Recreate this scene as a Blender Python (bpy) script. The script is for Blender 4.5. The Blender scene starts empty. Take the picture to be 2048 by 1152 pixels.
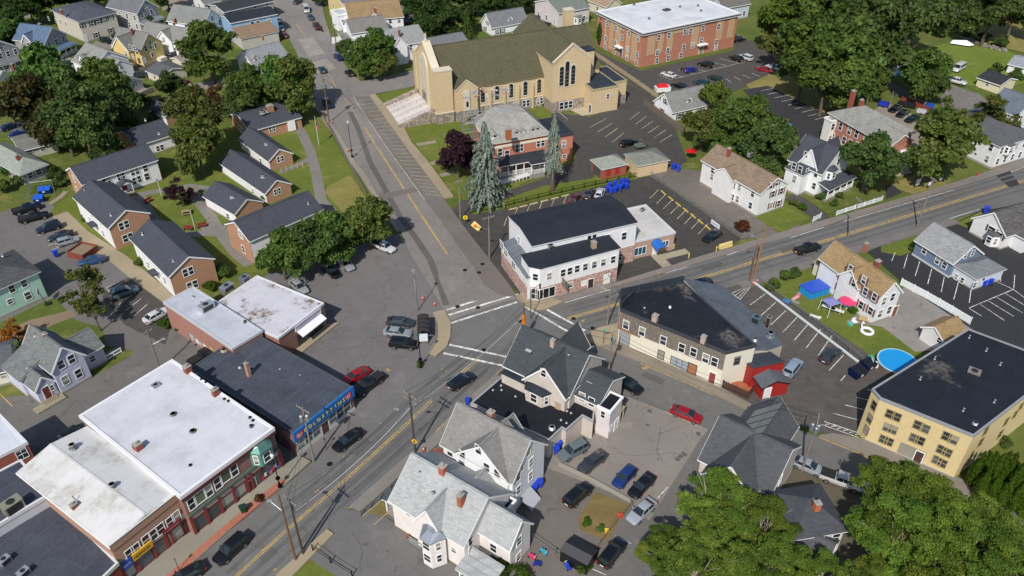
import bpy,bmesh,math,random
from mathutils import Vector,Matrix
R=math.radians
random.seed(7)
SC=bpy.context.scene
COL=SC.collection
# -------- camera, sky, sun, exposure
CAMH,FPX,TILT=85.0,1600.0,R(36.15)
cam_d=bpy.data.cameras.new('camera')
cam_d.sensor_width=36.0
cam_d.lens=36.0*FPX/2048.0
cam_d.clip_start,cam_d.clip_end=1.0,6000.0
cam=bpy.data.objects.new('camera',cam_d)
cam.location=(0,0,CAMH)
cam.rotation_euler=(R(90)-TILT,0,0)
COL.objects.link(cam)
SC.camera=cam
SUN_AZ,SUN_EL=R(251),R(45)
w=bpy.data.worlds.new('World')
SC.world=w
w.use_nodes=True
_n=w.node_tree.nodes
_sky=_n.new('ShaderNodeTexSky')
_sky.sky_type='NISHITA'
_sky.sun_disc=False
_sky.sun_elevation=SUN_EL
_sky.sun_rotation=R(199)
_bg=_n.get('Background')or _n.new('ShaderNodeBackground')
_bg.inputs['Strength'].default_value=0.115
w.node_tree.links.new(_sky.outputs[0],_bg.inputs['Color'])
sun_d=bpy.data.lights.new('sun','SUN')
sun_d.energy=4.6
sun_d.angle=R(0.6)
sun_d.color=(1.0,0.955,0.89)
sun=bpy.data.objects.new('sun',sun_d)
sun.rotation_euler=Vector((math.cos(SUN_AZ)*math.cos(SUN_EL),math.sin(SUN_AZ)*math.cos(SUN_EL),math.sin(SUN_EL))).to_track_quat('Z','Y').to_euler()
sun.location=(0,0,200)
COL.objects.link(sun)
SC.view_settings.view_transform='Standard'
SC.view_settings.look='None'
SC.view_settings.exposure=0.0
SC.view_settings.gamma=1.0
SC.view_settings.use_curve_mapping=False
SC.render.engine='CYCLES'
SC.cycles.max_bounces=5
SC.cycles.diffuse_bounces=3
SC.cycles.glossy_bounces=2
SC.cycles.transparent_max_bounces=4
SC.cycles.use_denoising=True
# -------- surveying: a sight line from the drone to a level plane
_F=Vector((0,math.cos(TILT),-math.sin(TILT)))
_U=Vector((0,math.sin(TILT),math.cos(TILT)))
def ray(px,py):
 return _F+Vector(((px-1024)/FPX,0,0))+_U*(-(py-576)/FPX)
def at(px,py,z=0.0):
 d=ray(px,py)
 t=(z-CAMH)/d.z
 return Vector((d.x*t,d.y*t,z))
 # -------- materials
MATS={}
def srgb(c):
 if isinstance(c,str):
  c=[int(c[i:i+2],16)/255 for i in(0,2,4)]
 return tuple(((x/12.92)if x<=.04045 else((x+.055)/1.055)**2.4)for x in c)
class NT:
 def __init__(s,name):
  s.m=bpy.data.materials.new(name);s.m.use_nodes=True
  s.t=s.m.node_tree;s.b=s.t.nodes['Principled BSDF']
 def n(s,typ,**kw):
  x=s.t.nodes.new('ShaderNode'+typ)
  for k,v in kw.items():
   if k.startswith('_'):setattr(x,k[1:],v)
   else:
    key=int(k[1:])if k[0]=='i' and k[1:].isdigit()else k.replace('__',' ')
    x.inputs[key].default_value=v
  return x
 def l(s,a,b):s.t.links.new(a,b)
 def coords(s,world=False):
  if world:
   return s.n('NewGeometry').outputs['Position']
  return s.n('TexCoord').outputs['Object']
 def noise(s,vec,scale,detail=4,rough=.6):
  x=s.n('TexNoise',Scale=scale,Detail=detail,Roughness=rough);s.l(vec,x.inputs['Vector']);return x.outputs['Fac']
 def ramp(s,fac,stops):
  x=s.n('ValToRGB');e=x.color_ramp.elements
  while len(e)<len(stops):e.new(.5)
  for el,(p,c)in zip(e,stops):
   el.position=p;el.color=(*c,1)if len(c)==3 else c
  s.l(fac,x.inputs[0]);return x.outputs[0]
 def mix(s,fac,a,b,mode='MIX'):
  x=s.n('Mix',_data_type='RGBA',_blend_type=mode)
  for i,v in((0,fac),(6,a),(7,b)):
   if hasattr(v,'links'):s.l(v,x.inputs[i])
   else:x.inputs[i].default_value=(*v,1)if isinstance(v,tuple)and len(v)==3 else v
  return x.outputs[2]
 def math(s,op,a,b=0.0,c=None):
  x=s.n('Math',_operation=op)
  for i,v in enumerate((a,b)if c is None else(a,b,c)):
   if hasattr(v,'links'):s.l(v,x.inputs[i])
   else:x.inputs[i].default_value=v
  return x.outputs[0]
 def bump(s,h,strength=.3,dist=.03):
  x=s.n('Bump',Strength=strength,Distance=dist);s.l(h,x.inputs['Height']);s.l(x.outputs[0],s.b.inputs['Normal'])
 def out(s,col,rough=.8,spec=None,metal=None):
  if hasattr(col,'links'):s.l(col,s.b.inputs['Base Color'])
  else:s.b.inputs['Base Color'].default_value=(*col,1)
  if hasattr(rough,'links'):s.l(rough,s.b.inputs['Roughness'])
  else:s.b.inputs['Roughness'].default_value=rough
  if spec is not None:s.b.inputs['Specular IOR Level'].default_value=spec
  if metal is not None:s.b.inputs['Metallic'].default_value=metal
  return s.m
def sc3(c,k):return tuple(min(1,x*k)for x in c)
def wallvec(t):
 p=t.n('SeparateXYZ');t.l(t.coords(),p.inputs[0])
 c=t.n('CombineXYZ');t.l(t.math('ADD',p.outputs[0],p.outputs[1]),c.inputs[0]);t.l(p.outputs[2],c.inputs[1])
 return c.outputs[0],p
def mat(kind,col=None,col2=None):
 key=(kind,col,col2)
 if key in MATS:return MATS[key]
 t=NT('_'.join(str(q)for q in key if q))
 c=srgb(col)if col else(.5,.5,.5)
 c2=srgb(col2)if col2 else None
 if kind=='siding':
  v,p=wallvec(t)
  sw=t.math('FRACT',t.math('MULTIPLY',p.outputs[2],5.5))
  n=t.noise(t.coords(),.7,5);n2=t.noise(t.coords(),6,3)
  base=t.mix(t.ramp(n,[(.35,(0,0,0)),(.75,(1,1,1))]),sc3(c,.9),sc3(c,1.04))
  base=t.mix(t.math('MULTIPLY',n2,.18),base,sc3(c,.72))
  base=t.mix(t.ramp(sw,[(0,(.55,)*3),(.14,(0,)*3)]),base,sc3(c,.62))
  t.bump(sw,.5,.02);m=t.out(base,.62)
 elif kind=='paint':
  n=t.noise(t.coords(),1.5,5)
  m=t.out(t.mix(n,sc3(c,.86),sc3(c,1.06)),.55)
 elif kind=='brick':
  v,p=wallvec(t)
  b=t.n('TexBrick',Scale=1.0,Mortar__Size=.012,Brick__Width=.24,Row__Height=.085)
  t.l(v,b.inputs['Vector'])
  b.inputs['Color1'].default_value=(*c,1);b.inputs['Color2'].default_value=(*(c2 or sc3(c,.68)),1)
  b.inputs['Mortar'].default_value=(*sc3(c,1.25),1)if not c2 else(.42,.38,.34,1)
  n=t.noise(t.coords(),.5,6,.7)
  base=t.mix(t.ramp(n,[(.3,(0,)*3),(.7,(1,)*3)]),b.outputs[0],t.mix(.35,b.outputs[0],sc3(c,.6)))
  base=t.mix(t.math('MULTIPLY',t.noise(t.coords(),3.2,4),.4),base,sc3(c,1.15))
  t.bump(b.outputs['Fac'],-.4,.02);m=t.out(base,.85)
 elif kind=='roughstone':
  v,p=wallvec(t)
  vo=t.n('TexVoronoi',Scale=2.6);t.l(v,vo.inputs['Vector'])
  g=t.n('RGBToBW');t.l(vo.outputs['Color'],g.inputs[0])
  base=t.ramp(g.outputs[0],[(.2,sc3(c,.6)),(.5,c),(.8,sc3(c,1.3))])
  t.bump(vo.outputs['Distance'],.6,.06);m=t.out(base,.9)
 elif kind=='mixbrick':
  v,p=wallvec(t)
  vo=t.n('TexVoronoi',Scale=7.5);t.l(v,vo.inputs['Vector'])
  g=t.n('RGBToBW');t.l(vo.outputs['Color'],g.inputs[0])
  base=t.ramp(g.outputs[0],[(.15,srgb('6d4a42')),(.4,srgb('a87e70')),(.62,srgb('c4a294')),(.85,srgb('b8b0a8'))])
  t.bump(g.outputs[0],.3,.03);m=t.out(base,.85)
 elif kind=='shake':
  v,p=wallvec(t)
  b=t.n('TexBrick',Scale=1.0,Mortar__Size=.014,Brick__Width=.17,Row__Height=.24)
  t.l(v,b.inputs['Vector'])
  b.inputs['Color1'].default_value=(*srgb('8d8377'),1);b.inputs['Color2'].default_value=(*srgb('5a5149'),1);b.inputs['Mortar'].default_value=(*srgb('3a342f'),1)
  n=t.noise(t.coords(),.9,6,.7);n2=t.noise(v,7,4,.7)
  base=t.mix(t.ramp(n,[(.35,(0,)*3),(.65,(.6,)*3)]),b.outputs[0],srgb('6e655c'))
  base=t.mix(t.ramp(n2,[(.56,(0,)*3),(.68,(.8,)*3)]),base,srgb('b5aca0'))
  t.bump(b.outputs['Fac'],-.5,.03);m=t.out(base,.9)
 elif kind=='shingle':
  v,p=wallvec(t)
  b=t.n('TexBrick',Scale=1.0,Mortar__Size=.014,Brick__Width=.55,Row__Height=.17)
  t.l(v,b.inputs['Vector'])
  b.inputs['Color1'].default_value=(*sc3(c,1.12),1);b.inputs['Color2'].default_value=(*(c2 or sc3(c,.74)),1)
  b.inputs['Mortar'].default_value=(*sc3(c,.6),1)
  n=t.noise(t.coords(),.35,6,.65);n2=t.noise(t.coords(),5,4,.7)
  base=t.mix(t.ramp(n,[(.3,(0,)*3),(.72,(1,)*3)]),b.outputs[0],t.mix(.45,b.outputs[0],sc3(c,1.3)))
  base=t.mix(t.math('MULTIPLY',t.ramp(n2,[(.4,(0,)*3),(.7,(1,)*3)]),.5),base,sc3(c,.6))
  t.bump(n2,.3,.03);m=t.out(base,.88)
 elif kind=='tarroof':
  v=t.coords()
  b=t.n('TexBrick',Scale=1.0,Mortar__Size=.05,Brick__Width=14.,Row__Height=2.9)
  t.l(v,b.inputs['Vector'])
  b.inputs['Color1'].default_value=(*c,1);b.inputs['Color2'].default_value=(*sc3(c,.86),1);b.inputs['Mortar'].default_value=(*sc3(c,1.9),1)
  n=t.noise(v,.28,7,.62);n2=t.noise(v,1.7,6,.7)
  base=t.mix(t.ramp(n,[(.3,(0,)*3),(.7,(1,)*3)]),b.outputs[0],sc3(c,1.55))
  base=t.mix(t.math('MULTIPLY',t.ramp(n2,[(.45,(0,)*3),(.7,(1,)*3)]),.5),base,sc3(c,.62))
  if c2:base=t.mix(t.math('MULTIPLY',t.ramp(t.noise(v,.13,5,.6),[(.57,(0,)*3),(.64,(1,)*3)]),t.ramp(n2,[(.38,(0,)*3),(.6,(.85,)*3)])),base,c2)
  r=t.ramp(n2,[(.3,(.5,)*3),(.7,(.85,)*3)]);t.bump(n2,.15,.03);m=t.out(base,r,spec=.25)
 elif kind=='membrane':
  v=t.coords()
  b=t.n('TexBrick',Scale=1.0,Mortar__Size=.05,Brick__Width=12.,Row__Height=3.4)
  t.l(v,b.inputs['Vector'])
  b.inputs['Color1'].default_value=(*c,1);b.inputs['Color2'].default_value=(*sc3(c,.95),1);b.inputs['Mortar'].default_value=(*sc3(c,.84),1)
  n=t.noise(v,.22,8,.66);n2=t.noise(v,1.1,7,.7)
  base=t.mix(t.ramp(n,[(.42,(0,)*3),(.7,(.6,)*3)]),b.outputs[0],sc3(c,.66))
  st=t.math('MULTIPLY',t.ramp(n,[(.5,(0,)*3),(.58,(1,)*3)]),t.ramp(n2,[(.44,(0,)*3),(.58,(1,)*3)]))
  base=t.mix(st if c2 else t.math('MULTIPLY',st,.12),base,c2 or srgb('8f8676'))
  t.bump(n2,.12,.03);m=t.out(base,.6)
 elif kind=='asphalt':
  v=t.coords(True)
  n=t.noise(v,.045,7,.62);n2=t.noise(v,.6,6,.7);n3=t.noise(v,9,3,.7)
  base=t.mix(t.ramp(n,[(.3,(0,)*3),(.7,(1,)*3)]),sc3(c,.78),sc3(c,1.2))
  base=t.mix(t.ramp(n2,[(.35,(0,)*3),(.75,(.6,)*3)]),base,c2 or sc3(c,1.35))
  base=t.mix(t.math('MULTIPLY',n3,.35),base,sc3(c,.6))
  vo=t.n('TexVoronoi',Scale=.11,_feature='DISTANCE_TO_EDGE');wv=t.n('TexNoise',Scale=.5,Detail=5.)
  t.l(v,wv.inputs['Vector'])
  ad=t.n('VectorMath',_operation='MULTIPLY_ADD');t.l(wv.outputs['Color'],ad.inputs[0]);ad.inputs[1].default_value=(6.,6.,0);t.l(v,ad.inputs[2])
  t.l(ad.outputs[0],vo.inputs['Vector'])
  cr=t.math('MULTIPLY',t.math('LESS_THAN',vo.outputs['Distance'],.006),t.ramp(n2,[(.42,(0,)*3),(.62,(.4,)*3)]))
  base=t.mix(cr,base,sc3(c,.35))
  st=t.math('MULTIPLY',t.ramp(t.noise(v,.33,7,.75),[(.56,(0,)*3),(.7,(1,)*3)]),.5)
  base=t.mix(st,base,sc3(c,.5))
  vs=t.n('TexVoronoi',Scale=.28);t.l(ad.outputs[0],vs.inputs['Vector'])
  base=t.mix(t.ramp(vs.outputs['Distance'],[(.05,(.5,)*3),(.16,(0,)*3)]),base,sc3(c,.42))
  base=t.mix(t.ramp(t.noise(v,.21,6,.7),[(.58,(0,)*3),(.72,(.5,)*3)]),base,sc3(c,1.5))
  t.bump(n3,.2,.02);m=t.out(base,.88)
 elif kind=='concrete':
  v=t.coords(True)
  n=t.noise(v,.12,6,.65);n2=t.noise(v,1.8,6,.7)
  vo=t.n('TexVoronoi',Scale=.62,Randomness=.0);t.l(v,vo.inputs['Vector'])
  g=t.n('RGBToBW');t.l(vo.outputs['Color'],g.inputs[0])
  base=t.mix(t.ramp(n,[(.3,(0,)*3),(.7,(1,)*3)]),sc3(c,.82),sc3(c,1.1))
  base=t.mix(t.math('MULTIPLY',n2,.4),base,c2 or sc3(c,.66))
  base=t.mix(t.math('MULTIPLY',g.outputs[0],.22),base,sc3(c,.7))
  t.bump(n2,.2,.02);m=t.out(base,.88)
 elif kind=='grass':
  v=t.coords(True)
  n=t.noise(v,.07,7,.65);n2=t.noise(v,.55,7,.72);n3=t.noise(v,5,4,.75)
  base=t.mix(t.ramp(n,[(.35,(0,)*3),(.65,(1,)*3)]),c,c2 or srgb('7c7f42'))
  base=t.mix(t.ramp(n2,[(.38,(0,)*3),(.72,(1,)*3)]),base,t.mix(.6,base,sc3(c,.55)))
  base=t.mix(t.ramp(n3,[(.35,(0,)*3),(.8,(.7,)*3)]),base,sc3(c,1.6))
  base=t.mix(t.math('MULTIPLY',t.ramp(t.noise(v,.16,6,.7),[(.55,(0,)*3),(.68,(.75,)*3)]),t.ramp(n3,[(.3,(.2,)*3),(.6,(1,)*3)])),base,srgb('8a8150'))
  t.bump(n3,.8,.12);m=t.out(base,.95,spec=.15)
 elif kind=='leaf':
  oi=t.n('ObjectInfo');gi=t.coords()
  n=t.noise(gi,2.4,4,.7);at_=t.n('Attribute',_attribute_name='tint')
  base=t.ramp(t.math('ADD',t.math('MULTIPLY',n,.55),t.math('MULTIPLY',at_.outputs['Fac'],.5)),[(.22,sc3(c,.55)),(.5,c),(.85,c2 or(min(1,c[0]*2.0),c[1]*1.6,c[2]*1.1))])
  h=t.n('HueSaturation',Saturation=1.0);t.l(base,h.inputs['Color'])
  t.l(t.math('ADD',.485,t.math('MULTIPLY',oi.outputs['Random'],.03)),h.inputs['Hue'])
  t.l(t.math('ADD',.82,t.math('MULTIPLY',oi.outputs['Random'],.38)),h.inputs['Value'])
  t.l(h.outputs[0],t.b.inputs['Base Color']);t.b.inputs['Roughness'].default_value=.55;t.b.inputs['Specular IOR Level'].default_value=.25
  tr=t.n('BsdfTranslucent');ms=t.n('MixShader');ms.inputs[0].default_value=.38
  t.l(h.outputs[0],tr.inputs['Color']);t.l(t.b.outputs[0],ms.inputs[1]);t.l(tr.outputs[0],ms.inputs[2])
  t.l(ms.outputs[0],t.t.nodes['Material Output'].inputs['Surface']);m=t.m
 elif kind=='bark':
  n=t.noise(t.coords(),3,6,.7)
  t.bump(n,.6,.05);m=t.out(t.ramp(n,[(.3,sc3(c,.6)),(.7,sc3(c,1.25))]),.9)
 elif kind=='wood':
  p=t.n('Mapping');p.inputs['Scale'].default_value=(6,6,.6);t.l(t.coords(),p.inputs[0])
  n=t.noise(p.outputs[0],2,6,.65)
  m=t.out(t.ramp(n,[(.3,sc3(c,.65)),(.7,sc3(c,1.2))]),.85)
 elif kind=='glass':
  oi=t.n('ObjectInfo');p=t.n('SeparateXYZ');t.l(t.coords(),p.inputs[0])
  bl=t.math('MULTIPLY',t.math('GREATER_THAN',oi.outputs['Random'],.62),t.math('GREATER_THAN',p.outputs[2],t.math('MULTIPLY',t.math('SUBTRACT',oi.outputs['Random'],.8),5.0)))
  base=t.mix(oi.outputs['Random'],sc3(c,.6),sc3(c,2.2));base=t.mix(t.math('MULTIPLY',bl,.7),base,srgb('a8a598'))  # pane tone differs per window to paint in varied reflections; some show blinds
  m=t.out(base,.1,spec=.6)
 elif kind=='carglass':m=t.out(c,.06,spec=.8)
 elif kind=='carpaint':
  m=t.out(c,.28,spec=.5);t.b.inputs['Coat Weight'].default_value=.6;t.b.inputs['Coat Roughness'].default_value=.06
  if max(c)>.35 and max(c)-min(c)<.1:t.b.inputs['Metallic'].default_value=.35
 elif kind=='metal':
  n=t.noise(t.coords(),3,4)
  m=t.out(t.mix(n,sc3(c,.8),sc3(c,1.1)),.42,metal=.75)
 elif kind=='marking':
  v=t.coords(True);n=t.noise(v,2.2,6,.75);n2=t.noise(v,.3,3)
  base=t.mix(t.ramp(t.math('ADD',n,t.math('MULTIPLY',n2,.35)),[(.58,(0,)*3),(.8,(.85,)*3)]),c,srgb('6f6c68'))
  m=t.out(base,.75)
 elif kind=='rubber':m=t.out(c,.85)
 elif kind=='plastic':
  n=t.noise(t.coords(),2,3);m=t.out(t.mix(n,sc3(c,.85),sc3(c,1.1)),.4)
 elif kind=='lampglass':m=t.out(c,.15,spec=.6)
 elif kind=='water':
  n=t.noise(t.coords(),2.5,3);t.bump(n,.15,.05);m=t.out(c,.05,spec=.5)
 else:m=t.out(c,.7)
 MATS[key]=m
 return m
 # -------- objects
def tag(o,label=None,cat=None,group=None,kind=None):
 if label:o['label']=label
 if cat:o['category']=cat
 if group:o['group']=group
 if kind:o['kind']=kind
 return o
def link(name,me,parent=None,loc=None,rz=None):
 o=bpy.data.objects.new(name,me);COL.objects.link(o)
 if parent is not None:o.parent=parent
 if loc is not None:o.location=loc
 if rz is not None:o.rotation_euler=(0,0,rz)
 return o
def empty(name,label,cat,loc,rz=0.0,group=None):
 o=link(name,None,None,loc,rz);o.empty_display_size=.5
 return tag(o,label,cat,group)
class MB:
 """collects boxes, prisms and tubes into one mesh"""
 def __init__(s):s.v=[];s.f=[];s.smooth=False
 def poly(s,pts,faces):
  k=len(s.v);s.v+=[tuple(p)for p in pts];s.f+=[tuple(i+k for i in f)for f in faces];return s
 def box(s,x0,y0,z0,x1,y1,z1):
  p=[(x0,y0,z0),(x1,y0,z0),(x1,y1,z0),(x0,y1,z0),(x0,y0,z1),(x1,y0,z1),(x1,y1,z1),(x0,y1,z1)]
  return s.poly(p,[(3,2,1,0),(4,5,6,7),(0,1,5,4),(1,2,6,5),(2,3,7,6),(3,0,4,7)])
 def prism(s,pts,z0,z1):
  n=len(pts)
  return s.poly([(x,y,z0)for x,y in pts]+[(x,y,z1)for x,y in pts],[tuple(range(n-1,-1,-1)),tuple(range(n,2*n))]+[(i,(i+1)%n,n+(i+1)%n,n+i)for i in range(n)])
 def slab(s,pts,th):
  """planar polygon pts thickened straight down by th"""
  n=len(pts)
  return s.poly(list(pts)+[(p[0],p[1],p[2]-th)for p in pts],[tuple(range(n)),tuple(range(2*n-1,n-1,-1))]+[(i,n+i,n+(i+1)%n,(i+1)%n)for i in range(n)])
 def tube(s,a,b,r0,r1=None,n=6):
  a,b=Vector(a),Vector(b);r1=r0 if r1 is None else r1
  d=(b-a).normalized();x=d.orthogonal().normalized();y=d.cross(x)
  p=[]
  for c,r in((a,r0),(b,r1)):
   for i in range(n):
    t=2*math.pi*i/n;p.append(c+x*(r*math.cos(t))+y*(r*math.sin(t)))
  return s.poly(p,[(i,(i+1)%n,n+(i+1)%n,n+i)for i in range(n)]+[tuple(range(n-1,-1,-1)),tuple(range(n,2*n))])
 def bar(s,a,b,wd,th):
  a,b=Vector(a),Vector(b);d=(b-a).normalized()
  x=Vector((-d.y,d.x,0));x=x.normalized()if x.length>1e-4 else Vector((1,0,0))
  y=d.cross(x)
  p=[c+x*(sx*wd/2)+y*(sy*th/2)for c in(a,b)for sx,sy in((-1,-1),(1,-1),(1,1),(-1,1))]
  return s.poly(p,[(0,1,5,4),(1,2,6,5),(2,3,7,6),(3,0,4,7),(3,2,1,0),(4,5,6,7)])
 def mesh(s,name,m):
  me=bpy.data.meshes.new(name);me.from_pydata(s.v,[],s.f);me.update()
  if m:me.materials.append(m)
  if s.smooth:me.polygons.foreach_set('use_smooth',[True]*len(me.polygons))
  return me
 def build(s,name,m,parent=None,loc=None,rz=None):
  return link(name,s.mesh(name,m),parent,loc,rz)
CACHE={}
def cached(key,fn):
 if key not in CACHE:CACHE[key]=fn()
 return CACHE[key]
 # -------- windows and doors (shared meshes, outward  -Y)
WHITE='e8e8e6'
def win_frame(wd,ht,col,sash,b=.10):
 def mk():
  m=MB();x,z=wd/2,ht/2
  m.box(-x-b,-.07,-z-b,-x,.0,z+b);m.box(x,-.07,-z-b,x+b,.0,z+b)
  m.box(-x,-.07,z,x,.0,z+b);m.box(-x,-.09,-z-b,x,.0,-z)
  if sash in(1,2):m.box(-x,-.055,-.04,x,-.005,.04)
  if sash==2:m.box(-.035,-.05,-z,.035,-.006,z)
  if sash>2:
   for k in range(1,sash):xx=-x+wd*k/sash;m.box(xx-.05,-.055,-z,xx+.05,-.005,z)
  return m.mesh('window',mat('paint',col))
 return cached(('wf',wd,ht,col,sash),mk)
def win_pane(wd,ht,gcol='20262c'):
 return cached(('wp',wd,ht,gcol),lambda:MB().box(-wd/2,-.03,-ht/2,wd/2,-.008,ht/2).mesh('pane',mat('glass',gcol)))
def shutter_mesh(ht,col,wd=.36):
 return cached(('sh',ht,col,wd),lambda:MB().box(-wd/2,-.06,-ht/2-.05,wd/2,-.002,ht/2+.05).mesh('shutter',mat('paint',col)))
def arch_mesh(wd,ht,b,th,name,m):
 def mk():
  pts=[(-wd/2-b,-ht/2-b)]+[(wd/2+b,-ht/2-b)]
  c=ht/2-wd/2
  pts+=[((wd/2+b)*math.cos(t*math.pi/10),c+(wd/2+b)*math.sin(t*math.pi/10))for t in range(11)]
  n=len(pts);v=[(x,0,z)for x,z in pts]+[(x,-th,z)for x,z in pts]
  return MB().poly(v,[tuple(range(n-1,-1,-1))[::-1],tuple(range(n,2*n))]+[(i,(i+1)%n,n+(i+1)%n,n+i)for i in range(n)]).mesh(name,m)
 return cached(('arch',wd,ht,b,th,name,m.name),mk)
class Bld:
 """one building: an Empty at its front-left base corner, local x along the front, y to the back"""
 def __init__(s,name,label,p0,p1,p2,z=0.0,cat='house',group=None,W=None,D=None,az=None):
  a,c=at(*p0,z),at(*p2,z)
  if p1 is None:d_=c-a;u=Vector((d_.y,-d_.x,0)).normalized()*W
  else:u=at(*p1,z)-a
  u.z=0
  s.az=math.atan2(u.y,u.x)if az is None else R(az)
  un=Vector((math.cos(s.az),math.sin(s.az),0));vn=Vector((-un.y,un.x,0))
  s.W=W or u.dot(un);s.D=D or(c-a).dot(vn)
  s.o=Vector((a.x,a.y,0));s.u,s.v=un,vn
  s.root=empty(name,label,cat,s.o,s.az,group)
  s.k=0
  s.info=(label,round(s.W,1),round(s.D,1),round(math.degrees(s.az)))
 def lc(s,px,py,z=0.0):
  d=at(px,py,z)-s.o;return Vector((d.dot(s.u),d.dot(s.v),z))
 def hit(s,px,py,face,off=None):
  """where the sight line meets a wall plane: (coordinate along the wall, height)"""
  d=ray(px,py);o=Vector((0,0,CAMH))-s.o
  lo=Vector((o.dot(s.u),o.dot(s.v),CAMH));ld=Vector((d.dot(s.u),d.dot(s.v),d.z))
  ax=1 if face in 'fb' else 0
  if off is None:off=getattr(s,'goff',{}).get(face,{'f':0,'b':s.D,'l':0,'r':s.W}[face])
  t=(off-lo[ax])/ld[ax];p=lo+ld*t
  return(p.x if ax==1 else p.y),p.z,off
 def part(s,name,mb,m,parent=None):return mb.build(name,m,parent or s.root)
 def body(s,h,roof='gable',rise=3.0,axis='x',r=None,z0=0.0,over=.4,wall=None,rm=None,trim=WHITE,base=None,par=.35,coping=None,basecol='9a948a',hipk=1.0,th=.22):
  x0,y0,x1,y1=r or(0,0,s.W,s.D)
  x0+=.004*s.k;y0+=.004*s.k;x1-=.003*s.k;y1-=.003*s.k;h+=.005*s.k;s.k+=1
  W=MB();RF=MB();T=MB()
  tm=mat('paint',trim)
  if base:
   s.part('foundation',MB().box(x0-.04,y0-.04,0.0,x1+.04,y1+.04,base),mat('concrete',basecol))
  if roof=='gable':
   o=over
   if axis=='x':
    ym=(y0+y1)/2;sl=rise/(ym-y0);P=lambda t,y,z:(t,y,z);a,b,e0,e1,mid=x0,x1,y0,y1,ym
   else:
    xm=(x0+x1)/2;sl=rise/(xm-x0);P=lambda t,y,z:(y,t,z);a,b,e0,e1,mid=y0,y1,x0,x1,xm
   zr=h+rise
   pts=[P(a,e0,z0),P(a,e1,z0),P(a,e1,h),P(a,mid,zr),P(a,e0,h),P(b,e0,z0),P(b,e1,z0),P(b,e1,h),P(b,mid,zr),P(b,e0,h)]
   fs=[(0,4,3,2,1),(5,6,7,8,9),(0,5,9,4),(1,2,7,6),(0,1,6,5),(4,9,8,3),(2,3,8,7)]
   if axis=='y':fs=[f[::-1]for f in fs]
   W.poly(pts,fs)
   zt=.06
   L,Rr=e0-o,e1+o;zl=h-sl*o
   A,Bq=a-o*.7,b+o*.7
   for(ee)in(L,Rr):
    q=[P(A,ee,zl+th),P(Bq,ee,zl+th),P(Bq,mid,zr+th),P(A,mid,zr+th)]
    RF.slab(q,th*.62)
   RF.bar(P(A,mid,zr+th+.01),P(Bq,mid,zr+th+.01),.3,.05)
   for t in(A,Bq):
    for ee in(L,Rr):
     T.bar(P(t,ee,zl+th*.1),P(t,mid,zr+th*.1),.07,.26)
   for ee in(L,Rr):T.bar(P(A,ee,zl+th*.1),P(Bq,ee,zl+th*.1),.07,.2)
  elif roof=='hip':
   o=over;w2,d2=(x1-x0),(y1-y0)
   W.box(x0,y0,z0,x1,y1,h)
   X0,Y0,X1,Y1=x0-o,y0-o,x1+o,y1+o;m2=min(X1-X0,Y1-Y0)/2*hipk
   xm0,xm1,ym0,ym1=X0+m2,X1-m2,Y0+m2,Y1-m2
   if xm1-xm0<.02:xm0=xm1=(X0+X1)/2;xm0-=.01;xm1+=.01
   if ym1-ym0<.02:ym0=ym1=(Y0+Y1)/2;ym0-=.01;ym1+=.01
   z=h+.02;zr=h+rise
   p=[(X0,Y0,z),(X1,Y0,z),(X1,Y1,z),(X0,Y1,z),(xm0,ym0,zr),(xm1,ym0,zr),(xm1,ym1,zr),(xm0,ym1,zr)]
   RF.poly(p,[(3,2,1,0),(4,5,6,7),(0,1,5,4),(1,2,6,5),(2,3,7,6),(3,0,4,7)])
   T.box(X0+.03,Y0+.03,h-.16,X1-.03,Y1-.03,h+.01)
  elif roof=='flat':
   W.box(x0,y0,z0,x1,y1,h)
   cm=coping or trim
   T.box(x0-over,y0-over,h-par,x1+over,y0+.2,h+.25);T.box(x0-over,y1-.2,h-par,x1+over,y1+over,h+.25)
   T.box(x0-over,y0+.2,h-par,x0+.2,y1-.2,h+.25);T.box(x1-.2,y0+.2,h-par,x1+over,y1-.2,h+.25)
   tm=mat('paint',cm)
   RF.box(x0+.2,y0+.2,h-.05,x1-.2,y1-.2,h+.14)
  elif roof in('shed_f','shed_b','shed_l','shed_r'):
   o=over;lo=roof[-1]
   z={'f':(h,h,h+rise,h+rise),'b':(h+rise,h+rise,h,h),'l':(h,h+rise,h+rise,h),'r':(h+rise,h,h,h+rise)}[lo]
   c=[(x0,y0),(x1,y0),(x1,y1),(x0,y1)]
   W.poly([(*q,z0)for q in c]+[(*q,zz)for q,zz in zip(c,z)],[(3,2,1,0),(4,5,6,7),(0,1,5,4),(1,2,6,5),(2,3,7,6),(3,0,4,7)])
   gx=(z[1]-z[0])/(x1-x0);gy=(z[3]-z[0])/(y1-y0)
   f=lambda x,y:(x,y,z[0]+gx*(x-x0)+gy*(y-y0)+.2)
   RF.slab([f(x0-o,y0-o),f(x1+o,y0-o),f(x1+o,y1+o),f(x0-o,y1+o)],.16)
   e=.02
   q=[f(x0-o+e,y0-o+e),f(x1+o-e,y0-o+e),f(x1+o-e,y1+o-e),f(x0-o+e,y1+o-e)]
   T.slab([(a[0],a[1],a[2]-.165)for a in q],.14)
  if s.k==1:s.eave=h;s.gf='' if roof!='gable' else('lr' if axis=='x' else 'fb')
  s.wall=s.part('wall',W,wall)
  s.roof=s.part('roof',RF,rm)
  s.trim=s.part('trim',T,tm)
  return s
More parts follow.
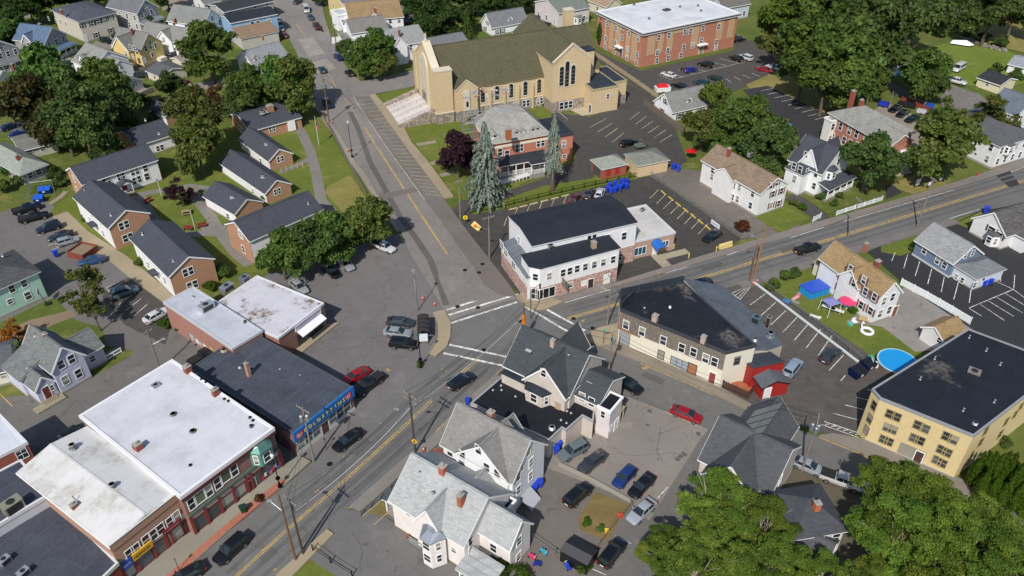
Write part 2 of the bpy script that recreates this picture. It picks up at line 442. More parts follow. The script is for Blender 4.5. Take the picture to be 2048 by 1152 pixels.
 def gpanel(s,face,h,rise,m,r=None,name='brick_gable',z0=0.0,t=.05):
  """facing laid over a gable end (or a plain wall when rise is 0)"""
  x0,y0,x1,y1=r or(0,0,s.W,s.D)
  a,b=(x0,x1)if face in 'fb' else(y0,y1)
  o={'f':y0-t,'b':y1,'l':x0-t,'r':x1}[face]
  q=[(a-.02,z0),(b+.02,z0),(b+.02,h-.05),((a+b)/2,h+rise-.05),(a-.02,h-.05)]
  P=(lambda c,d,z:(c,d,z))if face in 'fb' else(lambda c,d,z:(d,c,z))
  if not r:s.goff=dict(getattr(s,'goff',{}));s.goff[face]=o if face in 'fl' else o+t
  n=5;m_=MB().poly([P(c,o,z)for c,z in q]+[P(c,o+t,z)for c,z in q],[tuple(range(n)),tuple(range(2*n-1,n-1,-1))]+[(i,(i+1)%n,n+(i+1)%n,n+i)for i in range(n)])
  return s.part(name,m_,m)
 def polybody(s,pix,z,h,wall,rm,coping='3a3d42',z0=0.0,par=.25,ov=.1,rise=0.0):
  """flat-roofed body over any outline surveyed at height z (pixels counter-clockwise seen from above)"""
  p=[s.lc(x,y,z)for x,y in pix];p=[(q.x,q.y)for q in p]
  ar=sum(p[i][0]*p[(i+1)%len(p)][1]-p[(i+1)%len(p)][0]*p[i][1]for i in range(len(p)))
  if ar<0:p=p[::-1]
  s.wall=s.part('wall',MB().prism(p,z0,h),wall)
  n=len(p)
  def inset(d):
   r=[]
   for i in range(n):
    a,b,c=Vector(p[i-1]),Vector(p[i]),Vector(p[(i+1)%n])
    n1=(b-a).normalized();n2=(c-b).normalized()
    m1=Vector((-n1.y,n1.x));m2=Vector((-n2.y,n2.x));bi=(m1+m2).normalized()
    k=d/max(.35,bi.dot(m1));r.append((b.x+bi.x*k,b.y+bi.y*k))
   return r
  o,i_=inset(-ov),inset(.18)
  s.roof=s.part('roof',MB().prism(inset(.19),h-.04,h+.12),rm)
  T=MB();T.poly([(*q,h-par)for q in o]+[(*q,h+.25)for q in o]+[(*q,h+.25)for q in i_]+[(*q,h-par)for q in i_],[f for k in range(n)for f in((k,(k+1)%n,n+(k+1)%n,n+k),(n+k,n+(k+1)%n,2*n+(k+1)%n,2*n+k),(2*n+k,2*n+(k+1)%n,3*n+(k+1)%n,3*n+k))])
  s.trim=s.part('coping',T,mat('paint',coping))
  s.outline=p
  return s
 def win(s,face,c,z,wd=.95,ht=1.5,off=None,sash=1,col=WHITE,sh=None,rot=None,gl='20262c',frame=True,name='window'):
  if off is None:off={'f':0,'b':s.D,'l':0,'r':s.W}[face]
  rz={'f':0,'r':R(90),'b':R(180),'l':R(-90)}[face]if rot is None else rot
  loc=(c,off,z)if face in 'fb' else(off,c,z)
  o=link(name,win_frame(wd,ht,col,sash),s.root,loc,rz)
  link('pane',win_pane(wd,ht,gl),o)
  if sh:
   for k in(-1,1):link('shutter',shutter_mesh(ht,sh),o,(k*(wd/2+.1+.19),0,0))
  return o
 def wp(s,face,pix,wd=.95,ht=1.5,off=None,zmax=None,**kw):
  """windows at surveyed pixels, put on the wall plane they belong to"""
  for px,py in pix:
   c,z,o=s.hit(px,py,face,off);z=max(z,ht/2+.2)
   if face not in getattr(s,'gf','fblr')and off is None:z=min(z,s.eave-ht/2-.42)
   if zmax:z=min(z,zmax)
   s.win(face,c,z,wd,ht,off=o,**kw)
  return s
 def door(s,face,px=None,py=None,wd=1.0,ht=2.1,col='6b2a25',off=None,c=None,z=None,frame=WHITE):
  if px is not None:c,z,off=s.hit(px,py,face,off)
  if off is None:off={'f':0,'b':s.D,'l':0,'r':s.W}[face]
  z=ht/2+.25 if z is None else max(z,ht/2+.05)
  loc=(c,off,z)if face in 'fb' else(off,c,z)
  o=link('door',cached(('door',wd,ht,col),lambda:MB().box(-wd/2,-.05,-ht/2,wd/2,-.004,ht/2).mesh('door',mat('paint',col))),s.root,loc,{'f':0,'r':R(90),'b':R(180),'l':R(-90)}[face])
  def fr():
   m=MB();x,zz=wd/2,ht/2
   m.box(-x-.12,-.08,-zz,-x,0,zz+.12);m.box(x,-.08,-zz,x+.12,0,zz+.12);m.box(-x,-.08,zz,x,0,zz+.12)
   return m.mesh('door_frame',mat('paint',frame))
  link('door_frame',cached(('df',wd,ht,frame),fr),o)
  link('handle',cached('hd',lambda:MB().box(-.05,-.1,-.06,.05,-.05,.06).mesh('handle',mat('metal','b0a890'))),o,(wd*.36,0,-.05))
  return o
 def chim(s,px,py,zt,ht=1.6,wd=.7,dp=.7,col='8a4b3a',brickm=None):
  p=s.lc(px,py,zt);m=MB();x,y=p.x,p.y
  m.box(x-wd/2,y-dp/2,zt-ht,x+wd/2,y+dp/2,zt)
  c=m.build('chimney',brickm or mat('brick',col),s.roof)
  k=MB();k.box(x-wd/2-.06,y-dp/2-.06,zt,x+wd/2+.06,y+dp/2+.06,zt+.12)
  k.box(x-wd/5,y-dp/5,zt+.12,x+wd/5,y+dp/5,zt+.4)
  k.build('chimney_cap',mat('concrete','a09a92'),s.roof)
  return c
 def vent(s,px,py,z,ht=.5,r=.12,col='c8c8c6',name='vent_pipe'):
  p=s.lc(px,py,z);m=MB();m.tube((p.x,p.y,z-.3),(p.x,p.y,z+ht),r,r,8);m.tube((p.x,p.y,z+ht-.08),(p.x,p.y,z+ht),r*1.6,r*1.2,8)
  m.tube((p.x,p.y,z-.05),(p.x,p.y,z+.12),r*2.2,r*1.2,8)
  return m.build(name,mat('metal',col),s.roof)
 def unit(s,px,py,z,a=1.2,b=.8,c=.8,col='d0d2d2',name='air_conditioner',rz=0):
  p=s.lc(px,py,z);m=MB();m.box(-a/2,-b/2,.1,a/2,b/2,c);m.box(-a/2+.05,-b/2+.05,-.25,-a/2+.15,b/2-.05,.1);m.box(a/2-.15,-b/2+.05,-.25,a/2-.05,b/2-.05,.1)
  m.box(-a/2-.03,-b/2-.03,c,a/2+.03,b/2+.03,c+.06)
  o=m.build(name,mat('metal',col),s.root,(p.x,p.y,z),rz)
  g=MB();g.tube((0,0,c+.07),(0,0,c+.1),min(a,b)*.36,None,14);g.box(-a*.4,-b/2-.02,.2,a*.4,-b/2,c-.1)
  g.build('fan_grille',mat('metal','4a4d50'),o)
  return o
 def skylight(s,px,py,z,tilt,rz,wd=.7,ht=1.1):
  p=s.lc(px,py,z);o=MB().box(-wd/2,-ht/2,-.05,wd/2,ht/2,.1).build('skylight',mat('metal','8c8f92'),s.roof,p)
  o.rotation_euler=(tilt,0,rz)
  MB().box(-wd/2+.08,-ht/2+.08,.1,wd/2-.08,ht/2-.08,.115).build('pane',mat('glass','8fa0ac'),o)
 def bay(s,face,c,wd,dp,z0,z1,wall,rm,off=None,wins=(),flat=.25,col=WHITE,cut=.6):
  if off is None:off={'f':0,'b':s.D,'l':0,'r':s.W}[face]
  rz={'f':0,'r':R(90),'b':R(180),'l':R(-90)}[face]
  loc=(c,off,0)if face in 'fb' else(off,c,0)
  x=wd/2;k=dp*cut;pts=[(-x,.05),(-x,0),(-x+k,-dp),(x-k,-dp),(x,0),(x,.05)]
  o=MB().prism(pts,z0,z1).build('bay',wall,s.root,loc,rz)
  e=.22;q=[(-x-e,.02),(-x-e*.6,-.0),(-x+k-e*.6,-dp-e),(x-k+e*.6,-dp-e),(x+e*.6,0),(x+e,.02)]
  n=len(q);m=MB()
  top=[(-x,.02,z1+flat+.1),(x,.02,z1+flat+.1)]
  m.poly([(*t,z1)for t in q]+[(*t,z1+.14)for t in q]+[(a*.55,b*.4,z1+flat+.14)for a,b in q],[tuple(range(n-1,-1,-1))]+[f for i in range(n)for f in((i,(i+1)%n,n+(i+1)%n,n+i),(n+i,n+(i+1)%n,2*n+(i+1)%n,2*n+i))]+[tuple(range(2*n,3*n))])
  m.build('bay_roof',rm,o)
  ang=math.atan2(dp,k)
  for z,ht in wins:
   for px_,py_,a,ww in((0,-dp,0,min(1.0,wd-2*k-.3)),(-x+k/2,-dp/2,-ang,.55),(x-k/2,-dp/2,ang,.55)):
    wo=link('window',win_frame(round(ww,2),ht,col,1),o,(px_,py_,z),a);link('pane',win_pane(round(ww,2),ht),wo)
  return o
 def porch(s,x0,y0,x1,y1,h,rm,posts=4,low='f',deck=.5,rail=True,col=WHITE,rise=.5,floor='8c8880'):
  P=lambda n,m,mt:s.part(n,m,mt)
  P('porch_deck',MB().box(x0,y0,0,x1,y1,deck),mat('wood',floor))
  z={'f':(h,h,h+rise,h+rise),'b':(h+rise,h+rise,h,h),'l':(h,h+rise,h+rise,h),'r':(h+rise,h,h,h+rise)}[low]
  o=.3;a,b,c,d=x0-o,y0-o,x1+o,y1+o
  rf=P('porch_roof',MB().slab([(a,b,z[0]),(c,b,z[1]),(c,d,z[2]),(a,d,z[3])],.12),rm)
  MB().slab([(a+.02,b+.02,z[0]-.125),(c-.02,b+.02,z[1]-.125),(c-.02,d-.02,z[2]-.125),(a+.02,d-.02,z[3]-.125)],.2).build('fascia',mat('paint',col),rf)
  ed={'f':[((x0+.1,y0+.1),(x1-.1,y0+.1))],'b':[((x0+.1,y1-.1),(x1-.1,y1-.1))],'l':[((x0+.1,y0+.1),(x0+.1,y1-.1))],'r':[((x1-.1,y0+.1),(x1-.1,y1-.1))]}[low]
  (ax,ay),(bx,by)=ed[0]
  for i in range(posts):
   t=i/(posts-1);x,y=ax+(bx-ax)*t,ay+(by-ay)*t
   P('porch_post',MB().box(x-.09,y-.09,deck,x+.09,y+.09,h-.1),mat('paint',col))
  if rail:
   m=MB();m.bar((ax,ay,deck+.9),(bx,by,deck+.9),.08,.08);m.bar((ax,ay,deck+.15),(bx,by,deck+.15),.06,.06)
   n=max(2,int(math.hypot(bx-ax,by-ay)/.22))
   for i in range(n):
    t=(i+.5)/n;x,y=ax+(bx-ax)*t,ay+(by-ay)*t;m.box(x-.025,y-.025,deck+.1,x+.025,y+.025,deck+.9)
   P('railing',m,mat('paint',col))
 def dormer(s,face,c,wd,zb,zt,depth,wall,rm,off,rise=.8,win=(.8,1.0),shed=False,col=WHITE):
  """gabled dormer whose front stands at wall offset off"""
  rz={'f':0,'r':R(90),'b':R(180),'l':R(-90)}[face]
  loc=(c,off,0)if face in 'fb' else(off,c,0);x=wd/2
  m=MB();m.poly([(-x,0,zb),(x,0,zb),(x,0,zt),(0,0,zt+rise),(-x,0,zt),(-x,depth,zb),(x,depth,zb),(x,depth,zt),(0,depth,zt+rise),(-x,depth,zt)],[(0,1,2,3,4),(9,8,7,6,5),(1,6,7,2),(5,0,4,9),(2,7,8,3),(4,3,8,9)])
  o=m.build('dormer',wall,s.root,loc,rz)
  q=MB();e=.18;sl=rise/x
  for k in(-1,1):
   a=[(k*(x+e),-e,zt-sl*e+.12),(0,-e,zt+rise+.12),(0,depth,zt+rise+.12),(k*(x+e),depth,zt-sl*e+.12)]
   q.slab(a if k>0 else a[::-1],.12)
  q.build('dormer_roof',rm,o)
  if win:
   wo=link('window',win_frame(win[0],win[1],col,1),o,(0,0,(zb+zt)/2+.25));link('pane',win_pane(*win),wo)
  return o
  #  GROUND, ROADS, LOTS
SHEETS=[]
def inpoly(x,y,p):
 c=False;j=len(p)-1
 for i in range(len(p)):
  if(p[i][1]>y)!=(p[j][1]>y)and x<(p[j][0]-p[i][0])*(y-p[i][1])/(p[j][1]-p[i][1])+p[i][0]:c=not c
  j=i
 return c
def gz(x,y):
 z=0.0
 for p,zz in SHEETS:
  if zz>z and inpoly(x,y,p):z=zz
 return z
_zz=[0.01]
def sheet(name,pix,m,z=None,parent=None,world=None):
 """a level sheet of ground, laid a few millimetres above the one below"""
 p=world or[at(*q)for q in pix]
 if z is None:_zz[0]+=.003;z=_zz[0]
 o=link(name,None,parent)
 me=bpy.data.meshes.new(name);me.from_pydata([(q[0],q[1],z)for q in p],[],[tuple(range(len(p)))]);me.materials.append(m)
 bpy.data.objects.remove(o)
 o=link(name,me,parent)
 if parent is None:o['kind']='structure'
 SHEETS.append(([(q[0],q[1])for q in p],z));o['z']=z
 return o
def walk(name,pix,m,h=.13,world=None):
 """raised pavement with a kerb face"""
 p=world or[at(*q)for q in pix]
 p=[(q[0],q[1])for q in p]
 ar=sum(p[i][0]*p[i-1][1]-p[i-1][0]*p[i][1]for i in range(len(p)))
 if ar>0:p=p[::-1]
 _zz[0]+=.003;h+=_zz[0]
 o=MB().prism(p,0.0,h).build(name,m);o['kind']='structure';SHEETS.append((p,h));o['z']=h
 return o
def strip_pts(pix,wd,side=0.0):
 c=[at(*q)for q in pix];n=len(c);L,Rr=[],[]
 for i in range(n):
  d=(c[min(i+1,n-1)]-c[max(i-1,0)]);d.z=0;d.normalize();k=Vector((-d.y,d.x,0))
  L.append(c[i]+k*(wd/2+side));Rr.append(c[i]+k*(side-wd/2))
 return L+Rr[::-1]
def line(parent,pix,wd,m,name='painted_line',z=None):
 p=strip_pts(pix,wd);n=len(p)//2;zz=(z if z is not None else parent['z'])+.005+random.random()*.0015
 me=bpy.data.meshes.new(name);me.from_pydata([(q.x,q.y,zz)for q in p],[],[(i,i+1,2*n-2-i,2*n-1-i)for i in range(n-1)]);me.materials.append(m)
 return link(name,me,parent)
def lines(parent,segs,wd,m,name='painted_line'):
 for a,b,c,d in segs:line(parent,[(a,b),(c,d)],wd,m,name)
def fan(parent,a0,a1,b0,b1,n,wd,m,name='parking_line'):
 """n stall lines running from row a to row b"""
 for i in range(n):
  t=i/(n-1)if n>1 else 0
  line(parent,[(a0[0]+(a1[0]-a0[0])*t,a0[1]+(a1[1]-a0[1])*t),(b0[0]+(b1[0]-b0[0])*t,b0[1]+(b1[1]-b0[1])*t)],wd,m,name)
GR=mat('grass','4b5a24','686838');LAWN=mat('grass','566426','6c6e36');DRYG=mat('grass','726c3a','8e8452');MEAD=mat('grass','586c26','767a3c')
DIRT=mat('concrete','7d6b55','93856c')
WL,YL,YW=mat('marking','e6e4de'),mat('marking','cfa63c'),mat('marking','d2c7a0')
g=sheet('ground',None,GR,z=0.0,world=[(-900,-300,0),(900,-300,0),(900,1500,0),(-900,1500,0)])
A=lambda c,c2=None:mat('asphalt',c,c2)
sheet('block_paving',[(350,730),(540,545),(745,480),(890,600),(1060,600),(1240,570),(1440,572),(1480,700),(1500,828),(1500,870),(1400,1000),(1330,1190),(520,1190),(300,1190)],A('646260'))
back=sheet('back_lot',[(-90,470),(0,425),(85,398),(112,415),(160,470),(345,622),(480,715),(300,900),(150,1152),(-140,1250)],A('666360'))
sheet('yard_lawn',[(-70,680),(90,602),(112,596),(150,640),(205,655),(212,690),(268,702),(262,712),(205,745),(60,790),(-70,800)],GR)
sheet('dirt_drive',[(-10,672),(60,640),(145,620),(152,632),(60,668),(10,690)],DIRT)
campus=sheet('campus_lawn',[(100,428),(112,408),(160,385),(300,320),(470,250),(560,225),(640,228),(725,385),(745,440),(690,500),(560,545),(480,545),(400,600),(345,606),(155,468)],LAWN)
sheet('worn_lawn',[(655,372),(700,350),(735,400),(720,440),(690,430),(650,385)],DRYG)
sheet('north_lawn',[(560,228),(600,205),(630,205),(642,228)],LAWN)
CON=mat('concrete','948874');TAN=mat('concrete','9c8e74','857a68');PATH=A('77726b')
for nm,pts,wd,m in[('campus_walk',[(120,428),(160,468),(240,520),(300,570),(350,606)],3.0,TAN),('campus_path',[(596,252),(620,300),(632,345),(642,400),(668,430),(700,455)],2.3,PATH),('campus_path',[(560,345),(590,334),(618,318)],1.6,PATH),('campus_path',[(276,390),(330,380),(378,372),(420,378),(440,382)],2.0,PATH),('campus_path',[(378,372),(395,400),(420,432),(440,465),(470,505),(500,530)],2.3,PATH),('campus_path',[(276,390),(300,430),(340,470),(400,468),(440,460)],2.3,PATH),('campus_path',[(100,408),(120,395),(132,383)],1.2,CON)]:
 sheet(nm,None,m,world=strip_pts(pts,wd))
sheet('path_circle',[(400,455),(425,447),(450,452),(458,465),(440,475),(410,472)],PATH)
stalls=sheet('housing_lot',[(205,595),(212,575),(258,555),(335,612),(345,640),(330,690),(250,650)],A('47433f'))
for nm,pts,wd,m in[('side_lane',[(-40,265),(20,255),(60,250),(90,240)],5,A('5d5a57')),('side_lane',[(110,118),(140,128),(175,140)],6,A('8a8278')),('side_lane',[(180,92),(215,92),(255,72)],9,A('7c746c')),('side_lane',[(255,140),(300,130),(340,112),(370,105)],7,A('4a4744')),('side_lane',[(375,175),(410,172),(455,165),(480,152)],5.5,A('857b70')),('side_lane',[(325,10),(380,5),(420,-5)],14,A('8a7c68')),('side_lane',[(780,5),(800,25),(825,45)],9,A('5a5652'))]:
 sheet(nm,None,m,world=strip_pts(pts,wd))
jlot=sheet('junction_lot',[(380,720),(480,600),(540,545),(600,555),(645,530),(745,478),(800,468),(830,520),(866,580),(890,622),(902,650),(899,690),(857,731),(834,748),(784,793),(709,858),(600,930),(560,960)],A('6a6665'))
church_lot=sheet('church_lot',[(1085,236),(1110,226),(1180,234),(1250,205),(1255,168),(1330,205),(1352,262),(1375,322),(1330,350),(1250,335),(1195,340),(1180,362),(1090,375),(1000,407),(930,428),(900,424),(925,400),(985,392),(1080,360),(1150,322),(1148,300),(1115,250)],A('413e3b','55514d'))
apt_lot=sheet('apartment_lot',[(1170,92),(1282,142),(1465,102),(1478,72),(1550,108),(1566,140),(1500,170),(1450,190),(1330,178),(1300,190),(1256,166),(1190,118)],A('454240','5c5752'))
sheet('dry_verge',[(1492,170),(1560,140),(1600,165),(1690,200),(1645,226),(1536,174),(1500,178)],DRYG)
east_lot=sheet('striped_lot',[(1485,180),(1536,172),(1650,228),(1665,260),(1640,285),(1590,290),(1545,240)],A('2f2f31','3c3c3e'))
w_lot=sheet('corner_lot',[(1060,602),(1020,573),(934,463),(903,424),(940,425),(985,425),(1180,378),(1300,352),(1400,420),(1482,478),(1440,505),(1345,532),(1237,568),(1100,600)],A('3c3936','57534e'))
sheet('gravel_lot',[(1300,352),(1340,335),(1420,345),(1514,436),(1570,420),(1600,452),(1540,478),(1482,478),(1400,420)],A('6a625a','7d756b'))
sheet('rectory_lawn',[(938,424),(1000,402),(1090,372),(1180,358),(1290,345),(1275,358),(1180,376),(1000,418),(945,430)],LAWN)
sheet('rectory_yard',[(862,330),(880,318),(960,250),(985,360),(985,392),(925,402)],LAWN)
sheet('rectory_yard',[(1000,390),(1150,318),(1150,300),(985,330)],LAWN)
sheet('church_lawn',[(752,190),(845,168),(850,195),(782,225)],LAWN)
sheet('church_lawn',[(805,258),(905,235),(985,232),(960,250),(880,320),(862,330),(826,288)],LAWN)
sheet('church_lawn',[(1068,228),(1082,214),(1105,226),(1100,240),(1082,240)],LAWN)
for a,b in(((834,290),(872,284)),((862,328),(900,318)),((880,352),(910,345))):sheet('garden_path',None,CON,world=strip_pts([a,b],1.5))
shake_lot=sheet('east_lot',[(1440,570),(1512,562),(1620,630),(1755,718),(1830,772),(1722,872),(1660,870),(1500,828),(1445,780),(1480,690)],A('4c4744','6a6560'))
garden=sheet('garden_lawn',[(1512,562),(1560,545),(1645,530),(1700,560),(1760,650),(1840,690),(1850,750),(1755,722),(1620,630)],LAWN)
sheet('stone_drive',[(1690,645),(1815,572),(1942,655),(1960,690),(1880,700),(1830,705),(1765,655)],A('7f7a74','969089'))
blue_lot=sheet('new_lot',[(1735,505),(1758,494),(1841,469),(1905,449),(1960,422),(2120,375),(2120,760),(1990,690),(1936,655),(1820,580)],A('2b2b2e','363639'))
sheet('front_lawn',[(1762,493),(1843,470),(1838,500),(1800,513),(1762,505)],LAWN)
sheet('front_lawn',[(1912,448),(1960,425),(1990,445),(1965,470)],LAWN)
sheet('front_lawn',[(1510,436),(1575,405),(1620,440),(1560,468)],LAWN)
sheet('front_lawn',[(1605,395),(1780,360),(1770,405),(1675,430),(1655,430)],GR)
sheet('black_drive',[(1570,400),(1590,385),(1660,436),(1640,445)],A('46434 1'.replace(' ','')))
sheet('front_lawn',[(1778,372),(1850,340),(1900,372),(1822,390)],DRYG)
sheet('black_drive',[(1770,372),(1782,368),(1804,386),(1772,400)],A('2c2c2e'))
sheet('brick_yard',[(1735,230),(1770,205),(1890,260),(1880,300),(1800,290)],A('8a8075'))
sheet('gravel_drive',[(1880,195),(1900,170),(1960,190),(1985,215),(1920,225),(1885,215)],A('716d69'))
sheet('gravel_drive',[(1765,165),(1790,170),(1880,222),(1870,232),(1790,190)],A('6a6662'))
sheet('meadow',[(1880,20),(2200,20),(2200,140),(2020,100),(1900,60)],DRYG)
sheet('meadow',[(1845,100),(1900,85),(2020,105),(2120,150),(2000,180),(1880,165),(1845,130)],MEAD)
hlot=sheet('house_lot',[(1085,888),(1180,880),(1255,795),(1330,824),(1415,862),(1482,868),(1400,905),(1330,1010),(1296,1045),(1075,935)],A('878078','78726b'))
yard=sheet('back_yard',[(1030,960),(1075,930),(1270,1005),(1200,1180),(980,1180),(1060,1060)],A('68625b','77706a'))
sheet('shade_toned_dirt',[(1545,960),(1600,935),(1700,978),(1760,1010),(1740,1180),(1540,1180),(1520,1010)],mat('concrete','5c5446','4c4a34'))  # bare dirt, its colour darkened for the shade under the maples
alley=sheet('alley',[(1298,1043),(1400,880),(1415,862),(1500,862),(1440,960),(1330,1180),(1180,1180),(1258,1015)],A('65625f'))
sheet('dirt_bed',[(1155,1040),(1190,985),(1258,1012),(1215,1082),(1160,1062)],mat('grass','6b5c38','8a7a52'))
plot=sheet('lane_lot',[(560,1180),(655,1061),(699,1021),(770,1035),(870,1100),(990,1170),(700,1230)],A('646260'))
sheet('corner_lawn',[(570,1175),(617,1119),(676,1156),(690,1180)],LAWN)
# ---- the streets
YLN=[(466,1158),(540,1090),(600,1037),(660,986),(720,933),(800,860),(868,796),(945,727)]
CLN=[(1150,633),(1239,607),(1366,567),(1536,515),(1638,485),(1820,430),(2006,374),(2120,340)]
RB=A('7a7570','86807a');RM=A('656462','72706d')
roadB=sheet('side_street',[(905,655),(900,641),(887,621),(860,573),(820,508),(800,462),(762,402),(735,354),(712,327),(680,270),(660,245),(632,202),(618,165),(595,110),(572,65),(552,20),(535,-20),(500,-90),(640,-90),(640,-20),(648,30),(664,80),(690,130),(706,152),(722,164),(850,137),(1000,108),(1010,130),(860,168),(752,189),(739,193),(804,287),(887,398),(934,463),(1020,573),(1037,600),(1060,625)],RB)
road=sheet('main_street',[(300,1190),(350,1141),(512,1024),(660,900),(709,857),(784,792),(834,747),(857,730),(884,707),(899,690),(903,660),(900,643),(940,628),(1033,598),(1049,616),(1071,624),(1091,621),(1124,607),(1221,579),(1330,549),(1453,512),(1580,476),(1690,443),(1790,414),(1908,379),(2003,350),(2080,325),(2250,270),(2250,360),(2060,406),(1958,424),(1898,443),(1848,459),(1748,488),(1650,518),(1536,554),(1480,570),(1365,605),(1239,648),(1199,658),(1180,666),(1168,680),(1180,692),(1205,699),(1238,712),(1281,728),(1394,776),(1500,827),(1636,875),(1773,931),(1926,994),(2060,1052),(2250,1140),(2250,1200),(1990,1090),(1900,1045),(1660,962),(1585,928),(1490,866),(1415,862),(1331,825),(1290,800),(1250,792),(1195,752),(1130,728),(1060,722),(1007,741),(937,801),(880,862),(782,946),(699,1021),(655,1061),(552,1152),(500,1200)],RM)
sheet('tar_strip',None,A('5c5752','66615b'),world=strip_pts([(700,225),(718,262),(740,325),(770,380),(800,435),(830,475),(860,520),(880,570),(893,612)],1.25))
sheet('road_patch',[(757,390),(838,375),(842,383),(762,401)],A('6a645e'))
sheet('road_patch',[(872,516),(918,505),(960,560),(975,590),(955,603),(900,612),(878,560)],A('77726d'))
sheet('road_patch',[(612,130),(655,118),(672,138),(626,152)],A('8d867d'))
sheet('road_patch',[(596,80),(626,76),(650,108),(618,116)],A('8d867d'))
bay_=sheet('parking_bay',[(707,194),(740,194),(804,287),(887,398),(850,403),(768,288)],A('6e6761','777069'))
sheet('tar_apron',[(850,403),(887,398),(934,463),(1020,573),(1034,596),(1000,592),(970,573),(947,535),(917,495),(882,443)],A('6c645e','766e68'))
sheet('road_patch',[(1990,352),(2018,342),(2040,372),(2022,380)],A('2f2e2e'))
sheet('road_patch',[(862,800),(890,770),(905,778),(872,815)],A('605d5a'))
for pts,off in((YLN,2.6),(YLN,1.1),(YLN,-1.3),(YLN,-2.9),(CLN,1.3),(CLN,2.8),(CLN,-1.3),(CLN,-2.8)):sheet('tyre_track',None,A('5b5a58','636260'),world=strip_pts(pts,.55,off))
for pts in([(520,1120),(545,1098),(556,1107),(530,1130)],[(700,905),(730,878),(742,886),(712,914)],[(1400,535),(1440,523),(1446,533),(1404,545)],[(1560,500),(1590,491),(1594,499),(1564,508)],[(1290,745),(1330,762),(1322,772),(1282,754)]):sheet('road_patch',pts,A('555451'))
for pts in([(560,640-20),(760,560),(800,640),(690,700)],):pass
walk('shop_pavement',[(225,1195),(310,1112),(436,1035),(553,944),(600,914),(622,926),(577,967),(517,1012),(362,1151),(320,1190)],mat('concrete','8d887a','7d786c'))
brk=mat('brick','a8654c','8f5440')
walk('brick_strip',None,brk,h=.134,world=strip_pts([(330,1168),(442,1070),(514,1009),(570,964)],1.0))
walk('corner_pavement',[(866,628),(889,623),(902,648),(901,676),(894,696),(872,715),(857,708),(877,678),(876,651)],TAN)
walk('church_pavement',[(739,193),(750,190),(807,255),(824,288),(860,330),(907,395),(888,398),(805,287)],TAN)
walk('corner_pavement',[(1033,596),(1046,586),(1062,601),(1100,596),(1124,607),(1091,621),(1071,623),(1049,615)],TAN)
walk('corner_pavement',[(1172,672),(1199,658),(1240,648),(1243,690),(1203,694),(1178,686)],TAN)
walk('side_pavement',[(1204,698),(1203,694),(1243,690),(1440,778),(1508,815),(1500,826),(1394,775),(1281,727),(1238,711)],mat('concrete','857c6e'))
walk('side_pavement',[(1636,874),(1665,870),(1726,882),(1910,957),(2060,1025),(2060,1050),(1926,993),(1773,930)],mat('concrete','827a70'))
walk('tar_pavement',[(1126,607),(1100,596),(1237,566),(1345,532),(1440,503),(1540,474),(1600,455),(1690,431),(1790,402),(1850,385),(1960,350),(2080,310),(2080,324),(2003,349),(1908,378),(1790,413),(1690,442),(1580,475),(1453,511),(1330,548),(1221,578)],A('78706a'),h=.06)
walk('tar_pavement',None,A('6f6a66'),h=.1,world=strip_pts([(1480,574),(1536,558),(1650,521),(1748,491),(1848,462),(1912,444)],1.8))
walk('house_pavement',None,A('7a756e'),h=.1,world=strip_pts([(1000,756),(945,806),(888,868),(790,950),(712,1020)],1.8))
walk('lane_pavement',[(552,1154),(655,1062),(668,1071),(572,1170)],TAN)
walk('store_step',[(588,700),(651,652),(679,648),(604,708)],TAN,h=.1)
walk('west_pavement',[(632,203),(660,246),(680,271),(712,328),(735,355),(762,403),(800,463),(795,466),(752,404),(722,356),(700,328),(668,272),(648,246),(622,203)],A('8c8276'),h=.08)
# ---- painted markings
dy=[[(593,48),(632,107)],[(645,130),(672,175)],[(690,197),(724,250)],[(729,257),(747,287),(774,328),(824,405),(872,478),(894,510),(920,550),(954,601)]]
for p in dy:line(roadB,p,.16,YL);
for p in dy[3:]:line(roadB,[(x+3,y+1)for x,y in p],.14,YL)
for p in([(560,955+190),(624,1013+32),(679,974),(700,953),(800,866),(955,722)],[(470,1155),(500,1130),(560,1075),(637,1009)]):
 pass
yline=[(466,1158),(540,1090),(600,1037),(660,986),(720,933),(800,860),(868,796),(955,718)]
line(road,yline,.13,YL);line(road,[(x+4,y+1.5)for x,y in yline],.13,YL)
cl=[(1134,638),(1239,607),(1366,567),(1536,515),(1585,502),(1638,485),(1820,430),(2006,374),(2120,340)]
line(road,cl,.19,YL);line(road,[(x+1,y+3)for x,y in cl],.19,YL)
lines(road,[(1330,548,1376,535),(1453,512,1494,499),(1580,477,1648,456),(1688,444,1908,381),(2003,352,2048,335),(1748,484,1848,455),(1898,439,1958,420),(1221,580,1130,607)],.12,WL)
CW=.42
lines(roadB,[(894,622,954,602)],.45,WL,'stop_line')
lines(road,[(897,632,1036,590),(902,648,1034,606)],CW,WL,'crossing_line')
lines(road,[(899,691,1016,716),(887,708,1010,734),(1049,614,1153,675),(1094,621,1170,663),(1186,681,1130,709),(1188,694,1140,718)],CW,WL,'crossing_line')
lines(road,[(1281,729,1394,777),(1398,779,1425,791),(1636,876,1773,932),(1773,932,1926,995),(699,1019,782,944),(872,865,907,830),(937,799,1005,739)],.13,YL,'kerb_line')
lines(road,[(1331,826,1413,861)],.13,YW,'kerb_line')
YSPR=mat('marking','c9a23a')
for x,y in((777,742),(636,985),(548,1140),(888,742),(1166,642),(1290,738),(765,850),(690,915),(1745,915),(1205,660)):
 for k in range(3):
  a=random.random()*6.3;dx,dy_=math.cos(a)*7,math.sin(a)*4
  line(road,[(x-dx,y-dy_),(x+dx,y+dy_)],.1,YSPR,'spray_mark')
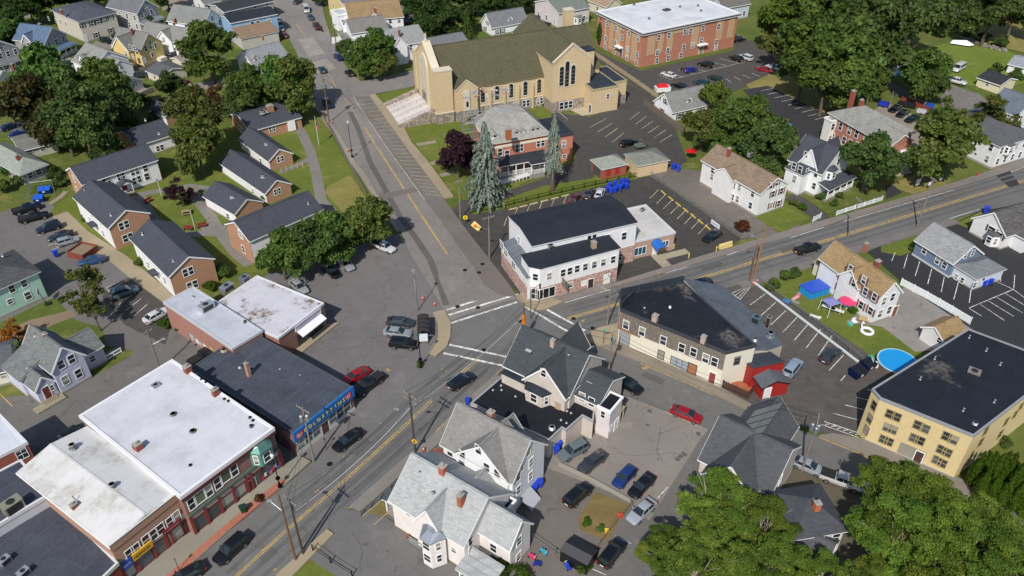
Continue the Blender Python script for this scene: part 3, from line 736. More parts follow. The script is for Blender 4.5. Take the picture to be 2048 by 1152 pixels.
for x,y in((956,617),(968,702),(1045,672),(930,542),(965,530),(958,547),(1039,644),(1147,639),(1185,658),(915,615),(660,930)):
 c=at(x,y);me=cached('mh',lambda:MB().tube((0,0,0),(0,0,.012),.42,.42,16).mesh('manhole',mat('metal','3a3836')))
 link('manhole_cover',me,road,(c.x,c.y,max(road['z'],gz(c.x,c.y))+.002))
fan(bay_,(714,204),(850,390),(745,199),(884,394),26,.1,YW)
line(bay_,[(707,195),(768,288),(850,402)],.12,YW)
fan(church_lot,(1180,255),(1225,285),(1212,238),(1248,266),4,.12,YW)
fan(church_lot,(1259,240),(1320,285),(1280,224),(1344,270),6,.12,YW)
line(church_lot,[(1118,225),(1135,239)],.12,WL,'parking_line')
fan(apt_lot,(1316,150),(1440,118),(1343,160),(1478,127),7,.12,WL);line(apt_lot,[(1341,160),(1490,124)],.12,WL)
fan(apt_lot,(1450,157),(1520,143),(1462,165),(1540,150),5,.12,WL)
fan(east_lot,(1522,182),(1630,240),(1549,177),(1656,233),9,.12,WL)
lines(east_lot,[(1556,264,1587,254)],.12,WL)
BL=mat('marking','2f7fb8')
for x,y in((1552,239),(1576,251)):sheet('accessible_bay_mark',None,BL,z=east_lot['z']+.004,parent=east_lot,world=strip_pts([(x-5,y),(x+5,y-3)],1.6))
for k in range(3):lines(east_lot,[(1556+k*4,250-k*1.5,1562+k*5,244-k)],.12,WL,'hatch_line')
fan(w_lot,(1299,398),(1410,479),(1317,380),(1430,458),9,.12,YW)
fan(w_lot,(1030,428),(1127,408),(1036,415),(1133,392),5,.12,YW);lines(w_lot,[(1008,452,1014,436)],.12,YW)
for i in range(7):
 t=i/6;a=at(1322+t*88,383+t*69);d=at(1330+t*88,390+t*69)-a
 MB().bar((0,0,.1),(d.normalized().x*1.9,d.normalized().y*1.9,.1),.2,.16).build('wheel_stop',mat('paint','d8b552'),w_lot,(a.x,a.y,w_lot['z']))
for i in range(6):
 a=at(1018+i*21,421-i*5.3);d=(at(1034+i*21,417-i*5.3)-a).normalized()
 MB().bar((0,0,.1),(d.x*1.8,d.y*1.8,.1),.2,.16).build('wheel_stop',mat('paint','cdbd8a'),w_lot,(a.x,a.y,w_lot['z']))
fan(shake_lot,(1541,651),(1637,739)if False else(1636,712),(1572,622),(1664,672),5,.12,WL)
lines(shake_lot,[(1500,611,1530,589),(1522,632,1552,605),(1658,742,1687,711),(1681,763,1690,752)],.12,WL,'parking_line')
fan(shake_lot,(1735,780),(1660,845),(1770,790),(1720,866),1,.12,WL)
lines(shake_lot,[(1735,781,1770,790),(1712,796,1760,806),(1690,811,1745,825),(1666,828,1735,846),(1642,850,1716,876),(1648,844,1720,868)],.12,WL,'parking_line')
for k in range(6):lines(shake_lot,[(1650+k*12,850+k*4,1660+k*12,849+k*4)],.12,WL,'hatch_line')
lines(shake_lot,[(1463,588,1507,567),(1463,588,1480,600),(1480,600,1507,567),(1470,592,1490,578),(1476,597,1499,572)],.1,WL,'hatch_line')
lines(blue_lot,[(1790,506,1783,523),(1815,510,1807,538),(1839,524,1830,553),(1863,539,1855,569),(1888,555,1882,585),(1917,563,1907,600),(1938,607,1942,577),(1938,617,2026,580),(1990,563,2026,580),(2026,580,2080,620),(1960,610,2008,642),(1976,603,2027,634),(1993,596,2045,627),(2010,588,2062,620),(1938,618,1962,633),(2003,536,2000,565),(2029,551,2027,578)],.13,WL,'parking_line')
fan(stalls,(237,610),(266,634),(270,586),(296,608),3,.12,WL)
lines(stalls,[(212,576,238,565),(216,582,245,566),(222,586,250,571),(212,576,222,588)],.12,WL,'hatch_line')
lines(back,[(0,788,25,813)],.14,YL,'parking_line')
for a in((74,472,103,462),(96,492,120,480),(104,500,150,480)):lines(back,[a],.12,WL,'parking_line')
lines(alley,[(1315,998,1335,976),(1230,1073,1262,1089),(1185,1140,1212,1152)],.12,WL,'parking_line')
def scatter(parent,pix,n,k):
 """tar-sealed cracks and oil stains on a paved sheet"""
 p=[at(*q)for q in pix];p=[(q.x,q.y)for q in p];xs=[q[0]for q in p];ys=[q[1]for q in p]
 def rp():
  for _ in range(200):
   x,y=random.uniform(min(xs),max(xs)),random.uniform(min(ys),max(ys))
   if inpoly(x,y,p):return Vector((x,y,0))
  return Vector((xs[0],ys[0],0))
 for i in range((n+1)//2):
  c=rp();a=random.random()*6.3;c_=[c]
  for j in range(random.randint(6,16)):
   a+=random.uniform(-.35,.35);c=c+Vector((math.cos(a),math.sin(a),0))*random.uniform(.6,1.2)
   if not inpoly(c.x,c.y,p):break
   c_.append(c)
  if len(c_)<4:continue
  m=MB();z=parent['z']+.003+i*.0001;w_=random.uniform(.018,.04)
  for q,r in zip(c_,c_[1:]):d=(r-q).normalized();t=Vector((-d.y,d.x,0))*w_;m.poly([(v.x,v.y,z)for v in(q-t,r-t,r+t,q+t)],[(0,1,2,3)])
  m.build('crack_seal',mat('asphalt','4a4845'),parent)
 for i in range((k+1)//2):
  c=rp();r0=random.uniform(.15,.42);z=parent['z']+.0035+i*.0001
  q=[(c.x+r0*random.uniform(.5,1.3)*math.cos(6.283*t/11),c.y+r0*random.uniform(.5,1.3)*math.sin(6.283*t/11),z)for t in range(11)]
  MB().poly(q,[tuple(range(11))]).build('oil_stain',mat('asphalt','57534f'),parent)
random.seed(21)
for o_,px_,n_,k_ in((jlot,[(600,640),(740,500),(820,520),(860,640),(820,720),(700,760)],12,14),(road,[(480,1110),(780,830),(1000,660),(1040,690),(860,850),(560,1120)],14,8),(road,[(1140,615),(1900,390),(1900,420),(1140,650)],12,6),(road,[(1230,730),(1480,830),(1440,850),(1230,770)],6,4),(roadB,[(700,240),(760,240),(940,520),(960,590),(900,610),(800,440)],14,6),(w_lot,[(1220,380),(1300,370),(1460,480),(1350,520),(1280,440)],12,14),(shake_lot,[(1480,600),(1540,600),(1720,730),(1700,840),(1560,820)],10,12),(hlot,[(1200,890),(1270,810),(1420,870),(1330,1000),(1200,920)],10,22),(plot,[(660,1080),(720,1040),(900,1140),(720,1150)],6,6),(back,[(20,820),(220,730),(300,700),(180,820),(60,900)],8,8),(church_lot,[(1130,240),(1240,220),(1330,260),(1340,320),(1180,320)],8,8),(apt_lot,[(1300,150),(1460,110),(1530,130),(1440,175)],6,8),(alley,[(1320,1020),(1420,880),(1450,880),(1300,1130)],5,5)):scatter(o_,px_,n_,k_)
line(jlot,[(829,560),(834,600),(836,622)],.1,mat('marking','c8c0b4'),'parking_line')
#  BUILDINGS
SID=lambda c:mat('siding',c)
SH=lambda c,c2=None:mat('shingle',c,c2)
TAR=lambda c:mat('tarroof',c)
BR=lambda c,c2=None:mat('brick',c,c2)
WS=SID('e6e6e6')
def text(body,size,m,parent,loc,rot,name='lettering',ext=.02):
 cu=bpy.data.curves.new('lettering','FONT');cu.body=body;cu.size=size;cu.extrude=ext;cu.align_x='CENTER';cu.align_y='CENTER';cu.offset=size*.012
 t=bpy.data.objects.new('lettering',cu);COL.objects.link(t)
 bpy.context.view_layer.update()
 me=bpy.data.meshes.new_from_object(t.evaluated_get(bpy.context.evaluated_depsgraph_get()));bpy.data.objects.remove(t)
 me.materials.clear();me.materials.append(m)
 o=link(name,me,parent,loc);o.rotation_euler=rot;return o
def marks(parent,x0,x1,y,z,h,col):
 """a line of small painted strokes: lettering too worn and small to read"""
 m=MB();x=x0
 while x<x1-.1:
  w=h*random.uniform(.25,.5)
  m.box(x,y-.012,z-h*random.uniform(.3,.5),x+w*.4,y,z+h*random.uniform(.3,.5))
  if random.random()<.7:k=z+h*random.uniform(-.35,.25);m.box(x+w*.4,y-.012,k,x+w,y,k+h*.2)
  x+=w+h*.16
 return m.build('sign_marks',mat('paint',col),parent)
 # -- campus of low brick and white housing blocks
SLATE=SH('40434c');CBR=BR('b07a50','9a6642');CG='housing blocks of the campus'
def campus_block(label,p0,p1,p2,h,rise,axis,faces,**kw):
 b=Bld('housing_block',label,p0,p1,p2,z=h,cat='apartment block',group=CG,**kw)
 b.body(h,'gable',rise,axis,wall=WS,rm=SLATE,over=.35,base=.3)
 for f in faces:b.gpanel(f,h,rise,CBR)
 return b
b=campus_block('brick gabled housing block nearest the blue dumpsters, dark slate roof',(217.5,455),(296,425.5),(149,394),5.1,2.2,'y','f')
b.wp('f',[(243.5,452.5),(252.5,448.5)],.95,1.5,sash=1).wp('f',[(251,477),(261,473)],.95,1.5)
b.wp('l',[(207,467),(181,440)],.9,1.4).wp('l',[(182,425),(200,443)],.8,1.0)
b.vent(170,383,6.2);b.vent(222,431,6.3)
b.door('l',193,455,col='d8d8d4');
b.part('entry_hood',MB().box(-1.3,b.D*.42,2.5,0,b.D*.42+2.2,2.75),SLATE)
b=campus_block('brick gabled housing block closest to the white flat-roofed stores',(338.7,552),(425,517),(260,478),5.1,2.2,'y','f')
b.wp('f',[(371.5,545.5),(381,541.5)],.95,1.5).wp('f',[(380,572),(390,568)],.95,1.5)
b.wp('l',[(330,561),(297,530)],.9,1.4).wp('l',[(285,520),(320,548)],.8,1.0)
b.vent(285,469,6.2);b.vent(347,523,6.3)
b.door('l',312,548,col='d8d8d4')
b.part('entry_hood',MB().box(-1.3,b.D*.35,2.5,0,b.D*.35+2.2,2.75),SLATE)
b=campus_block('long white two-storey housing block with purple-red front door',(164,368),(312.5,319),(135,340.5),5.1,2.2,'x','lr')
b.wp('f',[(208,357.5),(215,355),(237,348.5),(243,346),(264,339),(272,336.5),(289,331)],.9,1.4)
b.wp('f',[(270,361.5),(277.5,358.5),(294,353)],1.0,1.5).wp('l',[(148,358),(155,380)],.9,1.4)
c_,z_,_=b.hit(248,374,'f');b.door('f',248,372,col='7a2145',wd=1.1)
b.dormer('f',c_,3.0,2.55,2.6,1.6,WS,SLATE,-1.5,rise=.8,win=None);b.part('step',MB().box(c_-1.2,-1.9,0,c_+1.2,0,.35),mat('concrete','9a9284'))
for k in(-1.3,1.3):b.part('porch_post',MB().box(c_+k-.07,-1.45,.35,c_+k+.07,-1.3,2.5),mat('paint',WHITE))
b=campus_block('white two-storey housing block behind the clump of roadside trees',(499,481),(643,418),(456,447),5.1,2.2,'x','lr')
b.wp('f',[(598,442.5),(605.5,439.5)],.9,1.4).wp('l',[(482,470),(487,498),(480,467)],.95,1.5)
b.vent(617,408,6.3)
for lab,p0,p1,p2,wn in(('low brick-gabled cottage by the zigzag wooden ramp',(538,321),(583,306),(486,276),[(558,319),(563.5,317)]),('middle of three low brick-gabled cottages facing the lawn path',(531,386),(580,367),(450,322),[(552,384),(557.5,382)]),('lowest of three low brick-gabled cottages, beside two round bushes',(470,427),(523,403),(424,385),[])):
 b=campus_block(lab,p0,p1,p2,2.7,1.9,'y','f')
 b.wp('f',wn,.9,1.3);b.wp('l',[((p0[0]*.7+p2[0]*.3),(p0[1]*.7+p2[1]*.3)+18)],.9,1.2)
 b.vent(p0[0]-5,p0[1]-32,4.3,.5,.3,name='roof_fan')
b=campus_block('low brick housing hall with dark roof beside the north lawn',(500,262),(601,234),(472,237),2.9,2.0,'x','lr',D=12)
b.gpanel('f',2.9,0,CBR,name='brick_wall');b.wp('f',[(541,255),(546,253.5),(520,262)],.9,1.3);b.wp('l',[(481,258),(486,263)],1.2,1.6,sash=2)
b.chim(539,211,6.0,1.6,1.5,1.2,'a07855');b.vent(525,226,4.8,.6,.4,name='roof_fan');b.vent(533,223,4.8,.6,.4,name='roof_fan')
b.part('white_panel',MB().box(b.W*.72,-.5,.2,b.W*.86,-.06,2.6),mat('paint',WHITE))
b=campus_block('housing block with slate roof half hidden behind the broad olive tree',(270,292),(345,268),(246,263),3.2,2.0,'x','lr')
b.wp('f',[(317,299),(324,297)],.9,1.3);b.wp('l',[(259,277)],.9,1.3);b.vent(291,241,5,.5,.15);b.vent(318,268,5,.5,.15)
b=campus_block('small brick-gabled cottage at the campus edge by the dark hedge',(331,232),(360,221),(316,213),2.7,1.6,'y','f')
b.wp('f',[(329,227)],.9,1.2)
# -- west side
b=Bld('ranch_house','grey ranch house with pale hipped roof at the left edge',(42,348),(91,329),(-40,305),z=2.8)
b.body(2.8,'hip',2.2,wall=SID('8a8a8a'),rm=SH('8a9088'),over=.6,base=.4);b.wp('f',[(76,341),(60,350)],1.1,1.2);b.chim(34,311,5.6,1.0,.8,.5)
b=Bld('garage','low grey-roofed garage with cream walls behind the dark reddish tree',(40,302),(112,284),(33,274),z=2.4,cat='garage')
b.body(2.4,'gable',.8,'x',wall=SID('b9b6ac'),rm=SH('74746f'));b.wp('f',[(60,302),(85,296)],1.0,.9)
b=Bld('mint_house','pale mint-green house with dark hip roof by the back street',(-34,590),(74,543),(30,500),z=5.6)
b.body(5.6,'hip',1.9,wall=SID('a9cdbf'),rm=SH('4d4d50','35363a'),over=.5,base=.5)
b.wp('f',[(45,559),(20,569)],.9,1.4).wp('f',[(56,591)],1.0,1.5).wp('f',[(20,603)],.8,.9);b.vent(5,512,7.0)
b=Bld('lavender_house','pale lavender gabled house with brown door and grey shingle roofs',(104,742),(165,708),(50,694),z=4.9)
LV=SID('c3c6d8');GS=SH('6d716f','52565a')
b.body(4.9,'gable',3.0,'y',wall=LV,rm=GS,base=.5,over=.35)
b.wp('f',[(122,729),(143,718),(131,760),(157,747)],.95,1.5)
b.body(3.6,'shed_l',1.5,r=(-3.4,b.D*.42,-.05,b.D-.1),wall=LV,rm=GS,base=.45,over=.3)
b.body(2.9,'gable',1.7,'y',r=(-3.0,b.D*.05,-.2,b.D*.45),wall=LV,rm=GS,base=.45,over=.25)
b.door('f',c=-1.7,off=b.D*.05,z=1.6,col='6e2f2a',wd=.95);b.win('f',-.8,1.9,.5,.9,off=b.D*.05)
for k in range(4):b.part('step',MB().box(-2.8,b.D*.05-.4-k*.32,0,-.6,b.D*.05-.08-k*.32,.55-k*.13),mat('wood','8d8470'))
b.part('deck',MB().box(-4.4,-1.2,0,0,b.D*.05-.05,.3),mat('wood','8f8872'))
b.body(3.4,'gable',2.0,'x',r=(b.W-.2,1.6,b.W+3.6,b.D*.8),wall=LV,rm=GS,base=.4,over=.3)
b.door('r',c=b.D*.4,off=b.W+3.6,z=1.5,col='d8d8e0');b.win('f',b.W+1.6,2.0,.8,1.0,off=1.6)
b.part('railing',MB().box(b.W+3.6,1.7,.9,b.W+6.2,1.78,1.05).box(b.W+3.6,1.7,.3,b.W+6.2,1.78,.4).box(b.W+6.1,1.7,0,b.W+6.2,1.8,1.1).box(b.W+4.8,1.7,0,b.W+4.9,1.8,1.1),mat('paint','efefef'))
b.part('ramp',MB().box(b.W+3.6,1.8,0,b.W+6.3,3.4,.28),mat('concrete','8e887c'));b.chim(89,668,8.2,1.3,.6,.6,'96604c');b.vent(70,672,7.2,.4,.12)
b=Bld('cream_house','cream house with dark roof cut by the left edge',(-40,752),(24,735),(-50,700),z=2.9)
b.body(2.9,'gable',1.8,'x',wall=SID('d9d6c8'),rm=SH('54585c'),base=.4);b.wp('f',[(2,743)],.8,1.1)
# -- stores round the parking lot
b=Bld('low_brick_store','long low brick building with grey flat roof, graffiti on its flank',(465,698.5),(524,663),(336,602),z=5.3,cat='store')
b.body(5.3,'flat',wall=BR('9a5a44','824836'),rm=mat('membrane','b6b9c2'),coping='b8b9bd',over=.12,par=.2)
b.unit(414,619,5.45,2.3,1.3,1.1);b.vent(386,595,5.45,.3,.15);b.vent(403,607,5.45,.3,.15);b.vent(490,645,5.45,.4,.15,'5a5a5a')
for k in range(7):
 random.seed(40+k);y=b.D*.28+k*1.05+random.random()*.3
 b.part('graffiti',MB().box(-.02-.002*k,y,.5+random.random()*.5,-.004,y+.7+random.random()*.6,1.4+random.random()*.6),mat('paint',random.choice(['d8d4cc','9fb0b8','c8b878','e0dcd6'])))
b=Bld('party_store','brick corner store with rust-stained white flat roof and white awning',(557,677),(647,608),(530,543),z=4.7,cat='store')
b.body(4.7,'flat',wall=BR('8a4b36','743d2d'),rm=mat('membrane','c2c0c6','6e5238'),coping='d2d2d4',over=.1,par=.15)
s_=b.W
b.part('awning',MB().slab([(s_*.36,-1.3,2.9),(s_*.9,-1.3,2.9),(s_*.9,-.02,3.5),(s_*.36,-.02,3.5)],.1),mat('paint','e6e6ea'))
sg=b.part('sign_board',MB().box(s_*.34,-.14,3.55,s_*.92,0,4.65),mat('paint','dcdce2'))
marks(sg,s_*.36,s_*.9,-.15,4.22,.5,'7a2f66');marks(sg,s_*.42,s_*.82,-.15,3.78,.22,'a0466a')
for k in range(4):b.win('f',s_*(.42+.14*k),1.5,1.35,2.2,col='3a3a3a',sash=1)
b.unit(455,580,4.85,2.2,1.2,1.0,'b9bdbf');b.unit(490,562,4.85,1.6,1.1,.9,'a8acb0')
b=Bld('blue_fascia_store','one-storey brick store with black roof and blue fascia with yellow lettering',(586,868),(703,775.5),(396,728.5),z=4.4,cat='store')
b.body(4.4,'flat',wall=BR('6b3a30','57302a'),rm=TAR('3f434c'),coping='4a4d52',over=.08,par=.12)
sg=b.part('fascia_sign',MB().box(-.15,-.35,2.9,b.W+.15,-.02,4.75),mat('paint','1f66a8'))
for i,ch in enumerate('GOLDSTEINS'):text(ch,.86,mat('paint','d9c43a'),sg,(b.W*(.17+.072*i),-.38,3.75+.05*math.sin(i*2.1)),(R(90),R(8*math.sin(i*1.7)),0))
for k in(.07,.9):
 e=MB().box(-.6,-.03,-.45,.6,0,.45).build('sign_badge',mat('paint','b5283a'),sg,(b.W*k,-.36,3.8));marks(e,-.5,.5,-.03,.1,.5,'e8e0dc');marks(e,-.4,.45,-.03,-.28,.22,'e8e0dc')
b.part('stall_riser',MB().box(0,-.08,0,b.W*.42,-.0,.55).box(b.W*.54,-.08,0,b.W,0,.55),mat('paint','c9c8c4'))
for k in(.07,.2,.33,.61,.74,.87):b.win('f',b.W*k+.1,1.75,1.25,1.9,col='b8b8b8',gl='3a4448',off=-.005)
b.door('f',c=b.W*.48,z=1.15,col='5a3a30',wd=1.3,off=-.005)
b.chim(492,727,7.0,2.6,.5,.5,'b58a76');b.vent(505,742,4.55,.5,.2,'6f7276');b.vent(480,735,4.55,.35,.15);b.vent(448,700,4.6,.2,.3,'b8a890',name='roof_patch');b.vent(560,738,4.55,.2,.1);b.vent(600,750,4.5,.2,.1)
MUR=['6a3f5c','3f6a62','8a6a3a','5a5f80']
for k in range(9):b.part('mural_panel',MB().box(-.03,b.D*(.06+.1*k),.3,-.004,b.D*(.06+.1*k)+1.5,2.2),mat('paint',MUR[k%4]))
# -- shopping block at the lower left
RB1=BR('7d3f34','6a332b')
b=Bld('shop_block','two-storey red brick shop block with clean white roof and teal bay window',(361.5,994),(546,858),(180,822),z=7.6,cat='shops',D=None)
b.body(7.6,'flat',wall=RB1,rm=mat('membrane','c6c6cc'),coping='dcdcde',over=.18,par=.3)
b.part('cornice',MB().box(-.1,-.32,6.85,b.W+.1,-.185,7.3),mat('paint','4d2522'))
b.wp('f',[(384,1007),(417,982),(436,966),(468,941)],1.0,1.8,sash=1).wp('f',[(400,994),(451,952)],1.5,1.8,sash=0,gl='5a5f4c')
b.part('string_course',MB().box(0,-.3,3.75,b.W,-.0,4.1),mat('paint','4c6156'));b.part('sign_band',MB().box(.2,-.12,3.0,b.W-.2,0,3.72),mat('paint','b09c98'))
bw=b.bay('f',b.W*.82,3.3,1.3,4.2,6.6,mat('paint','4f7d74'),mat('metal','6f9c8f'),wins=[(5.4,1.5)],flat=.5)
for k,(x,wd)in enumerate(((.06,1.7),(.2,2.0),(.36,2.0),(.5,1.6),(.7,2.2),(.84,2.6))):
 b.win('f',b.W*x+.3,1.65,wd,2.0,col='6b2f2c',gl='3c4448',sash=0 if wd<2.1 else 3)
for k in(0,.14,.29,.44,.59,.64,.99):b.part('pilaster',MB().box(b.W*k,-.22,0,b.W*k+.35,0,3.74),mat('paint','7e2f2c'))
b.door('f',c=b.W*.61+.6,z=1.15,col='27524c',off=-.005)
for i in range(9):b.part('window_poster',MB().box(b.W*.76+i*.42,-.14,.7+(i%3)*.25,b.W*.76+i*.42+.36,-.1,1.35+(i%3)*.25),mat('paint',['b23a4c','d8d4dc','3c5f9c','c87a8c'][i%4]))
b.chim(373,733,8.8,1.2,.9,.8);b.chim(429,779,8.8,1.2,.9,.6);b.chim(274,888,8.7,1.1,.9,.8);b.vent(503,854,7.7,.4,.18,'5c5f62')
for x,y in((347,829),(386,863)):b.vent(x,y,7.7,.25,.3,'7a766a',name='roof_fan')
b.vent(381,931,7.7,.2,.15,'3a3a3a');b.unit(312,773,7.7,1.0,.8,.35,'c8c8cc',name='roof_hatch')
for x,y in((393,747),(403,760),(412,766),(449,799),(457,803),(500,836),(506,842)):b.vent(x,y,7.7,.25,.14,'45454a')
PB=BR('a8795f','946650')
b=Bld('shop_row','pink-brown brick shop row with weathered off-white roof',(221,1096),(361,986),(61,930),z=7.0,cat='shops')
b.body(7.0,'gable',.9,'y',wall=PB,rm=mat('membrane','cbcac8','aca89e'),over=.12,th=.2)
b.part('parapet',MB().box(-.1,-.12,6.4,b.W+.1,.3,7.5),PB);b.part('coping',MB().box(-.15,-.2,7.5,b.W+.15,.38,7.62),mat('paint','d4d4d2'))
b.wp('f',[(260,1107),(272,1098),(293,1079.5),(307,1069),(321,1058),(341,1043.5),(352.5,1033)],.95,1.6,sash=1,off=-.13)
b.part('sign_band',MB().box(0,-.16,2.9,b.W,0,3.9),mat('paint','9c8a84'))
sg=b.part('yellow_sign',MB().box(b.W*.16,-.4,2.9,b.W*.44,-.165,3.95),mat('paint','cf9a2a'));marks(sg,b.W*.18,b.W*.42,-.41,3.42,.5,'2a2320')
sg=b.part('blue_sign',MB().box(.15,-.4,2.6,b.W*.145,-.165,3.9),mat('paint','23459c'));marks(sg,.25,b.W*.135,-.41,3.3,.3,'c8d0e8')
sg=b.part('maroon_sign',MB().box(b.W*.6,-.4,3.1,b.W*.87,-.165,3.7),mat('paint','6f1f2c'));marks(sg,b.W*.62,b.W*.85,-.41,3.4,.22,'c8a8a8')
for x,wd,gl in((.1,1.2,'4a5560'),(.28,2.3,'5c6a74'),(.5,1.7,'5a5f5c'),(.78,2.3,'5f6864'),(.93,1.3,'2a2c2e')):b.win('f',b.W*x,1.6,wd,1.9,col='7e2f2c',gl=gl,sash=0,off=-.01)
for k in(0,.18,.42,.6,.68,.965):b.part('pilaster',MB().box(b.W*k,-.15,0,b.W*k+.3,0,2.9),mat('paint','86362f'))
for x,y in((86+60,896),(226,975)):b.vent(x,y,7.95,.7,.28,'8a8c8a',name='roof_fan')
b.chim(146,1009,7.9,1.0,.7,.6);b.part('drain_pipe',MB().tube((1.6,9,7.3),(1.4,9,8.5),.05),mat('metal','4a4a4a'))
b.vent(270,905,7.2,1.2,.06,'4a4a4a')
b=Bld('dark_roof_shop','low shop with dark flat roof and red frontage in the bottom-left corner',(205,1160),(236,1130),(40,1040),z=4.6,cat='shops')
b.polybody([(236,1128),(110,1003),(42,1042),(-60,1110),(-60,1300),(120,1240)],4.6,4.6,BR('8a3530'),TAR('3c3f48'),'c8c8c8')
b.unit(12,1126,4.7,1.2,.8,.8);b.unit(50,1150,4.7,1.2,.8,.8)
b=Bld('upper_dark_roof_shop','taller shop with dark roof and white side wall above the low dark roof',(40,1035),(108,990),(-30,950),z=6.4,cat='shops')
b.polybody([(100,990),(42,922),(-80,985),(-50,1080),(35,1028)],6.4,6.4,SID('cfcfd2'),TAR('3b3e47'),'d0d0d2')
b.unit(30,1020,6.5,2.2,1.4,1.5,'c9c2a4',name='roof_house')
b=Bld('brick_white_roof_shop','brick building with pale roof at the far left edge',(-60,944),(54,886),(-100,880),z=6.6,cat='shops')
b.polybody([(54,886),(0,830),(-110,885),(-60,944)],6.6,6.6,BR('9a5a48'),mat('membrane','c4c8d0'),'d2d2d4')
b.wp('f',[(44,908)],1.2,1.6,sash=2)
# -- white corner building, junction
MX=mat('mixbrick')
b=Bld('corner_building','white and stone-faced corner building with two flat black roofs',(1064,493),(1274,445.5),(1024,433),z=8.5,cat='shops')
b.body(8.5,'gable',.7,'x',wall=SID('e2e2e2'),rm=TAR('22262d'),over=.15,trim='c8ccd2')
fb=[b.lc(x,y,7.2)for x,y in((1039,505),(1059,534),(1080,538),(1239,496),(1210,475))]
p=[(q.x,q.y)for q in fb];p[4]=(p[3][0],.02);p[0]=(p[0][0],.02)
b.part('front_wing',MB().prism([p[0],p[1],p[2],p[3],p[4]],3.1,7.2),SID('e6e6e4'))
b.part('stone_base',MB().prism([(x+(.03 if i in(0,1)else 0),y+(.03 if i in(1,2,3)else 0))for i,(x,y)in enumerate(p)],0,3.1),MX)
b.part('front_roof',MB().prism([(p[0][0]-.15,p[0][1]),(p[1][0]-.15,p[1][1]),(p[2][0],p[2][1]-.15),(p[3][0]+.15,p[3][1]-.15),(p[4][0]+.15,p[4][1])],7.2,7.38),TAR('22262d'))
b.part('eave_trim',MB().prism([(p[0][0]-.12,p[0][1]),(p[1][0]-.12,p[1][1]),(p[2][0],p[2][1]-.12),(p[3][0]+.12,p[3][1]-.12),(p[4][0]+.12,p[4][1])],7.0,7.198),mat('paint','d5d9de'))
yf=(p[2][1]+p[3][1])/2
def on_edge(o,q0,q1,pix,wd,ht,sash=1,z=None,gl='20262c',col=WHITE):
 d=Vector(q1)-Vector(q0);L=d.length;d.normalize();a=math.atan2(d.y,d.x)
 nrm=Vector((d.y,-d.x))
 for px,py in pix:
  dr=ray(px,py);oo=Vector((0,0,CAMH))-o.o
  lo=Vector((oo.dot(o.u),oo.dot(o.v)));ld=Vector((dr.dot(o.u),dr.dot(o.v)))
  t=(Vector(q0)-lo).dot(nrm)/ld.dot(nrm);zz=CAMH+dr.z*t;h=lo+ld*t
  w_=link('window',win_frame(wd,ht,col,sash),o.root,(h.x,h.y,max(zz,ht/2+.15)if z is None else z),a);link('pane',win_pane(wd,ht,gl),w_)
on_edge(b,p[2],p[3],[(1098.5,552.5),(1126,545.5),(1139.5,542),(1154,537.5),(1170.5,533.5),(1188.5,529),(1206.5,524.5),(1226,519)],.9,1.4)
on_edge(b,p[1],p[2],[(1071,554)],.9,1.3)
on_edge(b,p[2],p[3],[(1092,586)],3.4,2.0,3,gl='15191c');on_edge(b,p[1],p[2],[(1071,588)],1.4,2.2,2,gl='20262a')
on_edge(b,p[0],p[1],[(1053,577)],2.6,2.1,3,gl='20262a');on_edge(b,p[2],p[3],[(1140,570)],1.0,1.0);on_edge(b,p[2],p[3],[(1168,566)],.9,.9,0,gl='c0c0c0')
for x,col in((1182,'3a2a24'),(1214,'dededc')):
 c,z,o=b.hit(x,560,'f',yf);b.door('f',c=c,z=1.1,off=p[2][1]+(p[3][1]-p[2][1])*(c-p[2][0])/(p[3][0]-p[2][0])-.05,col=col,wd=1.1)
b.part('hanging_sign',MB().box(p[2][0]+4.2,p[2][1]-1.6,2.9,p[2][0]+4.35,p[2][1]-.15,4.4),mat('paint','6e6a62'))
b.wp('f',[(1179.5,474.5),(1188,472),(1216,476),(1248,472)],.95,1.5).wp('l',[(1038,480)],.9,1.4)
b.gpanel('f',3.7,0,MX,r=(b.W-4.6,0,b.W,3),name='stone_facing');b.win('f',b.W-3.3,1.8,1.4,1.3,off=-.06)
b.body(4.9,'shed_l',.5,r=(-2.6,p[0][1]-4.0,-.02,b.D*.75),wall=SID('dededc'),rm=TAR('5a5f66'),over=.1)
b.gpanel('l',3.2,0,MX,r=(-2.6,p[0][1]-4.0,-.02,b.D*.75),name='stone_facing');b.wp('l',[(1027,530),(1012,505),(1004,490)],1.6,1.3,off=-2.66,sash=2)
e0=b.lc(1266.5,484,3.9);e1=b.lc(1348,464,3.9);e2=b.lc(1293,410.5,3.9)
b.body(3.9,'flat',r=(b.W+.02,e1.y-.4,e1.x,e2.y),wall=BR('b08a74','9a7562'),rm=mat('membrane','c0bdb8'),coping='c8c8c8',over=.1,par=.15)
yx=e1.y-.4
c,z,o=b.hit(1280,503,'f',yx);b.win('f',c,1.7,2.4,1.6,off=yx,sash=3,gl='1f4a60')
c,z,o=b.hit(1328,486,'f',yx);b.win('f',c,2.0,1.9,1.2,off=yx,sash=3,gl='1f4a60')
c,z,o=b.hit(1305,500,'f',yx);b.door('f',c=c+.6,z=1.15,off=yx,col='d8dcdc')
aw=MB();
for k in range(6):
 t0,t1=k/6*math.pi,(k+1)/6*math.pi
 aw.slab([(c-.6-1.1*math.cos(t0)+1.2,yx-2.4,2.4+.9*math.sin(t0)),(c-.6-1.1*math.cos(t1)+1.2,yx-2.4,2.4+.9*math.sin(t1)),(c-.6-1.1*math.cos(t1)+1.2,yx-.02,2.7+.9*math.sin(t1)),(c-.6-1.1*math.cos(t0)+1.2,yx-.02,2.7+.9*math.sin(t0))],.05)
b.part('awning',aw,mat('plastic','2464b4'))
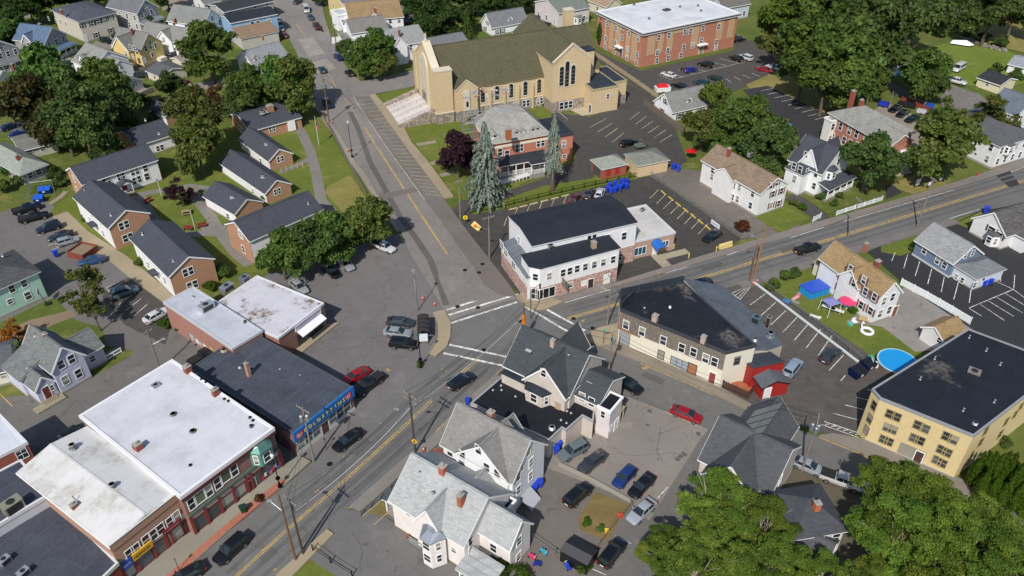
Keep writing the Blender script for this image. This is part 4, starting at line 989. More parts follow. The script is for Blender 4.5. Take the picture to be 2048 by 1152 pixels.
b.part('ramp',MB().box(c-.4,yx-7.0,0,c+1.6,yx-.1,.16).box(c+1.6,yx-2.3,0,c+7,yx-.6,.16),mat('concrete','a39a84'))
b.unit(1101,498,7.35,.9,.9,.8,'a8b0b4',name='roof_fan');b.chim(1188,484,8.6,1.3,.8,.8,'a08a76')
b.unit(1284,423,4.0,1.0,.6,.6,'b8b8b8',rz=.4)
# -- long shingled building
b=Bld('shingled_building','long cream building with weathered shingle upper storey and black tar roof',(1241,620),(1452,706),(1365,566),z=7.0,cat='shops')
b.polybody([(1241,620),(1452,706),(1511,692),(1366,566),(1240,592)],7.0,7.0,mat('paint','d9d3c2'),mat('tarroof','1b1e24','6a6660'),'3a3d42')
q=b.outline
b.gpanel('f',7.0,0,mat('shake'),r=(.1,0,b.W,3),z0=3.6,name='shingle_band',t=.08)
b.part('corner_band',MB().box(0,-.16,3.3,b.W*.22,-.09,3.6).box(-.12,-.16,3.3,-.0,.5,6.9),mat('wood','8a5f42'))
b.part('parapet',MB().prism([(-.25,.15),(.05,.15),(.05,4.3),(-.25,4.3)],7.2,8.3),TAR('2a2f36'))
pl=[b.lc(x,y,7.0)for x,y in((1240,592),(1366,566))]
b.part('parapet',MB().bar((pl[0].x,pl[0].y,7.6),(pl[1].x,pl[1].y,7.6),.3,1.6),TAR('2a2f36'))
b.wp('f',[(1252,649.5),(1284,663),(1326.5,681),(1363.5,696),(1387,704.5),(1411.5,716.5),(1429,724)],.95,1.6,sash=1,off=-.09)
b.wp('f',[(1322,709.5)],1.0,1.6,col='3a3a3a').wp('f',[(1359,726)],2.9,1.4,sash=3,col='5a5a5a',gl='8a9498').wp('f',[(1249,677)],1.8,2.6,sash=0,col='8a7a6a',gl='7e8486')
b.door('f',1384,740,col='9c6c48',wd=1.3,ht=2.3,frame='3a3a3a');b.door('f',1424,757,col='8c4038',wd=1.0,ht=2.3)
er=b.lc(1511,692,7.0);ef=b.lc(1452,706,7.0)
on_edge(b,(ef.x,ef.y),(er.x,er.y),[(1474,721)],.9,1.5,col='6a665e')
b.chim(1311,631,8.3,1.3,.8,.8,'b09a8c');b.chim(1408,673,8.2,1.2,.7,.7,'b09a8c')
b.vent(1510,680,7.4,.3,.22,'a8a8a8',name='roof_fan');b.vent(1340,614,7.15,.3,.14);b.vent(1289,615,7.15,.15,.1)
lo=[(1366,556),(1445,572),(1478,600),(1548,668),(1565,690),(1535,700),(1511,700)]
b.part('rear_wing',MB().prism([(v.x,v.y)for v in[b.lc(x,y,3.6)for x,y in lo]][::-1],0,3.6),mat('paint','a8a296'))
b.part('rear_roof',MB().prism([(v.x,v.y)for v in[b.lc(x,y,3.7)for x,y in lo]][::-1],3.604,3.76),TAR('4a5058'))
b.unit(1511,645,3.8,1.4,1.1,1.2,'8fa4ae');b.unit(1534,655,3.8,.7,.7,2.2,'cfc4ba',name='duct');b.vent(1540,672,3.9,.8,.36,'9aa2a6',name='roof_fan')
# -- red annex
b=Bld('red_annex','small bright red gabled annex with grey hooded doorway',(1506,752),(1556,742),(1511,700),z=2.6,cat='annex')
RED=SID('9c221e')
b.body(2.9,'shed_b',1.3,r=(-.3,0,5.0,4),wall=RED,rm=TAR('3a3f45'),over=.06,trim='7a1814')
b.body(2.3,'gable',.9,'y',r=(.2,-2.6,4.6,.02),wall=RED,rm=TAR('50555a'),over=.15,trim='3a1512')
b.door('f',c=1.2,z=1.1,off=-2.6,col='d8d8da')
# -- yellow apartment building
YB=BR('d8c288','ccb276')
b=Bld('yellow_apartments','three-storey yellow brick apartment building with chamfered corner and black roof',(1760,798),(1947,873),(1936,660),z=8.3,cat='apartment block')
b.polybody([(1744,780),(1760,798),(1947,873),(2120,738),(2150,770),(1936,660)][:3]+[(2130,732),(1936,660)],8.3,8.3,YB,mat('tarroof','1b1f26','6a665e'),'8f9094',ov=.08,par=.15)
b.wp('f',[(1780,828),(1793.5,833.5),(1775.5,855),(1786,859),(1767,878.5),(1778,883),(1836,850),(1850.5,857),(1828,876),(1840.5,881),(1893.5,872.5),(1907,879),(1883,899),(1894.5,905),(1874,920),(1884.5,926)],1.0,1.4,sash=1,col='a89868',gl='3a3d3e')
pa,pb=b.lc(1744,780,8.3),b.lc(1760,798,8.3)
on_edge(b,(pa.x,pa.y),(pb.x,pb.y),[(1748,811),(1740,837),(1733,860)],.8,1.4,col='8a7a52')
pc,pd=b.lc(1947,873,8.3),b.lc(2130,732,8.3)
on_edge(b,(pc.x,pc.y),(pd.x,pd.y),[(1961,884),(1971,862),(2012,843),(2000,868),(2030,828),(2042,812)],1.0,1.4,col='8a7a52')
c,z,o=b.hit(1823,905,'f');b.part('entry_recess',MB().box(c-1.7,-.02,.2,c+1.7,-.004,2.6),mat('paint','8f8a80'));b.door('f',c=c+1.0,z=1.25,off=-.03,col='4a342c',wd=1.0)
b.part('plinth',MB().box(-.05,-.07,0,b.W+.05,-.0,.5),mat('concrete','b0b0a8'))
for x,y in((1938,676),(1869,718),(1840,759),(1988,805),(1926,822),(1972,702),(2000,730)):b.vent(x,y,8.4,.6,.1)
b.vent(1950,848,8.4,.3,.22,'c0c4c8',name='roof_fan');b.unit(1948,745,8.4,1.6,1.3,.3,'c6bda8',name='roof_hatch')
# -- apartment house, upper right
AB=BR('b2623e','9a5032');TB=BR('bd9a6c','a98658')
b=Bld('brick_apartments','three-storey red and tan brick apartment house with broad white roof',(1286.5,66),(1477,27),(1203.5,22),z=10.1,cat='apartment block')
b.body(10.1,'flat',wall=AB,rm=mat('membrane','cecfd2'),coping='dedede',over=.5,par=.7)
b.part('cornice',MB().box(-.62,-.62,9.75,b.W+.62,-.51,10.05).box(-.62,-.5,9.75,-.51,b.D+.5,10.05),mat('paint','3f3a44'))
for x0,x1 in((1294,1309),(1315,1325),(1333,1344),(1380,1393),(1428,1440),(1450,1461)):
 a,c=b.hit(x0,95,'f')[0],b.hit(x1,95,'f')[0];b.part('tan_panel',MB().box(a,-.09,3.2,c,-.002,9.35),TB)
for x0,x1 in((1208,1212),(1218,1226),(1230,1240),(1252,1260),(1264,1275)):
 a,c=b.hit(x0,80,'l')[0],b.hit(x1,80,'l')[0];b.part('tan_panel',MB().box(-.09,min(a,c),.9,-.002,max(a,c),9.35),TB)
a,c=b.hit(1395,62,'f')[0],b.hit(1345,72,'f')[0];b.part('tan_panel',MB().box(c,-.085,8.0,a,-.002,9.3),TB)
b.wp('f',[(1317.5,75),(1338,70.5),(1370,64),(1381,62),(1406,56.5),(1437,53.5),(1314.5,105),(1335.5,101.5),(1367.5,94.5),(1385.5,90.5),(1402.5,81),(1432.5,84.5),(1313.5,122),(1336.5,116.5),(1361.5,112),(1431,99.5)],1.1,1.6,sash=2,off=-.09)
b.wp('l',[(1214.5,47),(1232,56),(1246,55),(1258,68),(1277,77),(1212,77),(1231,86),(1244,75),(1255.5,98.5),(1274.5,108.5),(1211,94),(1229,103),(1254,115.5),(1273,126)],1.0,1.5,sash=2,off=-.09)
b.door('f',1402,102,wd=1.6,ht=2.4,col='9a8f80');a=b.hit(1402,90,'f')[0];b.part('door_canopy',MB().box(a-1.7,-1.3,3.0,a+1.7,-.1,3.3),mat('paint',WHITE))
b.door('l',1242,105,wd=1.4,ht=2.4,col='5a6468');a=b.hit(1241,96,'l')[0];b.part('door_canopy',MB().box(-1.4,a-1.4,3.1,-.1,a+1.4,3.4),mat('paint',WHITE))
for x,y in((1334,20),(1360,14),(1402,22),(1298,38),(1268,10),(1396,12)):b.vent(x,y,10.25,.4,.25,'8a8a8c')
b.unit(1333,21,10.25,2.2,1.6,.35,'6a6a68',name='roof_hatch')
# -- church
CB=BR('cdb487','bfa375');GRAN=mat('roughstone','8f8478');MOSS=SH('54503a','46422f');LIME=mat('concrete','cfc4ae')
b=Bld('church','large tan brick church with mossy brown roof, transept and arched windows',(884,246),(1106,226),(850,195),z=0,cat='church',az=22.8)
L,WD,HE,HR=27.9,17.0,8.2,8.4;Lx=L+16;b.W,b.D=L,WD;ym=WD/2
b.body(HE,'gable',HR,'x',r=(.3,0,Lx,WD),wall=CB,rm=MOSS,over=.25,trim='8a7a58')
HT,HA=13.4,18.1
fr=MB();fr.poly([(-1.2,1.6,0),(-1.2,WD-1.6,0),(-1.2,WD-1.6,HT),(-1.2,ym,HA),(-1.2,1.6,HT),(.5,1.6,0),(.5,WD-1.6,0),(.5,WD-1.6,HT),(.5,ym,HA),(.5,1.6,HT)],[(0,1,2,3,4)[::-1],(5,6,7,8,9),(0,5,9,4),(1,2,7,6),(4,9,8,3),(2,3,8,7)])
b.part('west_front',fr,CB)
cp=MB()
for e in(1.6,WD-1.6):cp.bar((-.35,e,HT+.1),(-.35,ym,HA+.1),2.0,.25)
b.part('gable_coping',cp,LIME)
for y0,y1 in((-.6,1.6),(WD-1.6,WD+.6)):
 b.part('front_buttress',MB().box(-1.4,y0,0,3.0,y1,HT),CB);b.part('buttress_cap',MB().box(-1.5,y0-.1,HT,3.1,y1+.1,HT+.35),LIME)
f=MB();f.tube((-.35,ym,HA),(-.35,ym,HA+2.0),.35,.12,8);f.box(-.45,ym-.6,HA+1.5,-.25,ym+.6,HA+1.7);f.box(-.75,ym-.5,HA-.3,.05,ym+.5,HA+.4);b.part('finial_cross',f,LIME)
ar=link('great_arch',arch_mesh(4.6,12.0,.8,.35,'great_arch',LIME),b.root,(-1.2,ym,8.6),R(-90))
link('arch_window',arch_mesh(3.2,8.6,.0,.05,'arch_window',mat('paint','b8ae9a')),ar,(0,-.36,1.0))
for k in(-1.2,0,1.2):MB().box(k-.22,-.46,-5.4,k+.22,-.42,-3.2).build('door_leaf',mat('wood','3a2c24'),ar)
for k in(-.7,.7):MB().box(k-.12,-.5,-2.2,k+.12,-.36,4.4).build('mullion',LIME,ar)
b.part('plinth',MB().box(.2,-.1,0,L+.1,0,2.7).box(-1.5,-.72,0,3.1,1.5,2.7).box(-1.5,WD-1.7,0,3.1,WD+.7,2.7),GRAN)
b.part('plinth_cap',MB().box(.2,-.16,2.7,L+.1,0,2.9).box(-1.6,-.8,2.7,3.2,1.5,2.92),LIME)
b.body(8.3,'gable',2.4,'y',r=(3.6,-1.1,9.4,3.0),wall=CB,rm=MOSS,over=.15,trim='cfc4ae')
b.part('plinth',MB().box(3.5,-1.2,0,9.5,1.2,2.75),GRAN)
a_=link('arch_surround',arch_mesh(1.0,4.6,.35,.12,'arch_surround',LIME),b.root,(6.5,-1.1,5.4),0);link('arch_window',arch_mesh(.6,1.4,0,.02,'lancet',mat('carglass','1b2024')),a_,(0,-.13,-1.0))
for px,py in((965.4,194.5),(994,190),(1022,186),(1050.5,181.5),(1078,177)):
 c,z,o_=b.hit(px,py,'f',0)
 a_=link('arch_surround',arch_mesh(1.15,3.7,.3,.1,'arch_surround',LIME),b.root,(c,0,5.6),0)
 link('arch_window',arch_mesh(1.1,3.6,0,.03,'arch_window',mat('carglass','20262c')),a_,(0,-.1,0))
 for k in range(3):MB().box(-.55,-.16,-1.2+k*.9,.55,-.131,-1.12+k*.9).build('glazing_bar',mat('paint','8a8474'),a_)
 b.part('buttress',MB().box(c+1.7,-.5,0,c+2.2,0,6.2).box(c+1.7,-.35,6.2,c+2.2,0,6.8),CB)
for px in(1031,1036,1048,1056,1077,1082):c,z,o_=b.hit(px,213,'f',-.1);b.win('f',c,1.5,.9,1.6,off=-.1)
tx0,tx1,ty,TE,TR_=L,L+10.6,-5.3,12.9,4.2
b.body(TE,'gable',TR_,'y',r=(tx0,ty,tx1,WD+3.6),wall=CB,rm=MOSS,over=.2,trim='cfc4ae')
b.part('plinth',MB().box(tx0-.1,ty-.1,0,tx1+.1,ty,2.9).box(tx0-.1,ty,0,tx0,0,2.9),GRAN);tm=(tx0+tx1)/2
for px,py,h in((1123,152,5.0),(1134,147.5,6.6),(1146,149,5.0)):
 c,z,o_=b.hit(px,py,'f',ty)
 a_=link('arch_surround',arch_mesh(1.15,h,.28,.1,'arch_surround',LIME),b.root,(c,ty,z),0);link('arch_window',arch_mesh(1.1,h-.1,0,.03,'arch_window',mat('carglass','20262c')),a_,(0,-.1,0))
 for j in range(4):MB().box(-.55,-.16,-h/2+.9+j*.95,.55,-.131,-h/2+.98+j*.95).build('glazing_bar',mat('paint','8a8474'),a_)
for px,py in((1123,212),(1132,210),(1141,207)):c,z,o_=b.hit(px,py,'f',ty-.1);b.win('f',c,1.6,1.1,1.8,off=ty-.1)
b.part('gable_cross',MB().box(tm-.12,ty-.08,TE+2.2,tm+.12,ty-.002,TE+3.4).box(tm-.35,ty-.08,TE+2.85,tm+.35,ty-.002,TE+3.05),LIME)
b.part('gable_coping',MB().bar((tx0-.2,ty-.05,TE+.35),(tm,ty-.05,TE+TR_+.4),.5,.25).bar((tx1+.2,ty-.05,TE+.35),(tm,ty-.05,TE+TR_+.4),.5,.25),LIME)
b.body(6.4,'flat',r=(37.0,-9.9,44.4,1),wall=CB,rm=TAR('2b3038'),over=.08,par=.2,coping='a89a78')
b.body(6.1,'flat',r=(44.42,-6.9,48.4,4),wall=CB,rm=TAR('2b3038'),over=.08,par=.2,coping='a89a78')
b.part('plinth',MB().box(44.5,-7.0,0,48.5,-6.9,2.4),GRAN)
b.win('f',41.4,4.2,.8,1.2,off=-9.9);b.door('l',c=-9.0,off=37.0,z=1.2,col='3a4044',wd=1.1)
b.part('side_tower',MB().box(tx1+.02,-1.6,0,tx1+2.8,1.4,13.4),CB);b.part('tower_cap',MB().box(tx1,-1.75,13.4,tx1+2.95,1.55,13.7),mat('metal','4a5058'))
ch=b.lc(1137,20,19.3);b.part('chimney',MB().box(ch.x-1.2,ch.y-1.0,0,ch.x+1.2,ch.y+1.0,19.3),CB);b.part('chimney_cap',MB().box(ch.x-1.3,ch.y-1.1,19.3,ch.x+1.3,ch.y+1.1,19.7),LIME)
b.part('porch_slab',MB().prism([(v.x,v.y)for v in[b.lc(x,y)for x,y in((1135,217),(1165,232),(1200,226),(1180,212))]],0,.18),mat('concrete','b5aa92'))
for k in range(9):
 b.part('stone_step',MB().box(-1.4-1.0*(k+1),1.5,0,-1.4-1.0*k,WD-2.5,2.6-.27*k),mat('concrete','d2cac4'))
for y0 in(.5,WD-2.4):
 m=MB();m.poly([(-1.4,y0,0),(-11,y0,0),(-11,y0,.9),(-1.4,y0,3.7),(-1.4,y0+.9,0),(-11,y0+.9,0),(-11,y0+.9,.9),(-1.4,y0+.9,3.7)],[(0,1,2,3),(7,6,5,4),(3,2,6,7),(1,5,6,2),(0,3,7,4),(0,4,5,1)])
 b.part('stair_wall',m,GRAN)
for y in(3.0,6.4,9.6,12.6):
 m=MB();m.bar((-1.6,y,3.4),(-10.2,y,.9),.06,.06)
 for k in range(6):m.bar((-1.8-k*1.7,y,2.6-k*.48),(-1.8-k*1.7,y,3.35-k*.49),.05,.05)
 b.part('handrail',m,mat('metal','8a8e90'))
 # -- rectory under scaffolding
RBK=BR('b8603a','a04e2c')
b=Bld('rectory','red-orange brick rectory with patchy hipped roof under repair and white porch',(987,286),(1097,267),(960,250),z=8.0,cat='house',D=13)
b.body(8.0,'hip',4.2,wall=RBK,rm=SH('94948e','7c726c'),over=.5,trim='d8d0c0',base=.8,basecol='a09a8c',hipk=.62)
b.part('frieze',MB().box(-.06,-.1,6.6,b.W+.06,0,7.1).box(-.1,-.1,6.6,0,b.D,7.1),mat('paint','dcd4c2'))
b.wp('f',[(1000,304),(1014,308),(1035.5,296.5),(1042,295),(1077.5,286.5),(1085,285)],1.0,1.7)
b.wp('l',[(981,302),(976,296)],.9,1.6);b.wp('f',[(1016,330),(1029,332),(1064,328)],1.0,1.8)
for c in(b.W*.44,b.W*.52,b.W*.74,b.W*.82,b.W*.05):b.dormer('f',c,1.5,8.1,9.3,3.0,mat('paint',WHITE),SH('8a8c80'),.6,rise=.5,win=(.8,1.1))
b.porch(.3,-3.0,b.W*.9,-.02,3.9,TAR('2b2f35'),posts=7,low='f',deck=1.1)
b.porch(b.W*.55,-4.4,b.W*.8,-3.02,3.8,TAR('2b2f35'),posts=2,low='f',deck=1.1,rise=.25)
b.part('ramp',MB().slab([(b.W*.02,-4.6,.2),(b.W*.52,-4.6,1.1),(b.W*.52,-3.2,1.1),(b.W*.02,-3.2,.2)],.2),mat('wood','c8c4bc'))
m=MB();m.bar((0,-4.65,1.2),(b.W*.52,-4.65,2.1),.08,.08);m.bar((0,-4.65,.6),(b.W*.52,-4.65,1.4),.08,.5)
for k in range(9):m.box(k*b.W*.065,-4.7,0,k*b.W*.065+.09,-4.6,1.2+.1*k)
b.part('ramp_railing',m,mat('paint',WHITE))
e0,e1,e2=b.lc(1119,272,6.6),b.lc(1146,267,6.6),b.lc(1114,235,6.6)
b.body(6.6,'flat',r=(b.W+.02,e0.y,e1.x,e2.y),wall=BR('c06238','a84f2c'),rm=TAR('262b33'),coping='3a3a40',over=.15,par=.3)
b.win('f',e1.x-2.2,4.4,.9,1.7,off=e0.y);b.win('f',e1.x-2.0,1.3,.9,.8,off=e0.y)
b.chim(1017,258,12.6,2.4,1.1,.9,'a05a34')
# -- two garages
b=Bld('brick_garage','small brick garage with pale hip roof and red shutters',(1205,338),(1254,327),(1187,319),z=2.7,cat='garage')
b.body(2.7,'hip',1.5,wall=BR('96503c'),rm=SH('8c9086'),over=.35)
for x,y in((1217,343),(1235,338)):c,z,o=b.hit(x,y,'f');b.part('shutter',MB().box(c-.55,-.06,.7,c+.55,-.004,2.2),mat('paint','9c2a2a'))
b.part('garage_door',MB().box(-.05,.8,0,-.004,b.D-.8,2.3),mat('paint','4a4c4e'))
b=Bld('tan_garage','tan brick garage with grey roof beside the small brick garage',(1277,331),(1337,319),(1248,309),z=3.0,cat='garage')
b.body(3.0,'hip',1.3,wall=CB,rm=SH('787a70'),over=.35)
# -- houses, middle and right
def wrow(b,face,n,z,wd=.9,ht=1.45,a=None,e=None,**kw):
 L=b.W if face in 'fb' else b.D;a=L/n/2 if a is None else a;e=L-L/n/2 if e is None else e
 for i in range(n):b.win(face,a+(e-a)*(i/(n-1)if n>1 else 0),z,wd,ht,**kw)
b=Bld('tan_roof_house','long white house with mottled tan roof beside the gravel lot',(1522,386),(1576,367),(1416,316),z=5.7)
b.body(5.7,'gable',2.4,'y',wall=SID('e0e0de'),rm=SH('847260','645644'),base=.5)
b.wp('f',[(1542,371),(1554,365),(1546,388),(1563,382),(1542,411),(1557,407)],.9,1.4,sh='7a4a48')
b.wp('l',[(1427,330),(1443,338),(1424,353),(1440,362),(1460,357),(1468,371),(1479,375),(1465,394),(1475,398),(1506,386),(1501,411)],.85,1.4)
b.body(5.5,'gable',1.6,'x',r=(-.9,b.D*.42,4,b.D*.72),wall=SID('e0e0de'),rm=SH('847260','645644'),over=.25)
b.chim(1459,297,9.4,2.0,.7,.7);b.unit(1499,312,7.2,.8,.8,.8,'d0d0d0',name='roof_fan')
b=Bld('victorian_house','white gabled house with charcoal roofs, bay window and corner porch',(1645,346),(1697,321),(1587,314),z=6.0)
VW=SID('e2e4e4');CH=SH('3f424b')
b.body(6.0,'gable',4.2,'y',wall=VW,rm=CH,base=.6)
b.body(6.0,'gable',4.0,'x',r=(.02,1.2,b.W-.1,b.D*.72),wall=VW,rm=CH,over=.35)
b.body(5.2,'hip',1.2,r=(-2.6,b.D*.35,.02,b.D*.85),wall=VW,rm=CH,over=.3,base=.5)
b.wp('l',[(1612,309)],.8,1.2,off=.02);b.wp('l',[(1588,332),(1600,339),(1589,358)],.9,1.5,off=-2.6);b.wp('f',[(1614,343)],.7,1.4,off=b.D*.35)
b.wp('l',[(1632,348),(1628,372),(1610,362)],.8,1.4,off=.02)
b.wp('f',[(1676,324),(1684,344)],.85,1.4)
b.bay('f',b.W*.32,2.8,1.0,3.9,6.0,VW,CH,wins=[(4.9,1.3)],flat=.7)
b.porch(0,-2.4,b.W,-.02,3.2,CH,posts=5,low='f',deck=.7,rise=.7)
b=Bld('brick_hall','two-storey red brick hall with grey hip roof and white pediment entrance',(1757,279),(1825,264),(1646,229),z=7.3,cat='hall')
HB=BR('a4583c','8c4630')
b.body(7.3,'hip',3.0,wall=HB,rm=SH('8b8a84','6f6f6a'),over=.6,base=.7,basecol='a8a294')
b.wp('l',[(1669.5,247),(1681,253),(1699,261),(1713,268),(1731,277),(1665,273),(1688,281),(1700,287),(1713,292)],1.0,1.8)
b.wp('f',[(1800,283),(1804,280)],.5,1.7)
b.body(6.6,'gable',1.9,'y',r=(b.W*.2,-2.2,b.W*.8,1.2),wall=HB,rm=SH('8b8a84'),over=.4,trim='e4e4e2')
for k in(.24,.4,.6,.76):b.part('column',MB().tube((b.W*k,-2.6,.4),(b.W*k,-2.6,4.2),.26,.22,10),mat('paint','e8e8e4'))
b.part('portico_roof',MB().box(b.W*.18,-3.2,4.2,b.W*.82,-2.22,4.7),mat('paint','e8e8e4'));b.door('f',c=b.W*.5,z=1.8,off=-2.22,col='b08a70',wd=1.6,ht=2.6)
for k in range(5):b.part('stone_step',MB().box(b.W*.25,-3.6-k*.35,0,b.W*.75,-3.25-k*.35,.75-k*.14),mat('concrete','a8a090'))
b.body(6.4,'flat',r=(-1.6,b.D*.84,.02,b.D-.2),wall=mat('paint','dcdcd6'),rm=TAR('8a8a86'),over=.15,par=.2);b.win('f',-.8,5.0,.9,1.5,off=b.D*.84);b.win('f',-.8,2.0,.9,1.5,off=b.D*.84)
b.chim(1708,182,11.5,4.5,.9,.9);b.chim(1724,200,11.2,2.2,.7,.7)
b=Bld('white_cape','white cape cottage with grey roof, dormer and black shutters by the church fence',(1345,223),(1419,206),(1311,201),z=2.9)
b.body(2.9,'gable',3.3,'x',wall=SID('e4e6e8'),rm=SH('7e7e7c'),base=.4)
b.wp('f',[(1359,232.5)],1.1,1.4,sh='3a4a44').wp('l',[(1331,203),(1324,222)],.9,1.3,sh='3f4f48');b.wp('l',[(1321,197)],.6,.9)
b.dormer('f',b.W*.5,1.8,3.3,4.6,3.0,SID('e4e6e8'),SH('7e7e7c'),.9,rise=.8,win=(1.0,1.0))
b.part('garage_door',MB().box(b.W-3.2,-.06,.1,b.W-.5,-.004,2.3),mat('paint','dfe0e2'));b.door('f',c=b.W*.38,col='d0d4d6')
TR=SH('937c58','7c6646')
b=Bld('tan_gable_house','white house with tan shingle roof and maroon shutters beside the fenced garden',(1757,597),(1802,582),(1647,514),z=5.6)
b.body(5.6,'gable',2.6,'y',wall=SID('dfe0e2'),rm=TR,base=.5)
b.body(5.4,'gable',2.2,'x',r=(-.5,b.D*.3,4.5,b.D*.62),wall=SID('dfe0e2'),rm=TR,over=.3)
b.wp('l',[(1685,553),(1678,577),(1700,595),(1722,610),(1741,622)],.9,1.4,sh='7a5252');b.wp('l',[(1701,538),(1708,566),(1731,583),(1749,594),(1728,560)],.85,1.4,off=-.5,sh='7a5252')
b.wp('f',[(1768,602),(1785,594),(1760,627),(1778,620)],.9,1.5);b.door('f',1789,622,col='7c4a3a')
b.chim(1757,522,8.9,1.3,.8,.7);b.chim(1733,487,9.4,1.8,.6,.6,'96604c')
b.body(2.8,'shed_l',.8,r=(b.W*.3,b.D-.02,b.W,b.D+2.5),wall=SID('d8d0c0'),rm=TR,over=.2)
BLU=SID('6f8098')
b=Bld('blue_cottage','small slate-blue cottage with grey roof standing in the new black lot',(1908,525),(1964,506),(1836,479),z=3.5)
b.body(3.5,'gable',2.6,'y',wall=BLU,rm=SH('8f908e','74757a'),base=.5,basecol='c8c8c8')
b.wp('l',[(1849,501),(1875,521),(1889,530.5)],.85,1.3).wp('f',[(1931,511),(1945,506)],.7,1.1)
b.body(2.7,'hip',1.5,r=(b.W*.1,-4.6,b.W+.6,.02),wall=SID('cfd4da'),rm=SH('6e7276'),over=.35,base=.4);b.wp('l',[(1912,555),(1924,562)],.6,1.1,off=b.W*.1);b.wp('f',[(1949,570),(1968,556)],.8,1.2,off=-4.6)
b=Bld('mottled_roof_house','white house with mottled black-grey roof and bay, cut by the right edge',(2012,470),(2085,445),(1972,428),z=3.5)
MR=SH('5a5856','35343a')
b.body(3.5,'gable',3.0,'x',wall=SID('e0e0e0'),rm=MR,base=.5);b.wp('l',[(1984,460),(1997,470)],1.6,1.2,sh='3a4440');b.body(3.4,'gable',2.4,'y',r=(2.5,-2.6,8,3),wall=SID('e0e0e0'),rm=MR,over=.3);b.win('f',5.2,2.3,1.8,1.4,off=-2.6,sash=2,sh='3a4440')
b.bay('l',2.0,2.6,1.2,.3,2.7,SID('e0e0e0'),MR,wins=[(1.6,1.2)])
b=Bld('white_corner_house','white two-storey house with bays and grey roof at the upper right corner',(2000,292),(2075,270),(1966,281),z=5.8,D=15)
b.body(5.8,'hip',2.2,wall=SID('dedede'),rm=SH('55565a'),over=.4,base=.5);b.wp('l',[(1984,291),(1974,318)],.9,1.5);wrow(b,'f',5,4.4);wrow(b,'f',5,1.7)
b.bay('f',b.W*.25,2.4,.9,3.4,5.6,SID('dedede'),SH('55565a'),wins=[(4.5,1.3)])
b=Bld('slate_blue_roof_house','white gabled house with blue-grey roof behind the bare-limbed trees',(2033,231),(2085,212),(2018,195),z=5.6)
b.body(5.6,'gable',3.0,'y',wall=SID('d8dde2'),rm=SH('5f6874'),base=.4);wrow(b,'f',2,4.2);b.body(4.0,'gable',1.8,'x',r=(-9,3,.02,9.5),wall=SID('d8dde2'),rm=SH('565d68'),over=.3)
b=Bld('black_roof_garage','cream garage with black roof beside the gravel drive',(1957,155),(2001,170),(1985,143),z=2.5,cat='garage')
b.body(2.5,'gable',1.1,'x',wall=SID('d6cfb0'),rm=SH('2c2e34'));b.wp('f',[(1975,168)],.8,.9)
b=Bld('grey_shed','white shed with pale grey roof at the right edge above the garage',(2018,128),(2070,140),(2040,112),z=2.6,cat='shed')
b.body(2.6,'gable',1.0,'x',wall=SID('dedede'),rm=SH('8f949a'));b.wp('f',[(2030,140)],.8,.9)
b=Bld('tan_garage_shed','white garage with tan shingle roof next to the round pool',(1847,654),(1887,680),(1873,625),z=2.6,cat='garage')
b.body(2.6,'gable',1.3,'y',wall=SID('dcdcdc'),rm=TR,over=.35);b.wp('f',[(1879,681)],.8,.9,gl='15181b')
b=Bld('pale_roof_shed','pale-roofed shed with blue tarp front under the big trees',(1792,136),(1828,128),(1800,114),z=2.4,cat='shed')
b.body(2.4,'gable',.9,'x',wall=SID('d4d8da'),rm=SH('9a9da0'));b.part('tarp',MB().box(1.0,-.08,.1,b.W-.6,-.004,2.2),mat('plastic','2f7fb5'))
# -- houses between main street and the lower lots
PW=SID('e4dcd8');GR1=SH('a0a2a2','8e9091')
b=Bld('pink_white_house','large pinkish white house with pale grey shingle roof along the main street',(928,1087),None,(783,997),z=5.6,W=9.0)
b.body(5.6,'gable',3.8,'y',wall=PW,rm=GR1,base=.4,basecol='8a7a4a')
b.body(5.4,'gable',3.0,'x',r=(-.5,b.D*.28,4.4,b.D*.62),wall=PW,rm=GR1,over=.3)
b.bay('l',b.D*.36,3.3,1.6,0.3,5.2,PW,mat('metal','a4aab2'),off=-.5,wins=[(4.2,1.3),(1.9,1.3)],flat=.6)
b.wp('l',[(907.5,1100),(855,1043),(815,1015)],.7,.9);b.wp('f',[(941,1082)],.8,1.4)
b.porch(1.0,b.D+.02,4.5,b.D+2.4,3.0,SH('4a5058'),posts=3,low='b',deck=.4,rail=True)
k0,k1=b.lc(1019,1100,5.1),b.lc(1069,1045,5.1)
wx0,wx1,wy=k0.x+.35,k1.x-.35,(k0.y+k1.y)/2+.25
b.body(5.1,'gable',2.6,'y',r=(wx0,wy,wx1,.02),wall=PW,rm=GR1,base=.35,basecol='8a7a4a',over=.35)
b.wp('l',[(987,1096),(988,1128)],.9,1.4,off=wx0,zmax=4.0);b.wp('f',[(1038,1082),(1037,1113)],.9,1.4,off=wy,zmax=5.0)
b.porch(-1.6,-4.6,1.1,-.3,3.0,GR1,posts=2,low='l',deck=.3,rail=False,floor='8a5a44',rise=.6)
b.body(4.8,'gable',2.0,'x',r=(5,b.D*.2,b.W+2.6,b.D*.52),wall=PW,rm=SH('8c8e8e'),over=.3)
for q4,h4 in((((939,981),(969,950),(1003,973),(974,999)),4.6),(((976,1001),(994,981),(1032,1003),(1011,1022)),4.0)):
 v4=[b.lc(x,y,h4)for x,y in q4];b.body(h4,'flat',r=(min(v.x for v in v4),min(v.y for v in v4),max(v.x for v in v4),max(v.y for v in v4)),wall=PW,rm=TAR('1a1d24'),over=.1,par=.12)
b.chim(885,932,10.6,1.8,.8,.8,'a05a42');b.chim(921,990,9.9,1.8,.8,.6,'a05a42');b.vent(840,945,8.6,.2,.1);b.vent(865,985,8.4,.2,.1)
m=MB().tube((.4,-.3,5.6),(.4,-.3,.3),.06);b.part('downpipe',m,mat('paint','d8d8d8'))
